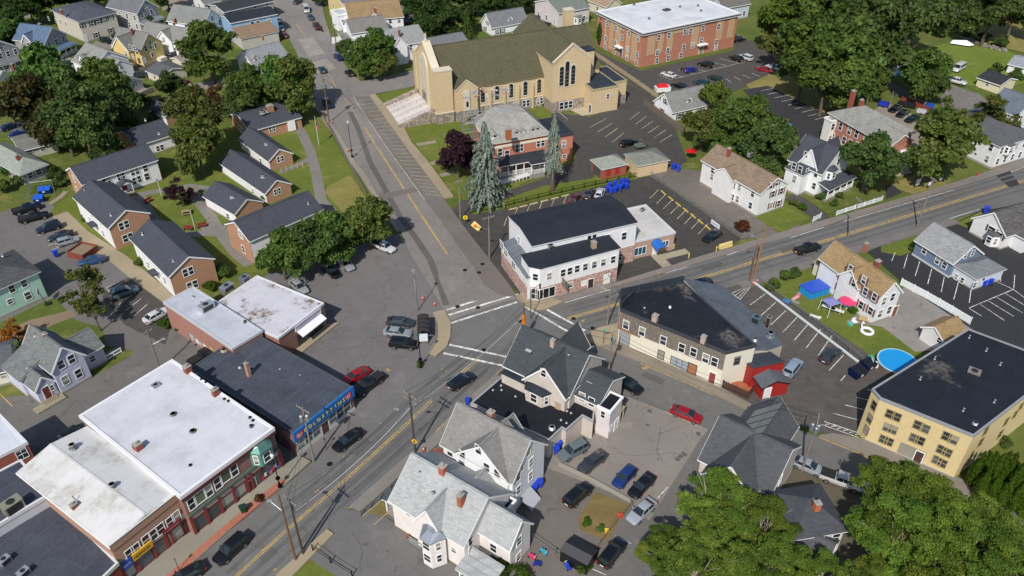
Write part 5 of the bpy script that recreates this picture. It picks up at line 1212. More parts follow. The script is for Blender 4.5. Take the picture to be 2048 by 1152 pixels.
GW=SID('e8e9ea');GG=SH('7f7d7a','706e6c')
b=Bld('grey_roof_house','tall white house with plain grey cross-gable roof and brick chimney',(1025,960),(1089,888),(887,883),z=6.9)
b.body(6.9,'gable',4.0,'y',wall=GW,rm=GG,base=.4)
b.body(6.7,'gable',3.8,'x',r=(-.4,b.D*.04,5,b.D*.78),wall=GW,rm=GG,over=.3)
b.body(6.0,'gable',2.6,'x',r=(4,b.D*.32,b.W+.6,b.D*.66),wall=GW,rm=GG,over=.3)
b.wp('l',[(925,910),(957,899),(973.5,935),(994.5,948),(926,934)],.85,1.5,off=-.4);b.wp('l',[(1005,940),(900,900),(898,925)],.85,1.5)
b.wp('f',[(1056.5,903),(1062,925),(1036.5,953),(1061,952),(1037,980)],.85,1.5);b.wp('f',[(1044,935)],.7,1.2)
b.part('bulkhead',MB().slab([(b.W*.25,-1.8,.6),(b.W*.55,-1.8,.6),(b.W*.55,-.02,1.9),(b.W*.25,-.02,1.9)],.5),mat('wood','a8aab0'))
b.chim(982,824,10.9,2.0,.8,.8,'a8745c');b.part('side_porch',MB().box(-.9,b.D*.66,0,-.02,b.D*.76,2.8),GW)
DW=SID('cabfb4');DR=SH('3d4246','33383d')
b=Bld('charcoal_roof_house','beige house with charcoal cross-gable roof at the junction corner',(1139.5,788),None,(1011,728),z=6.6,W=9.2)
b.body(6.6,'gable',4.0,'y',wall=DW,rm=DR,base=.4)
b.body(6.5,'gable',3.8,'x',r=(-.9,b.D*.02,4.6,b.D*.64),wall=DW,rm=DR,over=.3)
b.body(6.5,'gable',3.2,'x',r=(4.6,b.D*.3,b.W+1.6,b.D*.68),wall=DW,rm=DR,over=.3)
b.wp('l',[(1087,746)],.8,1.3,off=-.9);b.wp('l',[(1068,774),(1079,780.5),(1089.5,786)],.8,1.5)
b.bay('l',b.D*.42,4.2,1.2,3.7,6.0,DW,TAR('242a33'),off=-.9,wins=[(4.9,1.4)])
b.part('side_ledge',MB().box(-1.0,b.D*.6,3.6,.02,b.D,5.6),DW);b.part('ledge_roof',MB().box(-1.2,b.D*.6-.1,5.6,.02,b.D+.1,5.75),TAR('242a33'))
b.skylight(1057,702,9.0,0,0);b.vent(1137,717,9.3,.9,.13);b.chim(1106,680,11.2,1.6,.6,.6,'b89a90')
rw=[b.lc(1149,777,5.4),b.lc(1206,800,5.4)]
b.body(5.4,'gable',1.9,'y',r=(1.6,rw[1].y,b.W-.6,.02),wall=DW,rm=DR,over=.3)
b.wp('l',[(1164.5,794),(1183,804)],.9,1.6,off=1.6);b.skylight(1180,764,6.6,0,0)
t0,t1,t2=b.lc(1186,810,5.3),b.lc(1220,827,5.3),b.lc(1249,798,5.3)
b.body(5.3,'flat',r=(t0.x,t1.y,t2.x,rw[1].y-.02),wall=SID('d8d0d0'),rm=TAR('17191f'),over=.12,par=.15)
b.wp('l',[(1206,829)],.6,1.2,off=t0.x);b.wp('f',[(1221,856)],.7,.8,off=t1.y);b.door('f',1231,857,off=t1.y,col='e0e0e0')
b.part('back_stair',MB().slab([(t2.x,t1.y,2.6),(t2.x+1.3,t1.y,2.6),(t2.x+1.3,t1.y+4.5,2.6),(t2.x,t1.y+4.5,2.6)],.15).box(t2.x+1.1,t1.y+.1,0,t2.x+1.25,t1.y+.25,2.5).box(t2.x+1.1,t1.y+2,0,t2.x+1.25,t1.y+2.15,2.5).box(t2.x+1.1,t1.y+4,0,t2.x+1.25,t1.y+4.15,2.5),mat('wood','a89a70'))
b=Bld('low_black_roof_annex','one-storey beige annex with flat black roof between the two gabled houses',(942,808),(1098,882),(1006,752),z=3.6,cat='annex',W=12)
b.polybody([(1006,753),(942,808),(1098,882),(1124,857),(1132,862),(1165,833),(1186,844),(1190,812),(1150,800),(1120,790)],3.6,3.6,DW,TAR('17191f'),'9a9a9c',ov=.06,par=.12)
b.vent(1104,857,3.7,.4,.3,'c8ccd0',name='roof_fan');b.chim(1118,804,4.9,1.2,.8,.7,'b09478')
for x,y in((1002,771),(986,780),(1003,780),(1031,793),(1053,796),(1057,798),(1063,801),(1072,803),(1122,840),(1134,822),(1142,826),(1133,846)):b.vent(x,y,3.72,.05,.1,'e0e0e0',name='roof_patch')
for x,y in((1045,752),(1057,755)):b.unit(x,y,5.6,.8,.8,.7,'a89878')
# -- solar house and neighbour, lower right
SW=SID('c4bdb6');SR=SH('4c4e53','3f4146')
b=Bld('solar_house','dark-roofed cross-gable house with a row of solar panels',(1541,985),(1598,892),(1402,916),z=5.2)
b.body(5.2,'gable',3.6,'y',wall=SW,rm=SR,base=.4,over=.4)
b.body(5.2,'gable',3.4,'x',r=(-2.0,b.D*.18,b.W+3.4,b.D*.84),wall=SW,rm=SR,over=.4)
b.wp('f',[(1561,958)],.9,1.4,zmax=4.0)
q=[b.lc(x,y,7.6)for x,y in((1501,838),(1539,829),(1510,872),(1474,880))]
sx=3.4/(b.D*.33);yn=b.D*.84
for k in range(4):
 x0=b.W*.42+k*1.75
 f=lambda y:5.2+(yn-y)*sx+.34
 ya,yb=yn-.9,yn-4.4
 p_=b.part('solar_panel',MB().slab([(x0,ya,f(ya)),(x0+1.62,ya,f(ya)),(x0+1.62,yb,f(yb)),(x0,yb,f(yb))],.06),mat('metal','3a3f44'))
 MB().slab([(x0+.06,ya-.06,f(ya-.06)+.008),(x0+1.56,ya-.06,f(ya-.06)+.008),(x0+1.56,yb+.06,f(yb+.06)+.008),(x0+.06,yb+.06,f(yb+.06)+.008)],.005).build('cell_glass',mat('plastic','767c7a'),p_)
b.body(3.4,'gable',2.0,'y',r=(-5.5,-9,-.5,b.D*.2),wall=SW,rm=SR,over=.35)
b=Bld('shaded_house','dark hip-roofed house with orange chimney half under the bright maples',(1586,1075),(1690,1058),(1600,978),z=5.4)
b.body(5.4,'hip',2.4,wall=SID('c8c4bc'),rm=SH('44464e','36383f'),over=.45,base=.4);b.chim(1636,1006,8.4,1.2,.7,.7,'b0643c');b.vent(1625,1002,7.4,.6,.1);wrow(b,'f',4,4.0);wrow(b,'f',4,1.6)
# -- upper-left neighbourhood
def hs(name,label,p0,p1,p2,h,rise,axis,wall,roof,cat='house',nf=2,nl=2,nr=0,st=2,base=.4,sh=None,**kw):
 b=Bld(name,label,p0,p1,p2,z=h,cat=cat,**{k:v for k,v in kw.items()if k in('W','D')})
 b.body(h,'hip' if axis=='h' else 'gable',rise,'x' if axis=='h' else axis,wall=SID(wall),rm=SH(*roof)if isinstance(roof,tuple)else SH(roof),base=base)
 for s in range(st):
  z=1.7+s*2.7
  if z+.9<h+(.3 if axis=='y' else 0):
   if nf:wrow(b,'f',nf,z,sh=sh)
   if nl:wrow(b,'l',nl,z)
   if nr:wrow(b,'r',nr,z)
 if axis=='y' and rise>2.4:b.win('f',b.W/2,h+.7,.8,1.2)
 return b
b=hs('grey_house','grey clapboard house with enclosed porch at the upper left edge',(-25,112),(36,94),(-40,80),5.4,3.0,'y','9a9ca0','6f7478',nf=4)
b.porch(0,-2.6,b.W,-.02,2.9,SH('6a6e72'),posts=6,low='f',deck=.4)
b=hs('blue_roof_house','grey house with blue metal-look roof and white railed porch',(89,86),(131,68),(49,69),5.4,3.2,'y','98989a',('50667e','465a70'),nf=3,st=2)
b.body(5.2,'gable',2.2,'x',r=(-.7,b.D*.35,3,b.D*.68),wall=SID('98989a'),rm=SH('50667e','465a70'),over=.3);b.porch(0,-2.6,b.W,-.02,2.9,SH('50667e'),posts=5,low='f',deck=.6);b.chim(79,48,9.0,1.4,.7,.7)
b.win('l',b.D*.5,4.4,.9,1.4,off=-.7);b.part('side_stair',MB().slab([(-2.2,b.D*.5,1.4),(-.75,b.D*.5,1.4),(-.75,b.D*.9,1.4),(-2.2,b.D*.9,1.4)],.2).box(-2.2,b.D*.5,1.4,-2.1,b.D*.9,2.4),mat('paint','dcdcdc'))
b=Bld('beige_block','big beige two-storey block with slate hip roof and black shutters',(157.5,42.5),(230,24.5),(85,24),z=6.6,cat='apartment house')
b.body(6.6,'hip',1.7,wall=SID('c6c0b4'),rm=SH('484c56'),over=.5,base=.4,hipk=.8)
b.wp('f',[(165,51),(184,47),(196,43),(208,39.5),(221,35),(193,70),(222,61)],.9,1.4,sh='26282c').wp('l',[(97.5,37),(112,41),(121,44),(132,48)],.8,1.2);b.door('f',172,80,col='d8d8d8')
b.body(7.4,'hip',1.3,r=(2.5,4,b.W-4,b.D-3),z0=6.6,wall=SID('c6c0b4'),rm=SH('40444e'),over=.4);b.chim(122,20,9.0,1.2,.7,.7)
b=hs('tall_grey_house','tall pale house with grey-blue gable front and cedar shrubs',(274,26),(314,13),(227,8),6.2,3.2,'y','b4b2ae','63666a',nf=2,nl=4)
b.gpanel('f',6.2,3.2,SID('8a8f98'),z0=3.2,name='grey_gable');b.wp('f',[(284,30),(303,24),(289,12)],.9,1.4,off=-.06);b.porch(0,-2.0,b.W,-.02,3.0,SH('7a7c80'),posts=4,low='f')
b=hs('yellow_house','yellow clapboard house with cross gables and grey roof',(280,100),(323,83),(240,82),5.0,3.6,'y','d8c080','74746f',nf=0,nl=0)
b.body(5.0,'gable',3.2,'x',r=(-1.8,b.D*.25,3,b.D*.8),wall=SID('d8c080'),rm=SH('74746f'),over=.3)
b.wp('f',[(291,97),(301,93),(311,91),(305,109)],.85,1.4).wp('l',[(261,94),(269,97),(252,107),(266,113)],.8,1.3,off=-1.8);b.chim(262,58,9.5,1.6,.6,.6);b.door('f',288,120,col='dcdcdc');b.part('bulkhead',MB().box(b.W*.6,-1.6,0,b.W*.9,-.02,1.1),mat('paint','d8d4c8'))
b=hs('white_cross_gable','white cross-gabled house between the yellow house and the big maple',(372,86),(403,72),(312,59),4.6,3.0,'y','e8e9ea','7c7c78',nf=2,nl=5)
b.body(4.6,'gable',2.6,'x',r=(-.6,b.D*.3,3,b.D*.62),wall=SID('e8e9ea'),rm=SH('7c7c78'),over=.3);b.chim(349,37,8.6,1.4,.7,.7);b.win('l',b.D*.46,4.8,.8,1.3,off=-.6)
b=hs('white_gable_house','white gable-front house with long grey roof beside the blue building',(407,50),(443,33),(362,28),5.8,3.4,'y','e8e9ea','787a78',nf=3,nl=3);b.chim(387,11,9.5,1.2,.6,.6)
b=Bld('blue_building','powder-blue two-storey building with black roof by the upper street',(461,46),(553,28),(440,32),z=6.3,cat='house')
b.body(6.3,'gable',1.0,'x',wall=SID('8fb0cc'),rm=TAR('262a31'),over=.35,base=.4);b.wp('f',[(505,48),(516,46),(539,43)],1.0,1.5);b.win('r',b.D*.4,4.6);b.win('r',b.D*.7,4.6);b.wp('f',[(495,62)],.9,1.4)
f0,f1=b.lc(475,78,3.4),b.lc(552,60,3.4);b.body(3.4,'shed_f',1.2,r=(f0.x+1,f1.y-1.5,f1.x,-.02),wall=SID('bcb8b0'),rm=SH('86705a'),over=.3)
b=hs('black_flat_house','building with black roof behind the powder-blue building',(448,24),(545,2),(440,8),5.5,.9,'x','a8a8a4','2c3036',nf=4,nl=1,D=10)
b=hs('white_shed_dormer_house','white house with pale grey roof and small dormer beside the roadside trees',(506,131),(576,111),(474,115),4.2,2.8,'x','e8e9ea','85888a',nf=3,nl=1,st=1)
b.dormer('f',b.W*.15,1.6,4.6,5.7,3,SID('e8e9ea'),SH('85888a'),.9,rise=.7);b.body(2.8,'gable',1.4,'y',r=(-1,-4.5,4,.02),wall=SID('e8e9ea'),rm=SH('85888a'),over=.3);b.chim(525,72,8.0,1.2,.5,.5,'b05a40')
b.body(2.4,'shed_f',.9,r=(-4,-6.5,-1.05,-2),wall=SID('e8e9ea'),rm=SH('5a5e64'),over=.25)
b=hs('white_gambrel','white house with grey roof and dormer left of the low bluish roof',(145,121),(185,137),(206,96),4.2,3.4,'x','e8e9ea','84857f',nf=3,nl=0,st=1)
b.dormer('f',b.W*.4,2.6,4.3,5.2,4,SID('e0e2e4'),SH('84857f'),.5,rise=1.4,win=(.8,1.1));b.body(4.2,'gable',2.0,'x',r=(b.W-.02,2.0,b.W+5.5,8.5),wall=SID('e8e9ea'),rm=SH('84857f'),over=.3);b.win('r',5.2,4.4,.8,1.2,off=b.W+5.5)
b=hs('low_blue_grey_house','low pale house with blue-grey gable roof and back deck',(239,179),(283,159),(186,142),2.9,1.8,'y','cfd3d8','70767e',nf=0,nl=3,st=1)
b.wp('f',[(267,168),(271,167)],.9,1.3);b.door('f',c=b.W*.32,col='4a5258',z=1.3);b.part('deck',MB().box(.5,-3.6,0,b.W,-.05,.6),mat('wood','8f8678'));b.part('deck_railing',MB().box(.5,-3.6,.6,b.W,-3.5,1.5),mat('wood','a09888'))
b=hs('dark_roof_garage','cream garage with charcoal roof below the yellow house',(322,153),(371,137),(297,140),2.5,1.2,'y','d2cdb6','56585a',cat='garage',nf=1,nl=1,st=1)
b=hs('cream_lean_garage','tiny cream garage tucked behind the big roadside maple',(362,124),(384,117),(358,112),2.3,.7,'x','d0c8a8','8a857a',cat='garage',nf=1,nl=0,st=1)
b=hs('white_edge_house','small white house with pale roof behind the dark reddish tree',(-10,168),(30,150),(-30,140),3.6,2.2,'y','d8d8d8','9a9a98',nf=2,nl=1,st=1);b.chim(24,128,7.2,1.6,.7,.6)
# -- upper middle
b=hs('cream_yellow_house','cream-yellow house behind the tan-roofed house on the upper street',(700,26),(750,17),(683,-8),5.6,2.6,'x','d0bc84','6f6f70',nf=3,nl=2)
b.body(5.4,'flat',r=(-4,.5,.02,6),wall=SID('e8e9ea'),rm=TAR('9aa0a4'),over=.15)
b=hs('tan_roof_white_house','white house with bright tan roof on the upper street',(700,43),(806,33),(692,10),5.4,3.0,'x','e8e9ea',('8f7856','7a6344'),nf=6,nl=2)
b.body(5.4,'gable',2.4,'y',r=(b.W*.34,-1.2,b.W*.58,5),wall=SID('e8e9ea'),rm=SH('8f7856','7a6344'),over=.3);b.chim(750,16,9.8,1.6,.7,.7);b.win('f',b.W*.46,5.6,.9,1.3,off=-1.2)
b.body(5.0,'flat',r=(-2.6,-3,.02,3),wall=SID('e8e9ea'),rm=TAR('3a4048'),over=.15);b.part('front_stair',MB().slab([(-6.5,-3.4,.2),(-2.6,-3.4,1.6),(-2.6,-1.4,1.6),(-6.5,-1.4,.2)],.3).box(-6.5,-3.45,.6,-2.6,-3.35,2.2),mat('paint','d8d8d8'))
b=hs('grey_roof_white_house','white house with grey roof half behind the roadside maple',(703,66),(775,56),(698,45),5.2,2.4,'x','e8e9ea','77746f',nf=4,nl=1)
b.porch(-.02-2.0,0,-.02,b.D,2.8,SH('77746f'),posts=4,low='l')
b=hs('white_triple_house','white three-decker with pale roof, front gable and side porch near the church',(781,93),(853,81),(750,66),5.4,2.6,'x','e8e9ea','8c8e8c',nf=0,nl=1)
b.body(5.4,'gable',2.4,'y',r=(.5,-1.0,b.W*.42,5),wall=SID('e8e9ea'),rm=SH('8c8e8c'),over=.3);b.wp('f',[(790,84),(792,100),(793,118)],.9,1.4,off=-1.0);b.wp('f',[(822,92),(838,94),(814,115)],.8,1.5)
b.porch(b.W*.55,-2.6,b.W,-.02,2.8,SH('8c8e8c'),posts=4,low='f');b.chim(798,60,8.8,1.4,.6,.6)
b=hs('shuttered_cape','white cape house with grey roof and dark shutters behind the church',(983,54),(1054,41),(952,44),3.0,3.2,'x','e8e9ea','6f7175',nf=0,nl=1,st=1)
b.wp('f',[(996,64),(1005,62)],.9,1.4,sh='4a5a6c');b.wp('l',[(975,46),(970,58)],.8,1.3,sh='4a5a6c');b.dormer('f',b.W*.55,2.0,3.4,4.4,3,SID('e8e9ea'),SH('6f7175'),.6,rise=.9)
b=hs('pale_pink_house','pale house with green-grey roof and side porch above the church roof',(1118,26),(1179,14),(1088,0),5.0,2.4,'x','d2c9c8','70766f',nf=3,nl=3)
b.bay('f',b.W*.62,3,1.2,.3,2.8,SID('d8d8d8'),SH('70766f'),wins=[(1.7,1.2)])
b=hs('grey_back_garage','grey-roofed garage half hidden by the church ridge',(866,97),(936,84),(858,86),2.4,1.6,'x','b8b4ac','6d6f72',cat='garage',nf=0,nl=0,st=1,D=9)
b=hs('cream_top_house','cream gable house cut by the top edge near the apartment roof',(1214,13),(1242,6),(1190,-3),3.6,2.2,'y','d4cdb8','97826a',nf=2,nl=1,st=1)
b=hs('pale_blue_top_house','pale blue house at the top edge behind the apartment house',(1446,16),(1500,6),(1430,2),4.8,2.2,'x','c2ccd4','6a6460',nf=3,nl=1,st=1)
b=hs('white_top_house','white house at the very top edge beside the dark lane',(408,8),(440,1),(400,-6),3.2,2.0,'x','d8d8d8','6a6c6e',nf=2,nl=1,st=1)
#  VEHICLES  (+x forward, origin on the ground)
CT={'sedan':dict(st=[(-2.40,.66,.44,.78),(-2.32,.82,.3,.96),(-1.95,.89,.23,1.03),(-1.0,.91,.2,1.0),(0,.91,.2,.97),(.95,.91,.2,.95),(1.25,.9,.2,.93),(1.9,.87,.22,.83),(2.25,.79,.27,.72),(2.40,.6,.38,.58)],gh=(-1.95,-1.2,.2,1.15,.98,1.45,.83,.6),ax=(1.42,-1.38),r=.33),'suv':dict(st=[(-2.35,.72,.5,.95),(-2.28,.86,.36,1.08),(-1.9,.93,.3,1.12),(-1.0,.94,.27,1.1),(0,.94,.27,1.08),(.95,.94,.27,1.07),(1.25,.93,.27,1.05),(1.85,.91,.28,.98),(2.22,.85,.33,.88),(2.35,.68,.42,.72)],gh=(-2.25,-1.95,.35,1.15,1.08,1.74,.87,.68),ax=(1.4,-1.4),r=.37),'hatch':dict(st=[(-2.08,.66,.46,.85),(-2.02,.8,.33,.98),(-1.6,.87,.26,1.02),(-.8,.88,.24,1.0),(0,.88,.24,.98),(.75,.88,.24,.97),(1.05,.87,.24,.95),(1.6,.84,.26,.88),(1.95,.76,.3,.78),(2.08,.6,.4,.62)],gh=(-1.95,-1.5,.3,1.1,.98,1.52,.8,.62),ax=(1.28,-1.25),r=.32),'pickup':dict(st=[(-2.85,.78,.6,1.0),(-2.8,.9,.45,1.12),(-2.0,.95,.4,1.14),(-1.0,.96,.4,1.14),(0,.96,.36,1.13),(.95,.96,.36,1.12),(1.3,.95,.36,1.1),(2.1,.93,.38,1.06),(2.65,.87,.42,.98),(2.8,.72,.5,.82)],gh=(-.75,-.6,.75,1.35,1.13,1.82,.87,.7),ax=(1.85,-1.75),r=.4,bed=(-2.72,-.85)),'van':dict(st=[(-2.7,.82,.5,1.05),(-2.66,.94,.36,1.15),(-2.0,.98,.3,1.16),(-1.0,.98,.3,1.16),(0,.98,.3,1.15),(1.2,.98,.3,1.14),(1.6,.97,.3,1.12),(2.1,.95,.32,1.04),(2.55,.88,.36,.92),(2.7,.7,.46,.76)],gh=(-2.62,-2.55,1.0,1.75,1.14,2.1,.93,.82),ax=(1.75,-1.7),r=.37),}
def car_body(t):
 d=CT[t];m=MB();st=d['st'];rows=[]
 for x,w_,zb,zt in st:
  h=zt-zb
  half=[(0,zb),(.82*w_,zb),(.97*w_,zb+.16*h),(w_,zb+.45*h),(.985*w_,zb+.78*h),(.9*w_,zt-.04),(.55*w_,zt),(0,zt+.012)]
  rows.append([(x,y,z)for y,z in half]+[(x,-y,z)for y,z in half[-2:0:-1]])
 n=len(rows[0]);v=[p for r in rows for p in r];f=[]
 for i in range(len(rows)-1):
  for j in range(n):a=i*n+j;b2=i*n+(j+1)%n;f.append((a,b2,b2+n,a+n))
 f.append(tuple(range(n-1,-1,-1)));f.append(tuple(range((len(rows)-1)*n,len(rows)*n)))
 m.poly(v,f)
 x0,x1,x2,x3,zb,zt,wb,wt=d['gh'];xm=(x1+x2)/2
 v=[(x0,-wb,zb-.06),(x3,-wb,zb-.06),(x3,wb,zb-.06),(x0,wb,zb-.06),(x1,-wt,zt-.06),(x2,-wt,zt-.06),(x2,wt,zt-.06),(x1,wt,zt-.06),(x1+.12,-wt*.8,zt),(x2-.18,-wt*.8,zt),(x2-.18,wt*.8,zt),(x1+.12,wt*.8,zt)]
 m.poly(v,[(0,1,5,4),(1,2,6,5),(2,3,7,6),(3,0,4,7),(4,5,9,8),(5,6,10,9),(6,7,11,10),(7,4,8,11),(8,9,10,11)])
 for s in(-1,1):m.box(x3-.55,s*(wb+.05)-.09,zb+.05,x3-.37,s*(wb+.05)+.09,zb+.2)
 return m
def quad_on(a,b,c,d,i0=.07,i1=.1,off=.014):
 """panel on the quad a,b,c,d (a-b bottom edge, d-c top edge), inset and lifted off the body"""
 a,b,c,d=map(Vector,(a,b,c,d));n=(b-a).cross(d-a).normalized()
 P=lambda u,v:a*(1-u)*(1-v)+b*u*(1-v)+c*u*v+d*(1-u)*v
 q=[P(i0,i1),P(1-i0,i1),P(1-i0,1-i1),P(i0,1-i1)]
 m=MB();m.poly([p+n*off for p in q]+[p-n*.02 for p in q],[(0,1,2,3),(0,4,5,1),(1,5,6,2),(2,6,7,3),(3,7,4,0)]);return m
GLS=mat('carglass','232b30')
def car_parts(t):
 d=CT[t];x0,x1,x2,x3,zb,zt,wb,wt=d['gh'];z1,z0=zt-.07,zb-.0
 L=[]
 L.append(('windshield',quad_on((x3,-wb,z0),(x3,wb,z0),(x2,wt,z1),(x2,-wt,z1),.05,.06),'g'))
 L.append(('rear_window',quad_on((x0,wb,z0),(x0,-wb,z0),(x1,-wt,z1),(x1,wt,z1),.08,.12),'g'))
 ks=2 if t in('sedan','hatch')else(3 if t in('suv','van')else 2)
 for s in(-1,1):
  A=Vector((x0,s*wb,z0));B=Vector((x3,s*wb,z0));C=Vector((x2,s*wt,z1));D=Vector((x1,s*wt,z1))
  for k in range(ks):
   u0,u1=k/ks,(k+1)/ks
   a,b2,c,e=A.lerp(B,u0),A.lerp(B,u1),D.lerp(C,u1),D.lerp(C,u0)
   L.append(('side_window',quad_on(a,b2,c,e,.05,.1)if s<0 else quad_on(b2,a,e,c,.05,.1),'g'))
 st=d['st'];xf,xr=st[-1][0],st[0][0]
 for s in(-1,1):
  L.append(('headlight',MB().poly([(xf-.06,s*.42,.6*st[-2][3]+.12),(xf-.17,s*.72,.6*st[-2][3]+.14),(xf-.2,s*.74,st[-2][3]-.04),(xf-.08,s*.42,st[-2][3]-.1),(xf-.22,s*.42,.5),(xf-.3,s*.7,.5),(xf-.35,s*.72,.68),(xf-.25,s*.42,.65)],[(0,1,2,3),(0,4,5,1),(1,5,6,2),(2,6,7,3),(3,7,4,0),(4,7,6,5)]),'h'))
  L.append(('taillight',MB().box(xr-.01,min(s*.5,s*.84),st[1][3]-.24,xr+.2,max(s*.5,s*.84),st[1][3]-.06),'t'))
 if 'bed' in d:
  a,b2=d['bed'];L.append(('bed_liner',MB().box(a,-.74,1.12,b2,.74,1.17).box(a,-.8,1.16,b2,-.74,1.24).box(a,.74,1.16,b2,.8,1.24).box(a-.02,-.8,1.16,a+.05,.8,1.24),'b'))
 L.append(('number_plate',MB().box(xr-.03,-.26,.62,xr+.08,.26,.76),'p'))
 return L
PM={'g':GLS,'h':mat('lampglass','d8dde0'),'t':mat('lampglass','8f1a1a'),'b':mat('rubber','1c1d1f'),'p':mat('paint','d8d8d4')}
def tyre(r):return cached(('ty',r),lambda:MB().tube((0,-.12,0),(0,.12,0),r,r,16).mesh('tyre',mat('rubber','17181a')))
def rim(r):return cached(('rim',r),lambda:MB().tube((0,-.128,0),(0,.128,0),r*.64,r*.64,12).mesh('rim',mat('metal','9a9c9e')))
def car(t,col,rear,front,label,cat='car',group=None,zoff=.55,sc=1.0):
 a,b2=at(*rear,zoff),at(*front,zoff);c=(a+b2)/2;d=b2-a
 base=gz(c.x,c.y)
 names={'sedan':'parked_car','suv':'parked_suv','hatch':'parked_hatchback','pickup':'pickup_truck','van':'parked_van'}
 o=empty(names[t],label,cat,(c.x,c.y,base),math.atan2(d.y,d.x),group);o.scale=(sc,sc,sc)
 def mk():
  me=car_body(t).mesh('body',mat('carpaint',col));me.polygons.foreach_set('use_smooth',[True]*len(me.polygons));me.set_sharp_from_angle(angle=R(32));return me
 link('body',cached(('cb',t,col),mk),o)
 for i,(nm,me,k)in enumerate(cached(('cp',t),lambda:[(nm,m.mesh(nm,PM[k]),k)for nm,m,k in car_parts(t)])):link(nm,me,o)
 r=CT[t]['r'];w_=CT[t]['st'][4][1]
 for x in CT[t]['ax']:
  for s in(-1,1):
   wl=link('wheel',tyre(r),o,(x,s*(w_-.1),r));link('rim',rim(r),wl)
 return o
BK,DG,NV,SV,WH,RD,MR_='0d0e10','3a3d41','141c2c','9da1a5','dfe0e0','8c1218','4a0d14'
P1,P2,P3,P4='cars in the housing lot','cars along the upper street','cars in the apartment lot','cars in the back lots'
car('pickup',BK,(20,428),(88,409),'black pickup with open bed parked nearest the blue dumpsters','pickup truck')
car('pickup',BK,(37,443),(98,428),'black crew-cab pickup, second from the blue dumpsters','pickup truck')
car('suv',NV,(122,449),(74,463),'dark navy hatchback-like car between black pickup and blue sedan',group=P1)
car('sedan','101d26',(147,466),(96,479),'dark teal-blue car parked beside the silver hatchback',group=P1)
car('hatch',SV,(113,489),(157,476),'silver hatchback parked beside the red planter box',group=P1)
car('sedan','1e3f66',(207,517),(160,526),'blue car half hidden behind the small lot tree',group=P1)
car('suv','4c6069',(228,592),(271,578),'blue-grey wagon parked by the hatched bay',group=P1)
car('sedan',WH,(293,643),(334,620),'white sedan parked at the end of the striped stalls',group=P1)
car('sedan','10203f',(5,259),(36,248),'dark blue sedan at the left edge under the reddish tree',group=P4)
car('sedan','16296a',(20,273),(56,262),'bright blue sedan behind the low garage at left',group=P4)
car('suv',BK,(202,80),(224,85),'black car in front of the beige block',group=P4)
car('sedan',BK,(229,72),(245,68),'black car at the corner of the beige block',group=P4)
car('suv',BK,(326,95),(348,101),'black car beside the white cross-gabled house',group=P4)
car('sedan',DG,(344,109),(364,104),'dark car with blue bag near the cream garage',group=P4)
car('sedan','2a2c34',(128,131),(142,123),'dark car beside the white dormered house',group=P4)
car('suv',BK,(134,147),(148,142),'black car below the blue barrel at left',group=P4)
car('suv','1c2622',(268,152),(299,150),'dark boxy truck with white cap beside the charcoal garage','truck')
car('sedan',RD,(360,170),(370,162),'red car tucked under the trees by the lane',group=P4)
car('sedan',NV,(590,8),(602,0),'dark blue car at the top of the upper street',group=P2)
car('van','c9c5c0',(610,14),(616,28),'white work truck with orange load on the upper street','truck')
car('sedan','39475a',(618,30),(625,42),'slate blue car behind the white work truck',group=P2)
car('pickup',MR_,(628,46),(640,63),'dark red pickup by the kerb of the upper street','pickup truck')
car('sedan',SV,(566,64),(558,50),'silver car beside the powder-blue building',group=P2)
car('sedan',WH,(558,46),(553,34),'white car beside the powder-blue building',group=P2)
car('sedan','5a1620',(573,76),(565,64),'maroon car nearest the corner of the powder-blue building',group=P2)
car('hatch','1a2250',(671,112),(684,121),'blue hatchback turning off the upper street',group=P2)
car('sedan','14363c',(649,148),(640,133),'teal sedan driving down the upper street',group=P2)
car('hatch',BK,(706,153),(692,142),'black hatchback waiting at the side street mouth',group=P2)
car('suv',NV,(649,202),(664,218),'dark car in tree shade at the left kerb',group=P2)
car('sedan','3a1018',(838,172),(848,166),'dark maroon car by the church front corner',group=P2)
car('hatch','2456a0',(1190,20),(1208,16),'bright blue car behind the white apartment roof',group=P4)
car('sedan',DG,(1066,38),(1082,33),'dark car in the yard behind the church ridge',group=P4)
car('sedan',BK,(1082,51),(1098,46),'black car by the pale house behind the church',group=P4)
car('suv',BK,(803,32),(820,24),'black suv at the end of the tan-roofed house',group=P4)
car('sedan','7a1c1c',(778,5),(792,1),'red car near the top edge by the cream house',group=P4)
car('sedan','5c6066',(812,45),(832,38),'grey covered car beside the forest edge',group=P4)
car('sedan',WH,(1349,154),(1325,146),'white sedan at the left end of the apartment stalls',group=P3)
car('hatch','1a2a80',(1372,143),(1392,138),'blue car in the apartment stalls beside a motorcycle',group=P3)
car('suv',BK,(1424,133),(1398,127),'black car in the middle of the apartment stalls',group=P3)
car('suv',BK,(1484,123),(1460,113),'black suv beside the white suv in the apartment lot',group=P3)
car('suv',WH,(1502,120),(1480,112),'white suv at the right end of the apartment stalls',group=P3)
car('sedan',RD,(1538,143),(1515,136),'red sedan at the edge of the apartment lot',group=P3)
car('sedan','c2c4c6',(1556,138),(1536,132),'silver car under the big trees beside the red sedan',group=P3)
car('sedan','1a2a22',(1440,160),(1422,154),'dark green car nearest the light shrubs',group=P3)
car('suv','1e3a48',(1414,170),(1390,163),'dark teal suv behind the white cape cottage',group=P3)
car('sedan',BK,(1368,175),(1350,169),'black car behind the cape cottage chimney end',group=P3)
car('suv',BK,(1466,82),(1488,78),'black car in the shade beside the apartment wall',group=P3)
car('suv',BK,(1242,292),(1272,282),'black suv parked in the church lot',group=P4)
car('hatch',MR_,(1144,407),(1154,390),'dark red car in the yellow-lined stalls behind the corner building',group=P4)
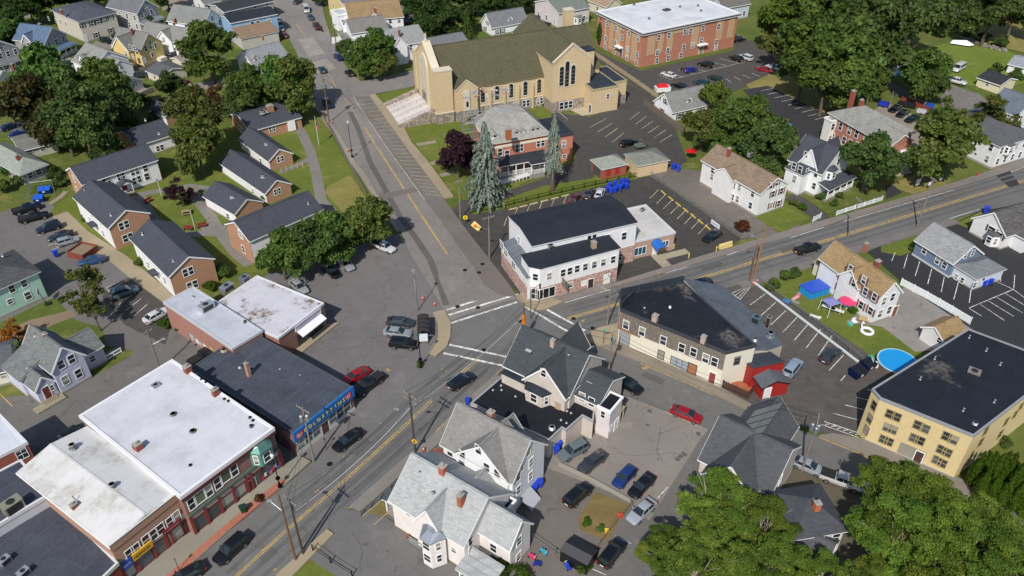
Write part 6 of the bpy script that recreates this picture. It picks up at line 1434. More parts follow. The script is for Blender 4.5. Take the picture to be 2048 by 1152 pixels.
car('hatch','10161a',(1173,398),(1182,382),'black hatchback between the dark red and white cars',group=P4)
car('sedan',WH,(1196,396),(1203,380),'white car beside the blue recycling bins',group=P4)
car('sedan','14181e',(1440,464),(1407,483),'dark sedan in the last yellow stall near the road',group=P4)
car('pickup',BK,(1587,508),(1642,492),'black pickup driving on the right-hand street','pickup truck')
car('sedan','0d1830',(1420,564),(1378,574),'dark blue sedan driving behind the long shingled building',group='moving cars')
car('van',WH,(1930,131),(1903,146),'white passenger van parked on the grass','van')
car('pickup',WH,(1897,160),(1926,168),'white pickup below the passenger van','pickup truck')
car('sedan',BK,(1800,213),(1780,224),'first black car behind the brick hall, by the white pole',group=P4)
car('sedan',BK,(1815,222),(1795,234),'middle black car behind the brick hall',group=P4)
car('sedan','101c20',(1836,234),(1812,244),'third dark car behind the brick hall',group=P4)
car('sedan','8a97a6',(1864,243),(1838,255),'silver-blue car at the end of the brick hall yard',group=P4)
car('sedan','2c3338',(774,643),(828,647),'dark grey sedan nearest the bus shelter roof',group='cars beside the bus shelter')
car('sedan',SV,(769,663),(822,669),'silver sedan between the grey sedan and black suv',group='cars beside the bus shelter')
car('suv',BK,(782,687),(832,691),'black suv below the silver sedan by the shelter',group='cars beside the bus shelter')
car('sedan',RD,(733,741),(688,766),'dark red sedan beside the black-roofed store',group=P4)
car('pickup',BK,(763,752),(711,789),'black pickup with toolbox beside the blue store fascia','pickup truck')
car('suv','121a26',(896,780),(948,750),'navy suv driving towards the junction','suv',group='moving cars')
car('sedan',BK,(718,866),(673,899),'black sedan driving past the blue store fascia',group='moving cars')
car('suv',BK,(488,1078),(437,1124),'black suv driving past the brick shop block','suv',group='moving cars')
car('sedan','15161a',(396,1140),(345,1170),'black car cut by the bottom edge at left',group='moving cars')
car('pickup',WH,(749,487),(787,503),'white pickup beside the roadside tree clump','pickup truck',sc=.92)
car('sedan',SV,(677,517),(705,541),'silver sedan under the tree clump',group=P4)
car('sedan',BK,(647,530),(678,556),'black sedan under the tree clump',group=P4)
car('sedan','a6abae',(584,563),(612,586),'silver car half hidden behind the rust-stained roof',group=P4)
car('suv','0e1418',(1236,761),(1279,785),'black suv behind the charcoal-roofed house','suv',group=P4)
car('sedan','85101a',(1345,820),(1401,842),'bright red sedan on the diagonal street',group='moving cars')
car('suv','5d666a',(1171,890),(1120,918),'grey-green suv beside the blue bins','suv',group='cars behind the houses')
car('sedan','35373b',(1208,907),(1160,944),'charcoal sedan with sunroof behind the houses',group='cars behind the houses')
car('hatch','182f66',(1268,936),(1229,976),'blue hatchback behind the houses',group='cars behind the houses')
car('sedan',BK,(1303,953),(1263,994),'black sedan next to the blue hatchback',group='cars behind the houses')
car('sedan','8f959d',(1306,1003),(1259,1046),'silver-blue sedan facing down the alley',group='cars behind the houses')
car('suv','0f1013',(1135,1010),(1176,974),'black suv with red lamps alone in the back yard','suv',group='cars behind the houses')
car('suv','0c0d0f',(1203,1135),(1244,1083),'black suv in the alley below the vegetable garden','suv',group='cars behind the houses')
car('sedan','a4a9b0',(1585,921),(1646,948),'silver sedan below the utility pole by the solar house',group=P4)
car('pickup','c8c8c8',(1658,955),(1706,972),'white pickup half under the bright maples','pickup truck')
car('hatch','b8c2c4',(1716,972),(1752,988),'pale car almost hidden under the bright maples',group=P4)
car('suv','7f90a0',(1573,752),(1597,723),'silver-blue suv beside the red annex','suv',group=P4)
car('suv','2d3236',(1645,727),(1676,698),'dark grey suv with roof rack in the fence-side stalls','suv',group=P4)
car('hatch','0f1a18',(136,873),(156,861),'dark car peeping from behind the white shop roof',group=P4)
car('pickup','16181b',(396,722),(424,705),'black truck parked behind the black-roofed store','pickup truck')
#  TREES
def add_leaf(V,F,T,c,n,s,tint):
 n=n.normalized();a=n.orthogonal().normalized();b2=n.cross(a)
 ang=random.random()*6.283;ca,sa=math.cos(ang),math.sin(ang)
 x=(a*ca+b2*sa)*s;y=(b2*ca-a*sa)*s*.62
 k=len(V);V.extend([c-x,c-y+n*s*.12,c+x,c+y+n*s*.12]);F.append((k,k+1,k+2,k+3));T.extend([tint]*4)
def leafmesh(name,V,F,T):
 me=bpy.data.meshes.new(name);me.from_pydata([tuple(v)for v in V],[],F);at_=me.attributes.new('tint','FLOAT','POINT');at_.data.foreach_set('value',T);me.update();return me
def rnd_dir():
 z=random.uniform(-1,1);t=random.random()*6.283;r=math.sqrt(1-z*z);return Vector((r*math.cos(t),r*math.sin(t),z))
def crown_broad(seed,nblob,nleaf,ls,flat=.85,spread=.62,dens=.75,br=(.26,.46),rmin=.25,bf=1.0,limbs=7):
 """unit crown (radius about 1, centre at origin): leaf clumps gathered round a few unequal limbs"""
 random.seed(seed);V,F,T=[],[],[]
 blobs=[];LB=[]
 for i in range(limbs):
  a=6.283*(i+random.uniform(0,.7))/limbs;r=random.uniform(.35,.68)*spread;z=random.uniform(-.42,.45)
  LB.append((Vector((math.cos(a)*r,math.sin(a)*r,z)),random.uniform(.26,.44),random.random()))
 LB.append((Vector((0,0,random.uniform(.5,.66))),.36,random.random()))
 for i in range(nblob):
  c,s_,lt=random.choice(LB);d=rnd_dir()*(random.uniform(rmin,1)**.5*s_);d.z*=flat
  blobs.append((c+d,random.uniform(*br),lt))
 tot=sum(b[1]**2 for b in blobs)
 for c,r,lt in blobs:
  bt=.45*lt+.55*random.random()
  for k in range(int(nleaf*r*r/tot)):
   d=rnd_dir();d.z=d.z if d.z>-.35 else-d.z*.5
   rr=r*(random.uniform(.55,1.08)if random.random()<dens else random.uniform(.2,.8))
   rr*=1+.22*math.sin(5*d.x+3*bt)*math.cos(4*d.y+7*bt)
   p=c+Vector((d.x*rr,d.y*rr,d.z*rr*bf))
   add_leaf(V,F,T,p,d*.7+rnd_dir()*.8+Vector((0,0,.35)),ls*random.uniform(.7,1.35),.62*bt+.38*random.random())
 return leafmesh('crown',V,F,T)
def crown_cone(seed,nleaf,ls,droop=.25):
 random.seed(seed);V,F,T=[],[],[]
 tiers=24
 for k in range(tiers):
  z=k/tiers;R0=min(1,(1-z)*1.55)**.85*random.uniform(.6,1.08)+.04;nb=int(12*R0)+4
  for j in range(nb):
   a=6.283*(j+random.random()*.7)/nb;ln=R0*random.uniform(.4,1.25);tt=random.random()
   for q in range(int(nleaf/tiers/nb)):
    u=random.random()**.6;r=ln*u;wob=random.uniform(-.1,.1)*(1.2-u)
    p=Vector((math.cos(a+wob)*r,math.sin(a+wob)*r,z*2-droop*r*r+random.uniform(-.06,.03)))
    add_leaf(V,F,T,p,Vector((math.cos(a)*.6,math.sin(a)*.6,.6))+rnd_dir()*.5,ls*random.uniform(.7,1.3),.4*tt+.6*random.random())
 return leafmesh('crown',V,F,T)
def crown_column(seed,nleaf,ls):
 random.seed(seed);V,F,T=[],[],[]
 for i in range(nleaf):
  z=random.random();a=random.random()*6.283
  R0=(math.sin(min(1,z*1.15+.12)*3.0)**.7 if z<.85 else(1-z)/.15*.45+.02)*(1+.12*math.sin(a*5+z*9)+.08*math.sin(z*40))
  r=R0*random.uniform(.7,1.04);d=Vector((math.cos(a),math.sin(a),.35))
  add_leaf(V,F,T,Vector((math.cos(a)*r,math.sin(a)*r,z*2)),d+rnd_dir()*.6,ls*random.uniform(.7,1.3),random.random())
 return leafmesh('crown',V,F,T)
def trunk_mesh(seed,nl=7,forks=2,r0=.055,zb=-1.4,bare=False):
 """tapered trunk that forks into limbs; crown centre at origin, unit radius"""
 random.seed(seed);m=MB()
 p=Vector((0,0,zb));q=Vector((random.uniform(-.05,.05),random.uniform(-.05,.05),zb+.75));m.tube(p,q,r0*1.25,r0*.85,7)
 for i in range(nl):
  a=6.283*(i+random.random()*.5)/nl;t=random.uniform(.25,.9)
  e=Vector((math.cos(a)*t*.7,math.sin(a)*t*.7,random.uniform(.0,.5)-.2*t))
  mid=q.lerp(e,.5)+Vector((0,0,-.06))+rnd_dir()*.05
  m.tube(q,mid,r0*.55,r0*.36,5);m.tube(mid,e,r0*.36,r0*.14,5)
  for k in range(forks):e2=mid+(e-mid)*.8+rnd_dir()*.26;m.tube(mid.lerp(e,.3),e2,r0*.2,r0*.07,4)
 return m
PROTO={}
def proto(kind):
 if kind in PROTO:return PROTO[kind]
 if kind.startswith('b'):me=crown_broad(100+int(kind[1:]),80,13000,.058,spread=.95,br=(.13,.3),rmin=.2,bf=.8,limbs=8)
 elif kind.startswith('n'):me=crown_broad(200+int(kind[1:]),120,42000,.022,flat=.7,spread=1.12,dens=.55,br=(.06,.2),rmin=.1,bf=.5,limbs=8)
 elif kind.startswith('o'):me=crown_broad(300+int(kind[1:]),50,6000,.055,dens=.55,spread=1.0,br=(.1,.24),limbs=7)
 elif kind.startswith('s'):me=crown_broad(400+int(kind[1:]),22,2800,.1,flat=.75,br=(.24,.42),limbs=4,spread=.8)
 elif kind.startswith('c'):me=crown_cone(500+int(kind[1:]),10000,.05,.3)
 elif kind.startswith('k'):me=crown_column(600+int(kind[1:]),3600,.085)
 PROTO[kind]=me;return me
def crown_of(kind,m):
 def mk():
  me=proto(kind).copy();me.materials.clear();me.materials.append(m);return me
 return cached(('crown',kind,m.name),mk)
LF={'dk':mat('leaf','445829','687c3a'),'md':mat('leaf','4b6529','768a3c'),'ol':mat('leaf','545f28','7e7f40'),'br':mat('leaf','516a22','8e9c3e'),'br3':mat('leaf','4f6820','8a9a3a'),'lt':mat('leaf','56702a','8d9a48'),'pu':mat('leaf','352028','5a3a3e'),'rd':mat('leaf','5c4a2c','8a5a34'),'ru':mat('leaf','404420','684a2a'),'or':mat('leaf','8a4f20','b06a30'),'bl':mat('leaf','8f9e90','b8c4b6'),'fo':mat('leaf','334a1c','587030'),'ye':mat('leaf','a68a1c','d0b030'),'br2':mat('leaf','4f2a1a','7a4426'),'hg':mat('leaf','3f5a16','627a24')}
BARK=mat('bark','5d5348');PALE=mat('bark','8d8475')
def tree(label,px,py,rpx,kind,leaf,zc=None,vs=1.08,name='broadleaf_tree',cat='tree',group=None,trunk=True,bark=None,rz=None):
 """crown centre seen at px,py with half-width rpx pixels"""
 rpx*=1.12;d=ray(px,py);dist0=CAMH/-d.z
 zc0=zc if zc is not None else None
 r=rpx*dist0*.93/FPX
 if zc0 is None:zc0=1.02*r*vs
 c=at(px,py,zc0);dist=(c-Vector((0,0,CAMH))).dot(_F);r=rpx*dist/FPX
 gzv=gz(c.x,c.y)
 o=empty(name,label,cat,(c.x,c.y,gzv),random.random()*6.28 if rz is None else rz,group)
 cr=link('crown',crown_of(kind,LF[leaf]),o,(0,0,zc0-gzv));cr.scale=(r,r,r*vs)
 if trunk:
  key=('trunk',kind,(bark or BARK).name)
  tm_=cached(key,lambda:trunk_mesh(sum(map(ord,kind)),9 if kind[0]=='n' else 7,2,r0=.042 if kind[0]=='n' else .05).mesh('trunk',bark or BARK))
  t=link('trunk',tm_,o,(0,0,zc0-gzv));h=zc0-gzv;t.scale=(r,r,h/1.4)
 return o
def conifer(label,px,py,rpx,hpx,leaf,kind='c1',name='conifer_tree',group=None,lift=.06):
 """base centre at px,py; half-width and height in pixels"""
 b=at(px,py);dist=(b-Vector((0,0,CAMH))).dot(_F);r=rpx*dist/FPX;h=hpx*dist/FPX/math.cos(TILT)*1.02
 o=empty(name,label,'tree',(b.x,b.y,gz(b.x,b.y)),random.random()*6,group)
 cr=link('crown',crown_of(kind,LF[leaf]),o,(0,0,h*lift));cr.scale=(r,r,h*(1-lift)/2)
 tm_=cached('contrunk',lambda:MB().tube((0,0,0),(0,0,1),.03,.008,7).mesh('trunk',BARK));t=link('trunk',tm_,o);t.scale=(h,h,h)
 return o
def bush(label,px,py,rpx,leaf='md',kind='s1',vs=.8,cat='shrub',name='round_bush',group=None):
 b=at(px,py);dist=(b-Vector((0,0,CAMH))).dot(_F);r=rpx*dist/FPX
 o=empty(name,label,cat,(b.x,b.y,gz(b.x,b.y)),random.random()*6,group)
 cr=link('foliage',crown_of(kind,LF[leaf]),o,(0,0,r*vs*.75));cr.scale=(r*1.15,r*1.15,r*vs)
 st_=cached('stem',lambda:MB().tube((0,0,0),(.1,0,.8),.06,.03,5).tube((0,0,.1),(-.2,.15,.8),.05,.02,5).mesh('stem',BARK));t=link('stem',st_,o);t.scale=(r,r,r)
 return o
random.seed(11)
NG,UL,UR,FT='bright maples at lower right','trees of the upper-left block','big trees of the upper-right block','trees along the top edge'
for lab,x,y,r,k,lf,vs,zc in(('bright maple over the solar house, leftmost of the foreground canopy',1440,1000,92,'n1','br',.75,9),('bright maple with a yellow bough beside the hip-roofed house',1530,1045,80,'n2','br',.75,8),('bright maple below the solar house at the bottom edge',1400,1110,95,'n2','br',.75,9),('low bright maple beside the alley at the bottom edge',1325,1105,55,'n1','br',.8,6),('bright maple cut by the bottom edge under the hip-roofed house',1555,1130,90,'n1','br',.75,8),('broad maple in front of the yellow apartments',1790,985,105,'n2','br',.75,9),('broad maple spreading right of the hip-roofed house',1800,1060,105,'n1','br',.75,9),('maple with pale bare limbs at the bottom right',1890,1080,115,'n2','br',.75,10),('maple in the bottom-right corner',2000,1080,95,'n1','br',.75,9),('maple at the bottom edge right of the shaded roof',1735,1165,70,'n2','br',.75,6),('maple at the bottom edge near the right corner',1900,1160,110,'n1','br',.7,8),('maple at the bottom edge between the two canopies',1640,1145,62,'n1','br',.75,6),('maple cut by the right edge at the bottom',2050,1150,90,'n2','br',.75,8)):
 tree(lab,x,y,r,'n%d'%(1+(x+y)%3),'br3' if(x//10)%2 else lf,zc=zc,vs=vs,name='maple_tree',group=NG,bark=PALE)
bush('yellow-turning bush among the bright maples',1552,1050,14,'ye','s2',name='yellow_shrub')
for lab,x,y,r,k,lf in(('dark tree filling the grove behind the low garages at left',118,195,60,'b3','dk'),('dark low tree at the grove edge above the long white block',215,300,36,'b2','dk'),('big dark tree with reddish patches at the left',78,165,72,'b1','md'),('reddish brown tree below the big dark tree',62,222,66,'b2','ru'),('dark tree left of the low bluish house',160,235,66,'b2','dk'),('green tree in front of the low bluish house',195,182,58,'b3','md'),('tree beneath the low bluish house deck',238,210,50,'b1','dk'),('olive tree at the left edge below the white house',15,205,40,'o2','ol'),('dark tree above the campus hedge',185,275,54,'b3','dk'),('reddish tree right of the driveway at the left',125,255,52,'b1','ru'),('small dark tree beside the charcoal garage',337,172,27,'b2','dk'),('big round maple behind the low garages',417,103,52,'b3','md'),('roadside tree left of the parked dark car',505,175,50,'b1','md'),('roadside tree nearest the upper street',585,172,52,'b2','ol'),('middle roadside tree behind the north lawn',548,168,50,'b3','md'),('roadside tree behind the low brick hall',480,205,34,'b2','dk'),('small dry tree above the low brick hall',435,205,30,'o2','rd'),('shrub tree between the beige block and yellow house',232,105,15,'b1','md'),('tree at the left edge by the blue-roofed house',22,70,30,'b2','md')):
 tree(lab,x,y,r,k,lf,group=UL)
tree('rear upper half of the single tall olive tree on the campus lawn',391,232,48,'b2','ol',zc=9.5,vs=1.25,group=UL,name='oval_tree')  # one olive tree built as two stacked trees, the second added for body
tree('front lower half of the single tall olive tree on the campus lawn',392,292,52,'b1','ol',zc=7.0,vs=1.3,group=UL,name='oval_tree')
tree('purple-leaved small tree on the campus lawn',357,387,30,'o1','pu',group=UL,name='purple_tree',zc=3.2)
for i,(x,y,r)in enumerate(((10,20,34),(55,10,32),(25,45,26),(95,-5,34),(140,-10,30),(190,-14,30),(330,-15,30),(300,45,12))):
 tree(['tree in the top-left corner','second tree from the top-left corner','tree below the top-left corner trees','tree above the beige block at left','tree above the beige block roof','tree at the top edge right of the beige block','tree at the top edge near the tall pale house','small tree by the tall pale house'][i],x,y,r,'b%d'%(i%3+1),'fo',group=FT)
for lab,x,y,r,k,lf in(('left tree of the clump beside the parking lot',560,508,52,'b1','md'),('second tree of the clump beside the parking lot',615,496,54,'b2','dk'),('third tree of the clump beside the parking lot',668,478,50,'b3','md'),('tallest tree of the clump at the street corner',735,440,54,'b1','ol'),('low tree filling the clump near the street',705,470,34,'b2','md')):
 tree(lab,x,y,r,k,lf,group='roadside tree clump')
tree('thin olive tree in the housing lot',165,572,44,'o1','ol',zc=6,name='lot_tree');tree('thin olive tree nearer the lavender house',185,620,26,'o2','ol',zc=4.5,name='lot_tree')
tree('orange-leaved small tree left of the lavender house',30,668,30,'o1','or',zc=2.6,name='orange_tree')
tree('dark purple beech beside the rectory',915,312,44,'b2','pu',name='purple_tree',zc=5.5,vs=1.15)
conifer('blue-grey spruce in front of the rectory porch',972,408,43,140,'bl','c1',name='spruce_tree');conifer('thin ragged spruce with bare lower trunk beside the rectory drive',1105,380,20,130,'bl','c2',name='spruce_tree',lift=.33)
conifer('narrow fir behind the church',935,80,15,50,'md','c1',name='fir_tree')
for lab,x,y,r,k,lf in(('large roadside maple in front of the white three-decker',752,98,44,'b1','md'),('tree left of the large maple at the side street corner',728,116,34,'b2','md'),('small tree beside the roadside maple',700,105,24,'b3','dk'),('tree by the side street verge',768,130,26,'b2','ol')):
 tree(lab,x,y,r,k,lf,group='maples near the side street')
for i,(x,y,r)in enumerate(((835,8,32),(870,38,38),(905,5,30),(930,35,26),(855,55,26),(950,-5,30),(985,5,26),(1010,-8,28),(1065,-6,26),(820,-15,30),(1045,3,22),(640,-12,20),(900,60,22))):
 tree(['first tree of the wood beyond the white houses','large dark tree of the wood behind the church front','wood tree above the blue tarp','wood tree left of the narrow fir','wood tree beside the white three-decker roof','wood tree above the shuttered cape','tree at the top edge above the shuttered cape roof','top-edge tree right of the shuttered cape','top-edge tree left of the pale house','top-edge wood tree near the cream house','yard tree between cape and pale house','top-edge tree by the upper street','low wood tree over the grey garage'][i],x,y,r,'b%d'%(i%3+1),'fo',group=FT)
bush('round bush at the corner of the pale house behind the church',1165,42,12,'md');conifer('dark green cedar at the left wall of the brick apartments',1200,92,8,50,'fo','k1',name='cedar_tree')
for lab,x,y,r,k,lf in(('largest round tree of the upper-right block',1690,118,84,'b1','md'),('dark tree left of the largest round tree',1615,112,70,'b2','md'),('tree behind the largest round tree',1780,72,80,'b3','dk'),('dark tree reaching the top edge at right',1830,32,70,'b1','dk'),('tree at the top edge right of the apartments',1560,40,50,'b2','br'),('tree at the top edge between the dark tree and apartments',1640,28,66,'b3','md'),('tree at the apartment lot corner',1555,95,38,'o1','ol'),('tree at the top edge above the largest round tree',1720,18,70,'b2','fo'),('lower flank tree over the dry verge',1655,165,56,'b3','md'),('tree behind the brick hall chimneys',1745,165,40,'o2','ol'),('pale-trunked tree beside the gravel drive',1852,150,46,'b2','md'),('tree with pale bare trunk below the gravel drive',1860,175,34,'b1','dk'),('large tree at the roadside right of the brick hall',1890,290,70,'b1','ol'),('bare-limbed tree behind the large roadside tree',1895,240,42,'o1','ol'),('bare-limbed tree beside the white corner house',1975,240,45,'o2','ol'),('smaller tree at the left foot of the large roadside tree',1850,325,36,'b3','md'),('dark tree in front of the brick hall',1742,325,56,'b2','dk'),('small tree in front of the brick hall portico',1765,300,26,'b1','md'),('tree at the top right corner',1985,25,52,'b2','dk'),('second tree at the top right corner',2035,20,46,'b3','fo'),('third tree at the top right edge',1930,-5,40,'b1','fo')):
 tree(lab,x,y,r,k,lf,group=UR,bark=PALE if 'bare' in lab or 'pale' in lab else None)
for lab,x,y,r,k,lf in(('yellow-green tree beside the white cape garage',1408,260,40,'b2','ol'),('light tree above the white cape cottage',1435,200,32,'b3','lt'),('green tree right of the white cape cottage',1465,235,42,'b1','md'),('large tree in front of the striped lot',1500,255,58,'b2','md'),('tree behind the tan-roofed long house',1530,300,52,'b3','dk'),('tree left of the white gabled house',1555,275,36,'b1','dk'),('low tree below the white cape cottage',1440,285,32,'b1','md'),('tree over the black fence behind the red umbrella',1480,290,34,'b3','md')):
 tree(lab,x,y,r,k,lf,group='trees around the striped lot')
for lab,x,y,r,lf in(('red-brown bush at the gravel lot corner',1484,465,17,'br2'),('round bush left of the cottage step',450,425,9,'md'),('second round bush beside the low cottage',467,433,8,'md'),('round bush at the low cottage wall',534,400,11,'md'),('bush by the white house porch',1612,378,12,'hg'),('dark round bush before the corner porch',1641,401,10,'dk'),('round bush beside the white picket fence',1667,412,9,'dk'),('bush beside the brown-red bed',1677,397,9,'ol'),('bush in the front garden of the long white house',1605,420,10,'hg'),('second bush in the front garden of the long white house',1585,412,10,'ol'),('hedge clump at the blue cottage lawn',1825,503,9,'hg'),('bush below the dark dumpster fence',40,370,14,'dk'),('bush beside the ranch house',20,350,16,'dk'),('dark shrub right of the dumpsters',120,372,16,'dk'),('tall dark shrub by the campus block',110,355,16,'dk'),('bush along the left lawn',10,385,18,'md'),('weedy bush at the end of the low brick store',330,655,14,'hg'),('bush at the low brick store corner',360,662,8,'hg'),('shrub beside the brick housing block',172,440,10,'md'),('shrub at the entry of the lower brick housing block',285,530,12,'md'),('shrub in front of the lower brick gable',372,578,9,'hg'),('bush behind the flat stores',445,555,20,'md'),('second bush behind the flat stores',420,580,14,'hg'),('bush at the bottom of the pinkish house',1005,1150,26,'hg'),('second bush at the bottom of the pinkish house',1045,1158,20,'hg'),('bush by the yellow apartments end',2008,890,14,'dk'),('green clump in the vegetable bed',1173,1050,10,'hg'),('leafy plant in the vegetable bed',1200,1062,9,'md'),('weeds at the garden fence corner',1165,1140,16,'hg'),('flower bed bush beside the pink umbrella',1705,628,10,'hg'),('shrub row left in the fenced garden',1545,578,15,'md'),('shrub in the fenced garden near the blue pool',1570,562,15,'md'),('roadside shrub at the garden corner',1590,552,12,'dk'),('hedge before the grey porch',135,108,12,'dk'),('hedge end before the grey porch',118,114,10,'dk'),('bush by the stone wall at the right meadow',1880,75,14,'md'),('second bush by the stone wall',1905,62,14,'dk'),('third bush by the stone wall',1935,72,12,'md'),('fourth bush along the stone wall',1965,82,13,'dk'),('last bush along the stone wall',2000,95,14,'dk'),('bush behind the black-roofed garage',1990,148,14,'dk'),('second bush behind the black-roofed garage',2030,160,16,'dk'),('planter weeds at the street lamp base',840,732,8,'hg'),('bush at the church side gable',948,250,14,'ol'),('small bush by the church transept',1088,212,4,'md'),('bush beside the church door slab',1160,212,6,'hg'),('dark bush at the campus edge',310,245,16,'dk'),('bush at the campus edge near the cottage',285,215,18,'dk')):
 bush(lab,x,y,r,lf,'s%d'%(1+(x+y)%3))
for i in range(9):conifer(['first','second','third','fourth','fifth','sixth','seventh','eighth','ninth'][i]+' arborvitae of the hedge by the yellow apartments, counted from the street',1935+i*14,975-3*i+(i%2)*4+(25 if i>5 else 0),12,78-i*2,'hg','k%d'%(i%2+1),name='arborvitae',group='arborvitae hedge')
for i in range(5):conifer(['front','second','third','fourth','last'][i]+' arborvitae of the rear hedge row near the right edge',1950+i*22,1000+i*9,13,74,'hg','k%d'%(i%2+1),name='arborvitae',group='arborvitae hedge')
for i,(x,y)in enumerate(((283,60),(299,55))):conifer(['left','right'][i]+' trimmed cedar in front of the tall pale house',x,y,5,22,'fo','k1',name='cedar_shrub')
#  STREET FURNITURE
random.seed(5)
def G(px,py):
 c=at(px,py);c.z=gz(c.x,c.y);return c
def hgt(bx,by,tx,ty):
 """height of an upright whose foot and head are seen at these pixels"""
 b=at(bx,by);best=(1e9,0);z=1.0
 while z<20:
  v=Vector((b.x,b.y,z-CAMH));y=576-FPX*v.dot(_U)/v.dot(_F)
  if abs(y-ty)<best[0]:best=(abs(y-ty),z)
  z+=.05
 return best[1]
WOODP={'br':mat('wood','6e5038'),'gy':mat('wood','7d746a'),'dk':mat('wood','453c35'),'or':mat('wood','9c6a3c')}
TIPS={}
def pole(key,label,base,top,col='gy',arms=1,trans=0,lamp=0.0,az=None,arm=1.2,r=.16):
 b=G(*base);h=hgt(*base,*top)
 o=empty('utility_pole',label,'utility pole',b,0,'utility poles')
 MB().tube((0,0,-.1),(0,0,h),r,r*.7,10).build('pole_shaft',WOODP[col],o)
 a=R(az if az is not None else 60)
 d=Vector((-math.sin(a),math.cos(a),0))
 for k in range(arms):
  z=h-.35-k*.9
  x=MB().bar(d*-arm+Vector((0,0,z)),d*arm+Vector((0,0,z)),.12,.12).build('crossarm',WOODP['gy'],o)
  m=MB()
  for t in(-.92,-.5,.5,.92):p=d*(arm*t)+Vector((0,0,z+.05));m.tube(p,p+Vector((0,0,.2)),.06,.04,6)
  m.build('insulator',mat('plastic','9aa0a4'),x)
 for k in range(trans):
  t=k*2.2+.6;p=Vector((math.cos(a+t)*.42,math.sin(a+t)*.42,h-2.3))
  x=MB().tube(p,p+Vector((0,0,1.0)),.27,.27,12).tube(p+Vector((0,0,1.0)),p+Vector((0,0,1.1)),.24,.1,12).build('transformer',mat('metal','b4b9bd'),o)
  MB().tube(p+Vector((0,0,1.1)),p+Vector((0,0,1.35)),.05,.04,6).build('bushing',mat('plastic','7a6a5c'),x)
 if lamp:
  la=R(lamp);e=Vector((math.cos(la)*1.9,math.sin(la)*1.9,h-2.2));x=MB().tube((0,0,h-2.9),e,.035,.03,6).build('lamp_arm',mat('metal','a8acb0'),o)
  MB().box(e.x-.3,e.y-.14,e.z-.08,e.x+.3,e.y+.14,e.z+.08).build('lamp_head',mat('metal','d8dcde'),x)
 TIPS[key]=(b+Vector((0,0,h)),d);return o
pole('a','bare brown utility pole leaning beside a darker twin at the bottom',(592,1123),(559,995),'br',arms=0,lamp=150,az=50)
pole('b','dark utility pole with transformers beside the bare brown pole at the bottom',(607,1111),(577,1003),'dk',1,1,az=50)
pole('c','utility pole with clustered grey transformers before the blue fascia',(628,924),(611,815),'gy',1,3,az=55)
pole('d','utility pole with double crossarms by the grey-roofed house and yellow sign',(831,907),(817,792),'dk',2,0,lamp=200,az=50)
pole('e','utility pole wrapped in an orange guard at the junction',(1047,688),(1052,608),'br',0,0,az=40)
pole('f','utility pole between the corner building and long shingled building',(1214,654),(1221,556),'gy',1,0,lamp=160,az=20)
pole('g','utility pole with transformer in front of the long shingled building',(1217,748),(1227,668),'gy',1,1,az=-20)
pole('h','tall orange-brown utility pole at the garden corner',(1507,561),(1526,457),'or',0,0,lamp=165,az=20)
pole('i','short brown utility pole next to the tall orange-brown one',(1498,565),(1512,492),'br',0,0,az=20)
pole('j','grey utility pole beside the blue cottage lawn',(1833,456),(1858,358),'gy',1,0,az=17,arm=.9)
pole('k','grey utility pole behind the tan gable of the garden house',(1695,476),(1715,399),'gy',1,0,az=17,arm=.8)
pole('l','utility pole with transformers by the orange cones',(659,246),(651,160),'br',1,3,lamp=-10,az=120)
pole('m','utility pole at the mouth of the rectory drive',(921,440),(917,361),'gy',1,0,az=120,arm=.9)
pole('n','utility pole with crossarm and lamp beside the corner building',(979,518),(979,433),'gy',1,0,lamp=190,az=120)
pole('o','leaning grey utility pole behind the white shop roof',(321,741),(294,661),'gy',1,0,lamp=20,az=140,arm=.8)
pole('p','utility pole with transformers beside the solar house',(1603,944),(1637,839),'gy',1,3,az=-25)
pole('q','grey utility pole on the upper street by the stepped pavement',(674,101),(668,49),'dk',1,0,az=120,arm=.8)
pole('r','pale pole with lamp at the side street corner',(718,161),(711,85),'gy',0,0,lamp=190,az=120,r=.11)
pole('s','pale pole behind the brick hall yard',(1776,222),(1783,184),'gy',0,0,az=20,r=.14)
pole('t','thin utility pole between the tall pale house and beige block',(263,56),(257,26),'dk',1,0,az=30,arm=.8)
PN=dict(b='bottom street',c='blue fascia',d='yellow sign',e='orange guard',f='corner building',g='shingled building',h='garden corner',k='tan gable',j='blue cottage',n='tar apron',m='rectory drive',l='north lawn',q='upper street',p='solar house')
def wire(a,b,n=3,sag=1.0,r=.025,col='24262a'):
 (p,d),(q,e)=TIPS[a],TIPS[b]
 for k in range(n):
  s=(k-(n-1)/2)*.9;p0=p+d*s+Vector((0,0,-.3));p1=q+e*s+Vector((0,0,-.3))
  if(p+d*s-q-e*s).length>(p+d*s-q+e*s).length:p1=q-e*s+Vector((0,0,-.3))
  m=MB();pr=None
  for i in range(11):
   t=i/10;c=p0.lerp(p1,t)-Vector((0,0,sag*4*t*(1-t)))
   if pr is not None:m.tube(pr-p,c-p,r,r,3)
   pr=c
  tag(m.build('overhead_wire',mat('rubber',col),None,p),'%s wire from the %s pole to the %s pole'%('sunlit-toned low' if r>.03 else(['left','right']if n==2 else['left','middle','right'])[k],PN[a[0]],PN[b[0]]),'wire','overhead wires')
for a,b,n in(('b','d',3),('d','e',3),('e','f',2),('f','h',2),('h','k',2),('k','j',3),('e','n',2),('n','m',2),('m','l',2),('l','q',2),('e','g',2),('g','p',3),('b','c',2)):wire(a,b,n)
for a,b in(('b','d'),('d','e')):
 TIPS[a+'_']=(TIPS[a][0]-Vector((0,0,2.2)),TIPS[a][1]);TIPS[b+'_']=(TIPS[b][0]-Vector((0,0,2.2)),TIPS[b][1]);wire(a+'_',b+'_',1,1.0,.05,'b8b8b8')  # pale cable colour paints in the sunlight it catches
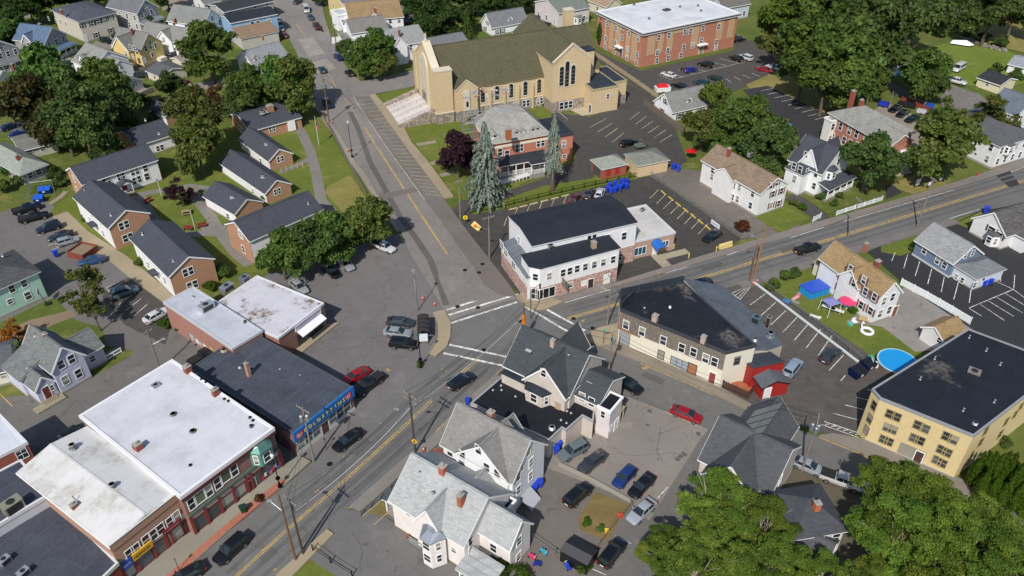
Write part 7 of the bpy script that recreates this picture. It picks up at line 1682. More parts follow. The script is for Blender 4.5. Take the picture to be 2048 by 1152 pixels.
o=TIPS['e'][0];g_=G(1047,688)
gd=MB().tube((0,0,3.2),(0,0,5.8),.34,.3,12).build('pole_guard',mat('plastic','d07a20'),None,g_);tag(gd,'orange plastic guard sleeve around the junction pole','pole guard')
def lamp_post(label,base,top,globe='cfd6d4',arm=0):
 b=G(*base);h=hgt(*base,*top);o=empty('street_lamp',label,'street lamp',b,R(arm),'ornate black street lamps');K=mat('metal','17191b')
 MB().tube((0,0,0),(0,0,.35),.3,.24,10).tube((0,0,.35),(0,0,.9),.2,.09,10).build('base',K,o);MB().tube((0,0,.8),(0,0,h-.6),.08,.06,8).build('post',K,o)
 MB().tube((0,0,1.6),(0,0,1.75),.32,.32,12).build('planter_ring',K,o)
 MB().tube((0,0,h-.6),(0,0,h-.1),.14,.26,10).tube((0,0,h-.1),(0,0,h+.15),.26,.05,10).build('globe',mat('lampglass',globe),o)
lamp_post('black street lamp with round planter on the brick pavement strip',(561,977),(549,914));lamp_post('black street lamp with dark green cap beside the bus shelter',(842,735),(837,668),'1f4a40');lamp_post('black street lamp with hanging banners on the upper street',(705,317),(701,246),'b8c0c4')
o=empty('lot_light','grey parking lot light pole near the tree clump lot','lamp post',G(836,622));MB().tube((0,0,0),(0,0,8.5),.1,.07,8).build('post',mat('metal','9a9a98'),o);MB().box(-.5,-.2,8.4,.1,.2,8.6).box(-.2,-.3,8.0,.1,.3,8.2).build('lamp_head',mat('metal','c8ccce'),o)
o=empty('signal_pole','grey traffic signal pole at the corner pavement','signal pole',G(1061,640));MB().tube((0,0,0),(0,0,6.0),.1,.08,8).tube((0,0,5.9),(1.6,1.6,6.3),.06,.05,6).build('post',mat('metal','85888a'),o);MB().box(1.4,1.4,5.4,1.7,1.7,6.2).build('signal_head',mat('paint','2a2a2a'),o)
# ---- fences
def fence(name,label,pix,h,m,kind='board',post=2.4,pm=None,cat='fence'):
 c=[G(*q)for q in pix];o=empty(name,label,cat,c[0]);pm=pm or m;org=c[0]
 for i in range(len(c)-1):
  a,b=c[i]-org,c[i+1]-org;L=(b-a).length;n=max(1,round(L/post));d=(b-a)/n
  for k in range(n):
   p,q=a+d*k,a+d*(k+1)
   link('post',cached(('fp',h,pm.name),lambda:MB().box(-.06,-.06,0,.06,.06,h+.08).mesh('post',pm)),o,p)
   x=MB()
   if kind=='board':
    nb=max(2,int((q-p).length/.3))
    for j in range(nb):
     u,v=p.lerp(q,(j+.04)/nb),p.lerp(q,(j+.96)/nb);x.poly([u+Vector((0,0,.05)),v+Vector((0,0,.05)),v+Vector((0,0,h-.04*(j%2))),u+Vector((0,0,h-.04*(j%2)))],[(0,1,2,3)])
    x.bar(p+Vector((0,0,h*.3)),q+Vector((0,0,h*.3)),.05,.08);x.bar(p+Vector((0,0,h*.8)),q+Vector((0,0,h*.8)),.05,.08)
    x.build('board_panel',m,o)
   elif kind in('picket','iron'):
    nb=max(3,int((q-p).length/(.28 if kind=='picket' else .32)));w_=.045 if kind=='picket' else .018
    for j in range(nb):u=p.lerp(q,(j+.5)/nb);x.box(u.x-w_,u.y-w_,.08,u.x+w_,u.y+w_,h)
    for z in(.2,.85):x.bar(p+Vector((0,0,h*z)),q+Vector((0,0,h*z)),.05,.07)
    x.build('picket_panel',m,o)
   elif kind=='wall':x.bar(p+Vector((0,0,h/2)),q+Vector((0,0,h/2)),.3,h);x.build('wall_block',m,o)
   elif kind=='rail':
    for z in(.5,.98):x.tube(p+Vector((0,0,h*z)),q+Vector((0,0,h*z)),.03,None,5)
    x.build('rail',m,o)
   elif kind=='link':
    x.tube(p+Vector((0,0,h)),q+Vector((0,0,h)),.05,None,5)
    nb=max(3,int((q-p).length/.35))
    for j in range(nb):
     u,v=p.lerp(q,j/nb),p.lerp(q,(j+1)/nb)
     x.bar(u+Vector((0,0,.05)),v+Vector((0,0,h)),.012,.012);x.bar(v+Vector((0,0,.05)),u+Vector((0,0,h)),.012,.012)
    x.build('mesh_panel',m,o)
 link('post',cached(('fp',h,pm.name),lambda:MB().box(-.06,-.06,0,.06,.06,h+.08).mesh('post',pm)),o,c[-1]-org)
 return o
IR=mat('metal','1b1c1e');VIN=mat('paint','dfe3e4');GAL=mat('metal','9aa09e')
fence('iron_fence','black iron fence along the rectory lawn',[(940,428),(1003,416),(1100,392),(1190,372),(1282,352)],1.2,IR,'iron',2.6)
fence('wooden_fence','weathered wooden fence between church lot and white cape cottage',[(1288,212),(1330,242),(1368,270)],1.9,mat('wood','6e6257'))
fence('tan_fence','long tan fence between church drive and apartment lot',[(1190,112),(1250,152),(1315,197)],1.3,mat('wood','a8977a'))
fence('chain_fence','chain-link fence with pale top pipe along the garden',[(1514,567),(1580,616),(1650,668),(1721,727)],1.3,GAL,'link',2.8)
tag(MB().bar((0,0,.15),at(1715,729)-at(1508,570)+Vector((0,0,.15)),.35,.25).build('guard_rail',mat('paint','c6ccca'),None,G(1508,570)),'long pale guard rail between the striped stalls and the garden fence','guard rail')
fence('vinyl_fence','white vinyl fence between garden drive and new black lot',[(1800,570),(1850,598),(1900,627),(1938,650)],1.5,VIN,'board',2.6)
fence('picket_fence','white picket fence along the right-hand street',[(1672,431),(1763,402)],1.1,VIN,'picket');fence('picket_gate','short white picket fence by the black driveway',[(1625,444),(1640,437)],1.2,VIN,'picket')
fence('lot_fence','grey chain-link fence between corner lot and gravel lot',[(1302,356),(1350,392),(1410,432),(1480,480)],1.5,GAL,'link')
fence('garden_wall','low concrete wall behind the parked cars of the house lot',[(1118,932),(1180,962),(1260,1006)],.5,mat('concrete','9c968a'),'wall',2.2,cat='wall')
fence('board_edging','weathered board edging along the alley garden',[(1262,1012),(1215,1070),(1165,1138)],.7,mat('wood','7d6a50'),'board')
fence('lawn_rail','black rail beside the bottom lawn',[(627,1105),(662,1128),(705,1155)],1.1,IR,'rail');fence('yard_rail','grey rail fence beside the black garden shelter',[(1065,1080),(1110,1112),(1155,1140)],1.1,GAL,'rail')
fence('brown_fence','brown board fence round the small patio of the shingled building',[(1444,776),(1494,800),(1518,768)],1.6,mat('wood','4e3429'))
fence('kerb_wall','low dark wall between campus lawn and the upper pavement',[(640,225),(665,268),(700,330),(732,388)],.45,mat('concrete','6a645a'),'wall',3,cat='wall')
fence('white_meadow_fence','white fence beyond the dry meadow',[(1868,12),(1920,24),(1970,36)],1.6,VIN,'board');fence('left_white_fence','white board fence behind the blue-roofed house',[(25,44),(62,34)],1.5,VIN,'board')
fence('wooden_ramp','pale wooden ramp rail beside the low brick cottage',[(563,345),(606,333)],1.0,mat('wood','b0a888'),'rail',1.4);fence('red_fence','reddish wooden fence under the big maple',[(425,152),(458,142)],1.4,mat('wood','7c4a30'))
fence('street_rail','thin posts and rail before the pinkish white house',[(722,1034),(760,1000),(800,962)],1.0,GAL,'rail',2.0);fence('hedge_fence','dark board fence beside the campus hedge',[(250,226),(330,205)],1.3,mat('wood','4a4a40'))
fence('bin_enclosure','grey chain fence round the campus dumpsters',[(58,400),(62,378),(108,372),(112,392)],1.5,GAL,'link');fence('hall_wall','orange-red board wall behind the brick hall yard',[(1802,203),(1830,214),(1858,226)],1.4,mat('wood','8a3a20'),'board',2,cat='wall')
# ---- bins and dumpsters
def bin_mesh(col):
 m=MB();m.poly([(-.22,-.26,.1),(.22,-.26,.1),(.22,.22,.1),(-.22,.22,.1),(-.3,-.36,1.0),(.3,-.36,1.0),(.3,.3,1.0),(-.3,.3,1.0)],[(3,2,1,0),(0,1,5,4),(1,2,6,5),(2,3,7,6),(3,0,4,7),(4,5,6,7)]);return m.mesh('bin_body',mat('plastic',col))
def wheelie(label,px,py,col='1f3fb4',group='blue wheeled bins',cat='bin',sc=1.0):
 p=G(px,py);o=empty('wheeled_bin',label,cat,p,random.random()*6,group);o.scale=(sc,)*3
 link('bin_body',cached(('bin',col),lambda:bin_mesh(col)),o)
 link('lid',cached(('lid',col),lambda:MB().box(-.33,-.4,1.0,.33,.33,1.1).box(-.3,.3,1.02,.3,.4,1.08).mesh('lid',mat('plastic',col))),o)
 for s in(-.24,.24):link('wheel',cached('bw',lambda:MB().tube((-.03,0,0),(.03,0,0),.12,.12,8).mesh('wheel',mat('rubber','1a1a1a'))),o,(s,.26,.12))
for i,(x,y)in enumerate(((1216,384),(1222,388),(1229,386),(1234,380),(1240,382),(1246,377),(1252,379),(1219,378),(1230,374),(1243,371),(1253,370))):wheelie('%s blue bin from the left in the %s row behind the corner building'%(('first','second','third','fourth','fifth','sixth','seventh')[i if i<7 else i-7],'front' if i<7 else 'rear'),x,y,group='bins behind the corner building',sc=1.25)
for x,y,k in((1347,340,'left'),(1356,344,'right')):wheelie(k+' blue wheeled bin of the pair beside the tan garage',x,y,group='bins by the tan garage',sc=1.3)
for x,y,k in((1103,902,'left'),(1112,908,'front'),(1117,898,'rear')):wheelie(k+' blue wheeled bin grouped beside the grey-green suv',x,y,group='bins by the grey-green suv',sc=1.25)
for x,y,k in((1056,992,'left'),(1068,984,'middle'),(1078,976,'right')):wheelie(k+' blue wheeled bin lined up behind the tall white house',x,y,group='bins behind the tall white house',sc=1.25)
wheelie('blue bin at the corner of the red planter lawn',114,514,sc=1.3);wheelie('blue bin on the steps of the lavender house',92,772,sc=1.3);wheelie('blue bin beside the yellow house back door',268,127);wheelie('blue barrel-like bin below the white dormered house',142,138)
for x,y,k in((1966,574,'left'),(1978,571,'right')):wheelie(k+' blue wheeled bin of the pair beside the blue cottage',x,y,group='bins by the blue cottage',sc=1.2)
wheelie('blue bin beside the mottled-roof house',1970,428,sc=1.4);wheelie('blue bin at the corner of the black annex roof',935,812);wheelie('green litter bin on the shop pavement',489,1028,'1c3a2c',None,sc=1.1);wheelie('dark bin behind the grey-green suv',1122,890,'2a3a3e',None)
def dumpster(label,px,py,col,rz=0,L=1.9,W=1.3,H=1.3):
 o=empty('dumpster',label,'dumpster',G(px,py),R(rz),'dumpsters')
 MB().poly([(-L/2,-W/2,.12),(L/2,-W/2,.12),(L/2,W/2,.12),(-L/2,W/2,.12),(-L/2-.05,-W/2-.25,H*.8),(L/2+.05,-W/2-.25,H*.8),(L/2+.05,W/2,H),(-L/2-.05,W/2,H)],[(3,2,1,0),(0,1,5,4),(1,2,6,5),(2,3,7,6),(3,0,4,7),(4,5,6,7)]).build('container',mat('metal',col),o)
 for s in(-1,1):MB().slab([(s*L/4-L/4+.03,-W/2-.3,H*.8+.06),(s*L/4+L/4-.03,-W/2-.3,H*.8+.06),(s*L/4+L/4-.03,W/2,H+.08),(s*L/4-L/4+.03,W/2,H+.08)],.06).build('lid',mat('plastic','1a1c22' if col!='1f4fb0' else '2458c0'),o)
 MB().box(-.35,-W/2-.2,.6,.1,-W/2-.14,1.0).build('sticker',mat('paint','d8d8d8'),o)
dumpster('navy dumpster with white sticker by the round pool',1713,752,'1a2f6a',30,2.2,1.6,1.5);dumpster('second navy dumpster behind the stickered one',1733,737,'1a2f6a',30,2.0,1.5,1.4)
dumpster('front blue dumpster in the campus enclosure',80,403,'1f4fb0',15);dumpster('rear blue dumpster in the campus enclosure',92,386,'1f4fb0',15,2.4)
# ---- bus shelter
o=empty('bus_shelter','black bus shelter with ribbed curved roof at the junction lot','bus shelter',G(848,672),R(95));K=mat('metal','1d2022')
for x in(-2.0,2.0):
 for y in(-.7,.7):MB().box(x-.05,y-.05,0,x+.05,y+.05,2.3).build('post',K,o)
m=MB();
for k in range(6):
 a0,a1=math.pi*k/6,math.pi*(k+1)/6
 m.slab([(-2.3,-.95*math.cos(a0),2.3+.45*math.sin(a0)),(2.3,-.95*math.cos(a0),2.3+.45*math.sin(a0)),(2.3,-.95*math.cos(a1),2.3+.45*math.sin(a1)),(-2.3,-.95*math.cos(a1),2.3+.45*math.sin(a1))],.05)
rf=m.build('roof',mat('plastic','3a342f'),o)
for x in(-2.3,-1.15,0,1.15,2.3):
 r_=MB()
 for k in range(6):a0,a1=math.pi*k/6,math.pi*(k+1)/6;r_.bar((x,-.97*math.cos(a0),2.32+.47*math.sin(a0)),(x,-.97*math.cos(a1),2.32+.47*math.sin(a1)),.08,.06)
 r_.build('rib',K,rf)
MB().box(-2.0,.66,.3,2.0,.7,2.1).build('back_glass',mat('glass','5a6266'),o);MB().box(-2.12,-.7,.5,-2.06,.7,2.1).build('advert_panel',mat('paint','cdd4dc'),o);MB().box(-1.6,.15,.42,1.6,.55,.5).build('bench',mat('wood','5a5048'),o)
# ---- signs
def sign(name,label,base,h,board,col,pc='metal',shape='box',tilt=0,rz=0,bz=None,cat='sign',mk=None):
 o=empty(name,label,cat,G(*base),R(rz));MB().tube((0,0,0),(0,0,h),.04,.04,6).build('post',mat('metal','5a5c5e'),o);w_,t_=board
 if shape=='box':p=MB().box(-w_/2,-.05,h-t_,w_/2,-.02,h).build('sign_board',mat('paint',col),o)
 elif shape=='dia':p=MB().poly([(0,-.05,h-w_),(w_/2,-.05,h-w_/2),(0,-.05,h),(-w_/2,-.05,h-w_/2),(0,-.03,h-w_),(w_/2,-.03,h-w_/2),(0,-.03,h),(-w_/2,-.03,h-w_/2)],[(0,1,2,3),(7,6,5,4),(0,4,5,1),(1,5,6,2),(2,6,7,3),(3,7,4,0)]).build('sign_board',mat('paint',col),o)
 else:p=MB().tube((0,-.05,h-w_/2),(0,-.02,h-w_/2),w_/2,None,14).build('sign_board',mat('paint',col),o)
 if mk:MB().box(-.08,-.07,h-.75*w_,.08,-.052,h-.3*w_).box(-.16,-.07,h-.55*w_,.16,-.052,h-.48*w_).build('symbol',mat('paint',mk),p)
 return o
sign('warning_sign','yellow diamond walking-person warning sign by the main street pole',(832,911),3.0,(1.0,1),'e0a81e',shape='dia',rz=-20,mk='1a1a1a');sign('warning_sign','round yellow railroad-style sign at the rectory drive mouth',(931,450),2.2,(1.0,1),'d8b81e',shape='round',mk='2a2a2a')
sign('street_sign','green street name sign at the shingled building corner',(1206,690),2.9,(1.1,.25),'3fae8a');sign('street_sign','green street name sign beside the bus shelter',(829,690),2.9,(1.1,.25),'3fae8a',rz=90);sign('no_parking_sign','slim sign post on the pavement by the blue store',(653,899),2.4,(.3,.45),'3a4448');sign('no_parking_sign','slim sign post on the bottom pavement',(360,1144),2.4,(.3,.45),'6a6458')
sign('hall_sign','white notice board on dark posts before the brick hall',(1832,377),2.2,(1.5,1.5),'d4d6e0',rz=30);sign('hall_sign','small white sign board beside the roadside utility pole',(1855,380),1.8,(.7,.8),'d8dae0',rz=20);sign('hall_sign','small white panel sign at the brick steps',(1788,354),1.4,(.7,.8),'d4d6de',rz=20);sign('hall_sign','pale sign under the roadside tree',(1879,366),1.2,(.8,.6),'d4d6de',rz=20)
o=empty('roadside_sign_board','white and blue sign board at the corner lot fence','sign',G(1429,458),math.atan2((at(1437,458)-at(1421,446)).y,(at(1437,458)-at(1421,446)).x));MB().box(-1.3,-.06,.5,1.3,.06,1.5).build('sign_board',mat('paint','d4d8e0'),o);marks(o,-1.1,1.1,-.062,1.0,.35,'3a5a9c')
for x in(-1.2,1.2):MB().box(x-.06,-.05,0,x+.06,.05,.5).build('post',mat('metal','6a6a6a'),o)
o=empty('work_sign','fallen orange and yellow road work sign beside the drive','sign',G(952,458),R(-50));MB().slab([(-1.3,-.3,.3),(1.3,-.5,.25),(1.4,.3,.9),(-1.1,.5,1.1)],.06).build('sign_board',mat('paint','d8bc6a'),o);MB().slab([(-.5,-.25,.39),(.4,-.3,.37),(.4,.1,.75),(-.5,.15,.82)],.01).build('orange_panel',mat('paint','d0591a'),o);MB().tube((1.2,0,0),(1.2,0,.7),.06,None,6).tube((-1.0,0,0),(-1.0,0,.6),.06,None,6).build('leg',mat('paint','c8b868'),o)
o=empty('barrier','long yellow concrete barrier at the corner lot edge','barrier',G(1450,495),math.atan2((at(1464,491)-at(1436,499)).y,(at(1464,491)-at(1436,499)).x));m=MB();m.poly([(-1.5,-.35,0),(1.5,-.35,0),(1.5,-.12,1.0),(-1.5,-.12,1.0),(-1.5,.35,0),(1.5,.35,0),(1.5,.12,1.0),(-1.5,.12,1.0)],[(0,1,2,3),(7,6,5,4),(3,2,6,7),(0,3,7,4),(1,5,6,2)]);m.build('barrier_body',mat('paint','dcc47a'),o);MB().box(-1.3,-.4,-.0,-.9,.4,.12).box(.9,-.4,0,1.3,.4,.12).build('foot',mat('paint','c8ae66'),o)
for i,(x,y)in enumerate(((1432,503),(1377,517),(1347,498))):
 o=empty('bollard',['yellow bollard beside the yellow barrier','yellow bollard at the ramp end by the road','yellow bollard at the corner of the stone-faced shop'][i],'bollard',G(x,y));MB().tube((0,0,0),(0,0,1.0),.12,.12,10).build('bollard_post',mat('paint','d8bc5a'),o);MB().tube((0,0,1.0),(0,0,1.06),.12,.05,10).build('cap',mat('paint','e0c870'),o)
def cone(label,px,py):
 o=empty('traffic_cone',label,'traffic cone',G(px,py),0,'orange traffic cones');MB().box(-.22,-.22,0,.22,.22,.05).build('base',mat('rubber','2a2a2a'),o);MB().tube((0,0,.05),(0,0,.9),.18,.04,10).build('cone_body',mat('plastic','d04a1a'),o);MB().tube((0,0,.45),(0,0,.6),.125,.1,10).build('band',mat('paint','e0e0e0'),o)
for lab,x,y in(('orange cone left of the pole by the north lawn',655,250),('orange cone right of the pole by the north lawn',664,248),('orange cone beside the black lamp on the upper street',697,306),('orange cone at the garden corner poles',1505,572),('second orange cone at the garden corner poles',1513,568),('orange cone by the pavement tip',846,600),('orange cone nearest the stop line',870,612),('orange cone beside the yellow warning sign',848,906)):cone(lab,x,y)
o=empty('fire_hydrant','red fire hydrant at the roadside tree','hydrant',G(1952,354));MB().tube((0,0,0),(0,0,.6),.15,.14,10).tube((0,0,.6),(0,0,.78),.14,.05,10).build('barrel',mat('paint','a8201c'),o);MB().tube((-.28,0,.42),(.28,0,.42),.07,None,8).build('nozzle',mat('paint','a8201c'),o)
# ---- campus furniture
for lab,x,y,rz in(('red bench beside the path near the long white block',298,405,60),('left red bench at the path circle',377,460,-5),('right red bench at the path circle',405,455,25)):
 o=empty('park_bench',lab,'bench',G(x,y),R(rz),'red park benches');RDW=mat('wood','7a2a26');MB().box(-.9,-.25,.4,.9,.2,.47).build('seat',RDW,o);MB().box(-.9,.2,.5,.9,.26,.95).build('backrest',RDW,o)
 for s in(-.75,.75):MB().box(s-.05,-.22,0,s+.05,.24,.4).build('leg',mat('metal','2a2a2a'),o)
o=empty('picnic_table','wooden picnic table on the campus lawn','picnic table',G(374,428),R(20));PW_=mat('wood','9a8468');MB().box(-.95,-.4,.7,.95,.4,.78).build('table_top',PW_,o)
for s in(-.75,.75):MB().box(-.95,s-.14,.42,.95,s+.14,.48).build('bench_seat',PW_,o);MB().box(s-.06,-.7,0,s+.06,.7,.7).build('leg',PW_,o)
for lab,x,y,h in(('white lawn light post beside the long white block',323,391,3.6),('white lawn light post at the path circle',390,458,4.4)):
 o=empty('lawn_light',lab,'lamp post',G(x,y));MB().tube((0,0,0),(0,0,h),.07,.05,8).build('post',mat('paint','d4d4ce'),o);MB().tube((0,0,h),(0,0,h+.35),.16,.1,8).build('globe',mat('lampglass','4a4a4a'),o)
o=empty('planter_box','large red-brown timber planter box by the housing walk','planter',G(168,508),R(-20));TB_=mat('wood','7c3a2c')
for a in range(4):
 x=MB().box(-1.9,-1.95,0,1.9,-1.8,1.3).build('timber_side',TB_,o);x.rotation_euler=(0,0,a*math.pi/2)
MB().box(-1.8,-1.8,.2,1.8,1.8,.9).build('soil',DIRT,o)
o=empty('flag_pole','white flagpole with drooping flag on the north lawn','flagpole',G(638,291));MB().tube((0,0,0),(0,0,7.5),.06,.04,8).build('post',mat('paint','dcdcdc'),o);fl=MB();fl.smooth=True
for k in range(4):fl.poly([(.05+.12*k,.05*math.sin(k),4.2),(.05+.12*(k+1),.05*math.sin(k+1),4.1),(.05+.12*(k+1),.05*math.sin(k+1)+.05,5.8),(.05+.12*k,.05*math.sin(k)+.05,5.9)],[(0,1,2,3)])
fl.build('flag',mat('paint','b0484a'),o);MB().box(.04,-.09,5.2,.35,-.02,5.9).build('canton',mat('paint','3a4a7a'),o)
# ---- garden things, right
o=empty('round_pool','round above-ground pool with blue water beside the yellow apartments','pool',G(1791,734));m=MB();m.tube((0,0,0),(0,0,1.2),3.0,3.0,40);m.build('pool_wall',mat('paint','6a5a50'),o);MB().tube((0,0,1.2),(0,0,1.26),3.1,3.1,40).build('rim',mat('paint','9cc4d4'),o);MB().tube((0,0,1.2),(0,0,1.275),2.85,2.85,40).build('water',mat('water','1f8fd0'),o);MB().box(-4.1,-.4,0,-3.0,.4,.9).box(-4.1,-.4,.9,-4.0,.4,1.6).build('ladder',mat('paint','d8d8d0'),o)
pc=[at(x,y,1.5)for x,y in((1600,570),(1640,561),(1658.4,574.6),(1622.5,587))];c_=sum(pc,Vector())/4;u_=pc[2]-pc[3];o=empty('square_pool','square bright blue pool with dark blue cover in the garden','pool',(c_.x,c_.y,gz(c_.x,c_.y)),math.atan2(u_.y,u_.x));w_=u_.length/2;d_=(pc[0]-pc[3]).length/2
MB().box(-w_,-d_,0,w_,d_,1.4).build('pool_wall',mat('plastic','1f86c4'),o);MB().box(-w_-.1,-d_-.1,1.4,w_+.1,d_+.1,1.52).build('cover',mat('plastic','2a52b8'),o)
for x in(-w_,-w_/3,w_/3,w_):MB().box(x-.05,-d_-.1,0,x+.05,-d_-.02,1.4).build('leg',mat('plastic','2a9ad4'),o)
gc=[at(x,y,2.3)for x,y in((1643,600),(1663,593),(1683,607),(1661,614))];c_=sum(gc,Vector())/4;o=empty('garden_canopy','lavender garden canopy on thin white legs','canopy',(c_.x,c_.y,gz(c_.x,c_.y)));q=[(p-c_)for p in gc]
MB().poly([(p.x,p.y,2.25)for p in q]+[(0,0,2.85)],[(0,1,4),(1,2,4),(2,3,4),(3,0,4),(3,2,1,0)]).build('canopy_cloth',mat('plastic','7c7cb0'),o)
for p in q:MB().tube((p.x*1.12,p.y*1.12,0),(p.x*.98,p.y*.98,2.25),.05,None,6).build('leg',mat('paint','dcdcdc'),o)
o=empty('garden_umbrella','bright pink garden umbrella by the white house','umbrella',G(1690,622));m=MB();n=8;m.poly([(1.5*math.cos(6.283*i/n),1.5*math.sin(6.283*i/n),2.1)for i in range(n)]+[(0,0,2.65)],[(i,(i+1)%n,n)for i in range(n)]+[tuple(range(n-1,-1,-1))]);m.build('umbrella_cloth',mat('plastic','d83a68'),o);MB().tube((0,0,0),(0,0,2.6),.04,None,6).build('post',mat('paint','d0d0d0'),o)
for lab,x,y,rz in(('white folding table nearest the lavender canopy leg',1655,622,-35),('long white table sticking out from under the canopy',1673,628,-35)):
 o=empty('folding_table',lab,'table',G(x,y),R(rz));MB().box(-1.1,-.38,.7,1.1,.38,.76).build('table_top',mat('plastic','c8d4d0'),o)
 for s in(-.9,.9):MB().box(s-.03,-.33,0,s+.03,.33,.7).build('leg',mat('metal','8a8a8a'),o)
o=empty('swan_float','white inflatable swan float on the grass','pool float',G(1733,666),2.2);m=MB();m.smooth=True
for i in range(16):
 a,b2=6.283*i/16,6.283*(i+1)/16;m.tube((.9*math.cos(a),.9*math.sin(a),.28),(.9*math.cos(b2),.9*math.sin(b2),.28),.27,None,8)
m.build('ring',mat('plastic','e4e4e8'),o);m=MB();pr=Vector((.9,0,.3))
for q in((1.2,0,.8),(1.15,0,1.2),(.9,0,1.4),(1.15,0,1.55)):m.tube(pr,q,.15,.12,8);pr=Vector(q)
m.build('neck',mat('plastic','e4e4e8'),o)
def box_thing(name,label,cat,px,py,parts,rz=0):
 o=empty(name,label,cat,G(px,py),R(rz))
 for nm,bx,m in parts:MB().box(*bx).build(nm,m,o)
 return o
PL=lambda c:mat('plastic',c)
box_thing('garden_lounger','white lounger on the grass near the garden fence','lounger',1629,637,[('seat',(-.9,-.3,.3,.5,.3,.36),PL('d8d8d0')),('backrest',(.5,-.3,.34,1.0,.3,.5),PL('d8d8d0')),('leg',(-.8,-.25,0,-.7,.25,.3),PL('c8c8c0')),('leg',(.6,-.25,0,.7,.25,.3),PL('c8c8c0'))],-35)
box_thing('toy_slide','pink toy slide beside the square pool','toy',1590,600,[('slide_bed',(-.9,-.3,.3,.9,.3,.4),PL('d89aa8')),('step',(.7,-.3,0,1.1,.3,.9),PL('c07a8c'))],40);box_thing('toy_mat','blue toy play mat by the garden fence','toy',1574,604,[('mat',(-.8,-.4,0,.8,.4,.12),PL('3a7ab0')),('pad',(-.3,-.3,.12,.5,.3,.25),PL('4a8ac0'))],-35)
box_thing('garden_chest','grey storage chest below the square pool','chest',1589,610,[('chest',(-.7,-.3,0,.7,.3,.5),PL('6a665e')),('lid',(-.75,-.35,.5,.75,.35,.58),PL('8a867c'))],-35);box_thing('patio_set','green and white garden chairs by the flower bed','chairs',1708,648,[('seat',(-.4,-.4,.35,.4,.4,.42),PL('d8d8d8')),('backrest',(-.4,.35,.42,.4,.42,.95),PL('d8d8d8')),('tub',(-1.3,-.5,0,-.6,.2,.5),PL('5ab0a0'))],20)
box_thing('garden_bench','tan bench among flowers by the white house','bench',1725,645,[('seat',(-.8,-.25,.4,.8,.25,.48),mat('wood','b09a70')),('backrest',(-.8,.25,.45,.8,.32,.95),mat('wood','b09a70')),('leg',(-.7,-.2,0,-.6,.25,.4),mat('wood','8a7858')),('leg',(.6,-.2,0,.7,.25,.4),mat('wood','8a7858'))],-25)
box_thing('pool_pump','mint green pool pump tank beside the round pool','pump',1739,723,[('tank',(-.4,-.4,0,.4,.4,.9),PL('5aa890')),('pump_cap',(-.25,-.25,.9,.25,.25,1.1),PL('4a9880'))]);box_thing('patio_grill','magenta covered grill on the brown-fenced patio','grill',1506,775,[('grill_body',(-.9,-.5,.3,.9,.5,1.1),PL('a81848')),('hood',(-.8,-.4,1.1,.8,.4,1.3),PL('1a1a1c')),('leg',(-.8,-.4,0,-.7,.4,.3),IR),('leg',(.7,-.4,0,.8,.4,.3),IR)],-40)
box_thing('patio_deck','small reddish wooden deck inside the brown fence','deck',1482,778,[('deck_board',(-1.6,-1.2,0,1.6,1.2,.25),mat('wood','9a5a38')),('edge',(-1.65,-1.25,.0,1.65,-1.2,.4),mat('wood','7a4630'))],-30)
# ---- yard behind the houses
o=empty('garden_shelter','black-sided garden shelter with grey top behind the houses','shelter',G(1155,1124),R(-33));MB().slab([(-1.9,-1.2,2.1),(1.9,-1.2,2.1),(1.9,.1,2.3),(-1.9,.1,2.3)],.08).build('roof_panel',mat('plastic','4c4a4c'),o);MB().slab([(-1.9,.12,2.3),(1.9,.12,2.3),(1.9,1.6,1.7),(-1.9,1.6,1.7)],.08).build('roof_panel',mat('plastic','15181c'),o);MB().box(-1.85,-1.15,0,1.85,-1.1,2.0).box(-1.85,1.5,0,1.85,1.55,1.6).box(-1.85,-1.1,0,-1.8,1.5,1.7).box(1.8,-1.1,0,1.85,1.5,1.7).build('side_cloth',mat('plastic','121416'),o)
for lab,x,y,c1,c2 in(('turquoise ride-on toy on the dark yard',1087,1108,'3a9ab0','c8d4d8'),('blue tricycle at the bottom edge of the yard',1135,1138,'1f46b0','d0d0d8'),('pink toy pram by the pinkish house',1064,1118,'c8406c','e0c0cc'),('blue toy car by the pinkish house corner',1074,1132,'1a2f8a','8a8a90')):
 o=empty('ride_on_toy',lab,'toy',G(x,y),random.random()*6);MB().box(-.5,-.2,.2,.5,.2,.45).box(-.1,-.18,.45,.25,.18,.65).build('toy_body',PL(c1),o);MB().bar((.4,0,.4),(.5,0,.8),.05,.05).bar((.48,-.25,.8),(.48,.25,.8),.05,.05).build('handlebar',PL(c2),o)
 for xx,yy in((-.35,-.22),(-.35,.22),(.42,0)):MB().tube((xx,yy-.04,.16),(xx,yy+.04,.16),.16,None,10).build('wheel',mat('rubber','222226'),o)
box_thing('yellow_bucket','yellow bucket in the vegetable garden','bucket',1213,1066,[('bucket',(-.22,-.22,0,.22,.22,.45),PL('d8a82a')),('rim',(-.25,-.25,.45,.25,.25,.5),PL('e0b840'))]);box_thing('red_crate','red crate at the board edging of the garden','crate',1240,1035,[('crate',(-.35,-.25,0,.35,.25,.35),PL('b8382a')),('rim',(-.38,-.28,.35,.38,.28,.4),PL('c84a3a'))])
box_thing('bike_rack','grey rack with red end posts beside the pinkish house','rack',831,1090,[('rail',(-1.2,-.05,.7,1.2,.05,.8),GAL),('rail',(-1.2,-.4,.15,1.2,.4,.22),GAL),('end_post',(-1.35,-.1,0,-1.2,.1,.9),PL('a83a2c')),('end_post',(1.2,-.1,0,1.35,.1,.9),PL('a83a2c'))],-35)
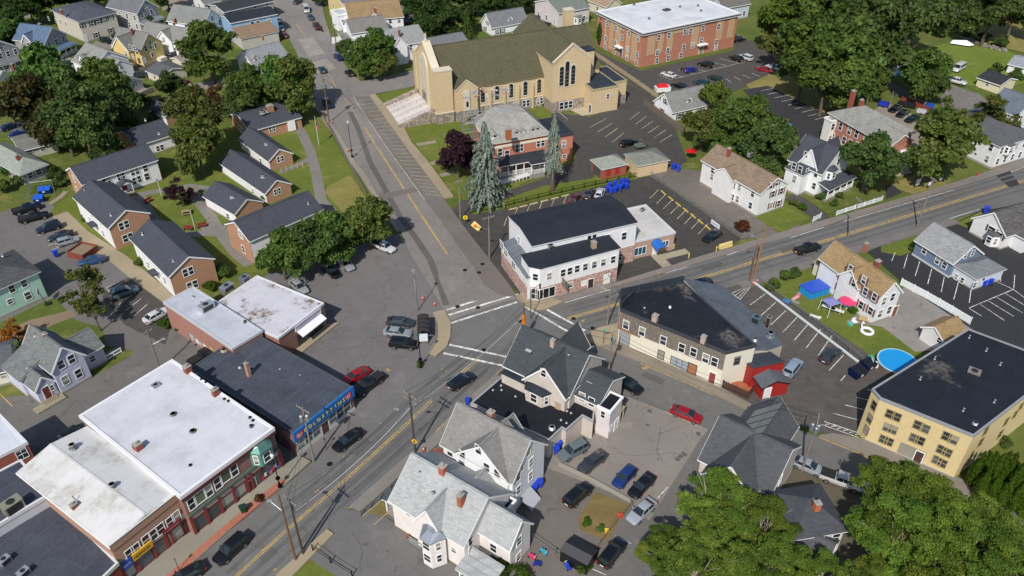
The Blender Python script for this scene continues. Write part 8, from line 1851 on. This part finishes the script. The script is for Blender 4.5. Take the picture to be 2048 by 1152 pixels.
box_thing('dry_planter','dark planter with dried plant on the brick strip','planter',520,1005,[('pot',(-.35,-.35,0,.35,.35,.45),mat('concrete','5a5048')),('soil',(-.3,-.3,.45,.3,.3,.5),DIRT)]);bush('dried brown shrub in the brick strip planter',520,1004,10,'br2','s1',name='dry_shrub')
o=empty('garden_bed','timber-edged garden bed before the pinkish house porch','garden bed',G(757,1026),R(50));MB().box(-1.6,-1.0,0,1.6,1.0,.15).build('bed_soil',mat('grass','6a6038','8a7a50'),o);MB().box(-1.7,-1.1,0,1.7,-1.0,.25).box(-1.7,1.0,0,1.7,1.1,.25).build('timber_edge',mat('wood','a89878'),o)
o=empty('basketball_hoop','portable basketball hoop beside the mint house','basketball hoop',G(94,609),R(200));MB().tube((0,0,.2),(.5,0,2.9),.06,None,8).build('post',IR,o);MB().box(.5,-.8,2.5,.56,.8,3.5).build('backboard',PL('c8ccd0'),o);MB().box(-.7,-.4,0,.3,.4,.25).build('base',PL('1a1c1e'),o);MB().tube((.8,0,2.75),(.8,0,2.8),.23,None,12).build('hoop',PL('c85a2a'),o)
# ---- scaffolding on the rectory
r_=G(960,318);o=empty('scaffold','steel scaffold with planks wrapped round the rectory corner','scaffold',r_,R(13));ST=mat('metal','b0b6ba')
for i in range(6):
 for j in range(2):
  x,y=-3.4+i*2.4 if i<6 else 0,j*1.6-2.2
  MB().tube((x,y+i*.1+4,0),(x,y+i*.1+4,10.8-(i%2)*.6),.09,None,6).build('standard',ST,o)
for k in range(1,6):
 for j in range(2):MB().tube((-3.4,j*1.6+1.8,k*2.0),(8.6,j*1.6+2.3,k*2.0),.075,None,5).build('ledger',ST,o)
 for i in range(5):MB().bar((-3.4+i*2.4,1.8,k*2.0-1.6),(-1.0+i*2.4,1.9,k*2.0),.1,.1).build('brace',ST,o)
for i in range(12):MB().box(-3.2+(i%6)*2.0,1.9+(i//6)*.55,8.05+(i%3)*.02,-1.3+(i%6)*2.0,2.35+(i//6)*.55,8.12+(i%3)*.02).build('plank',mat('wood',['a58a6a','9aa0a8','b07a5a'][i%3]),o)
for i in range(10):q=MB().box(-1.0,-.3,0,1.0,.3,.08).build('plank',mat('wood',['8a8f98','a87a60','c0b8a8'][i%3]),o,(-1.5+(i%5)*2.3,6.5+(i//5)*2.6,12.3+.1*(i%3)));q.rotation_euler=(.05,.1*(i%2),i*.7)
for i in range(6):MB().tube((-1+i*1.8,5.2+(i%2),9.0),(-.4+i*1.9,8.2,13.4),.09,None,5).build('roof_ladder',ST,o)
# ---- upper right odds and ends
o=empty('covered_boat','boat under white shrink wrap in the meadow','boat',G(1921,92),R(-28));m=MB();m.poly([(-3,-.9,.5),(2.2,-1.0,.5),(3.6,0,.7),(2.2,1.0,.5),(-3,.9,.5),(-3,-.5,.1),(2.4,0,.1),(-3,.5,.1)],[(0,1,2,3,4)[::-1],(0,5,6,1),(1,6,2),(4,3,6,7),(3,2,6),(0,4,7,5)]);m.build('hull',mat('paint','4a8a94'),o)
MB().poly([(-3.05,-.95,.5),(2.2,-1.05,.5),(3.65,0,.72),(2.2,1.05,.5),(-3.05,.95,.5),(-2.6,0,1.3),(1.2,0,1.8),(2.6,0,1.2)],[(0,1,6,5),(1,2,7,6),(2,3,6,7),(3,4,5,6),(4,0,5)]).build('wrap',PL('d8dadc'),o)
o=empty('stone_wall','tumbled grey fieldstone wall along the dry meadow','wall',G(1925,78));random.seed(3);d_=at(2015,108)-at(1925,80)
for i in range(70):
 t=random.random();p=d_*t+Vector((random.uniform(-.8,.8),random.uniform(-.9,.9),random.uniform(.05,.6)));s=random.uniform(.2,.5)
 q=link('stone',cached(('stone',i%4),lambda:(lambda mm:mm.mesh('stone',mat('roughstone','8a847a')))(MB().poly([(random.uniform(.7,1.1)*x,random.uniform(.7,1.1)*y,random.uniform(.6,.9)*z)for x,y,z in((-1,-1,-1),(1,-1,-1),(1,1,-1),(-1,1,-1),(-1,-1,1),(1,-1,1),(1,1,1),(-1,1,1))],[(3,2,1,0),(4,5,6,7),(0,1,5,4),(1,2,6,5),(2,3,7,6),(3,0,4,7)]))),o,p,random.random()*6);q.scale=(s,s,s*.8)
o=empty('tarp_tent','blue dome tarp behind the church roof','tarp',G(888,84));m=MB();m.smooth=True;n=10
m.poly([(2.6*math.cos(6.283*i/n),1.8*math.sin(6.283*i/n),0)for i in range(n)]+[(1.7*math.cos(6.283*i/n),1.2*math.sin(6.283*i/n),1.5)for i in range(n)]+[(0,0,2.0)],[(i,(i+1)%n,n+(i+1)%n,n+i)for i in range(n)]+[(n+i,n+(i+1)%n,2*n)for i in range(n)]);m.build('tarp_cloth',PL('1f6ec0'),o);MB().box(-2.8,-2.0,0,2.8,2.0,.08).build('ground_sheet',PL('2a5a90'),o)
o=empty('trailer','white trailer with red tarpaulin beside the tan fence','trailer',G(1324,185),R(10));MB().box(-2.0,-1.1,.5,2.0,1.1,1.7).build('trailer_box',mat('paint','d8d8d8'),o);m=MB();m.poly([(-1.6,-.9,1.7),(1.6,-.9,1.7),(1.6,.9,1.7),(-1.6,.9,1.7),(-1.0,0,2.6),(1.0,0,2.5)],[(0,1,5,4),(2,3,4,5),(1,2,5),(3,0,4)]);m.build('tarpaulin',PL('c01820'),o)
for s in(-1,1):MB().tube((0,s*1.05,.35),(0,s*1.2,.35),.35,None,12).build('wheel',mat('rubber','1a1a1a'),o)
o=empty('garden_umbrella','red parasol under the yellow-green tree','umbrella',G(1380,318));m=MB();n=8;m.poly([(1.3*math.cos(6.283*i/n),1.3*math.sin(6.283*i/n),2.1)for i in range(n)]+[(0,0,2.6)],[(i,(i+1)%n,n)for i in range(n)]);m.build('umbrella_cloth',PL('b81418'),o);MB().tube((0,0,0),(0,0,2.6),.04,None,6).build('post',IR,o)
box_thing('utility_trailer','small pale green trailer next to the black suv in the church lot','trailer',1279,297,[('trailer_bed',(-1.2,-.7,.45,1.2,.7,.6),mat('metal','7a9088')),('side',(-1.2,-.72,.6,1.2,-.66,1.0),mat('metal','a8b4ae')),('side',(-1.2,.66,.6,1.2,.72,1.0),mat('metal','a8b4ae')),('drawbar',(1.2,-.05,.4,2.2,.05,.5),IR),('wheel',(-.3,-.9,0,.3,-.75,.6),mat('rubber','1a1a1a')),('wheel',(-.3,.75,0,.3,.9,.6),mat('rubber','1a1a1a'))],20)
for lab,x,y,c in(('red motorcycle behind the dark red pickup',643,64,'2a2a30'),('dark motorcycle beside the blue car in the apartment lot',1366,143,'5a1a1c')):
 o=empty('motorcycle',lab,'motorcycle',G(x,y),R(-50));MB().box(-.5,-.15,.5,.5,.15,.85).box(-.8,-.12,.75,-.1,.12,.95).build('motorcycle_body',mat('carpaint',c),o);MB().bar((.55,0,.5),(.45,0,1.15),.06,.06).bar((.45,-.4,1.15),(.45,.4,1.15),.05,.05).build('handlebar',IR,o)
 for s in(-.7,.7):MB().tube((s,-.07,.32),(s,.07,.32),.32,None,14).build('wheel',mat('rubber','161616'),o)
for lab,x,y,c,L in(('black flatbed trailer behind the brick hall yard',1812,214,'1c1e22',4.5),('white box trailer beside the orange wall',1842,228,'a8aab0',2.5),('blue boat-like tarp beside the white trailer',1858,218,'1f46a0',2.2),('blue heap under tarp at the brick hall corner',1766,214,'1a30a0',2.5)):
 o=empty('stored_trailer',lab,'trailer',G(x,y),R(-30));MB().box(-L/2,-.8,.4,L/2,.8,1.0).build('trailer_box',mat('plastic',c),o);MB().box(-L/2+.2,-.6,1.0,L/2-.2,.6,1.25).build('load',mat('plastic',c),o)
 for s in(-.9,.8):MB().box(-.3,s,0,.3,s+.1,.5).build('wheel',mat('rubber','1a1a1a'),o)
for lab,x,y,h,wd in(('granite plinth bricks garden patch by the yellow sign',868,898,.12,1.8),):
 o=empty('brick_patch','patchwork of red and pale paving bricks beside the white house','paving',G(868,905),R(-25));random.seed(9)
 for i in range(6):
  for j in range(3):MB().box(-2.2+i*.75,-1+j*.65,0,-1.52+i*.75,-.42+j*.65,.1).build('paving_slab',mat('concrete',random.choice(['9a6a58','b0a490','8a8478','8a4a3c'])),o)
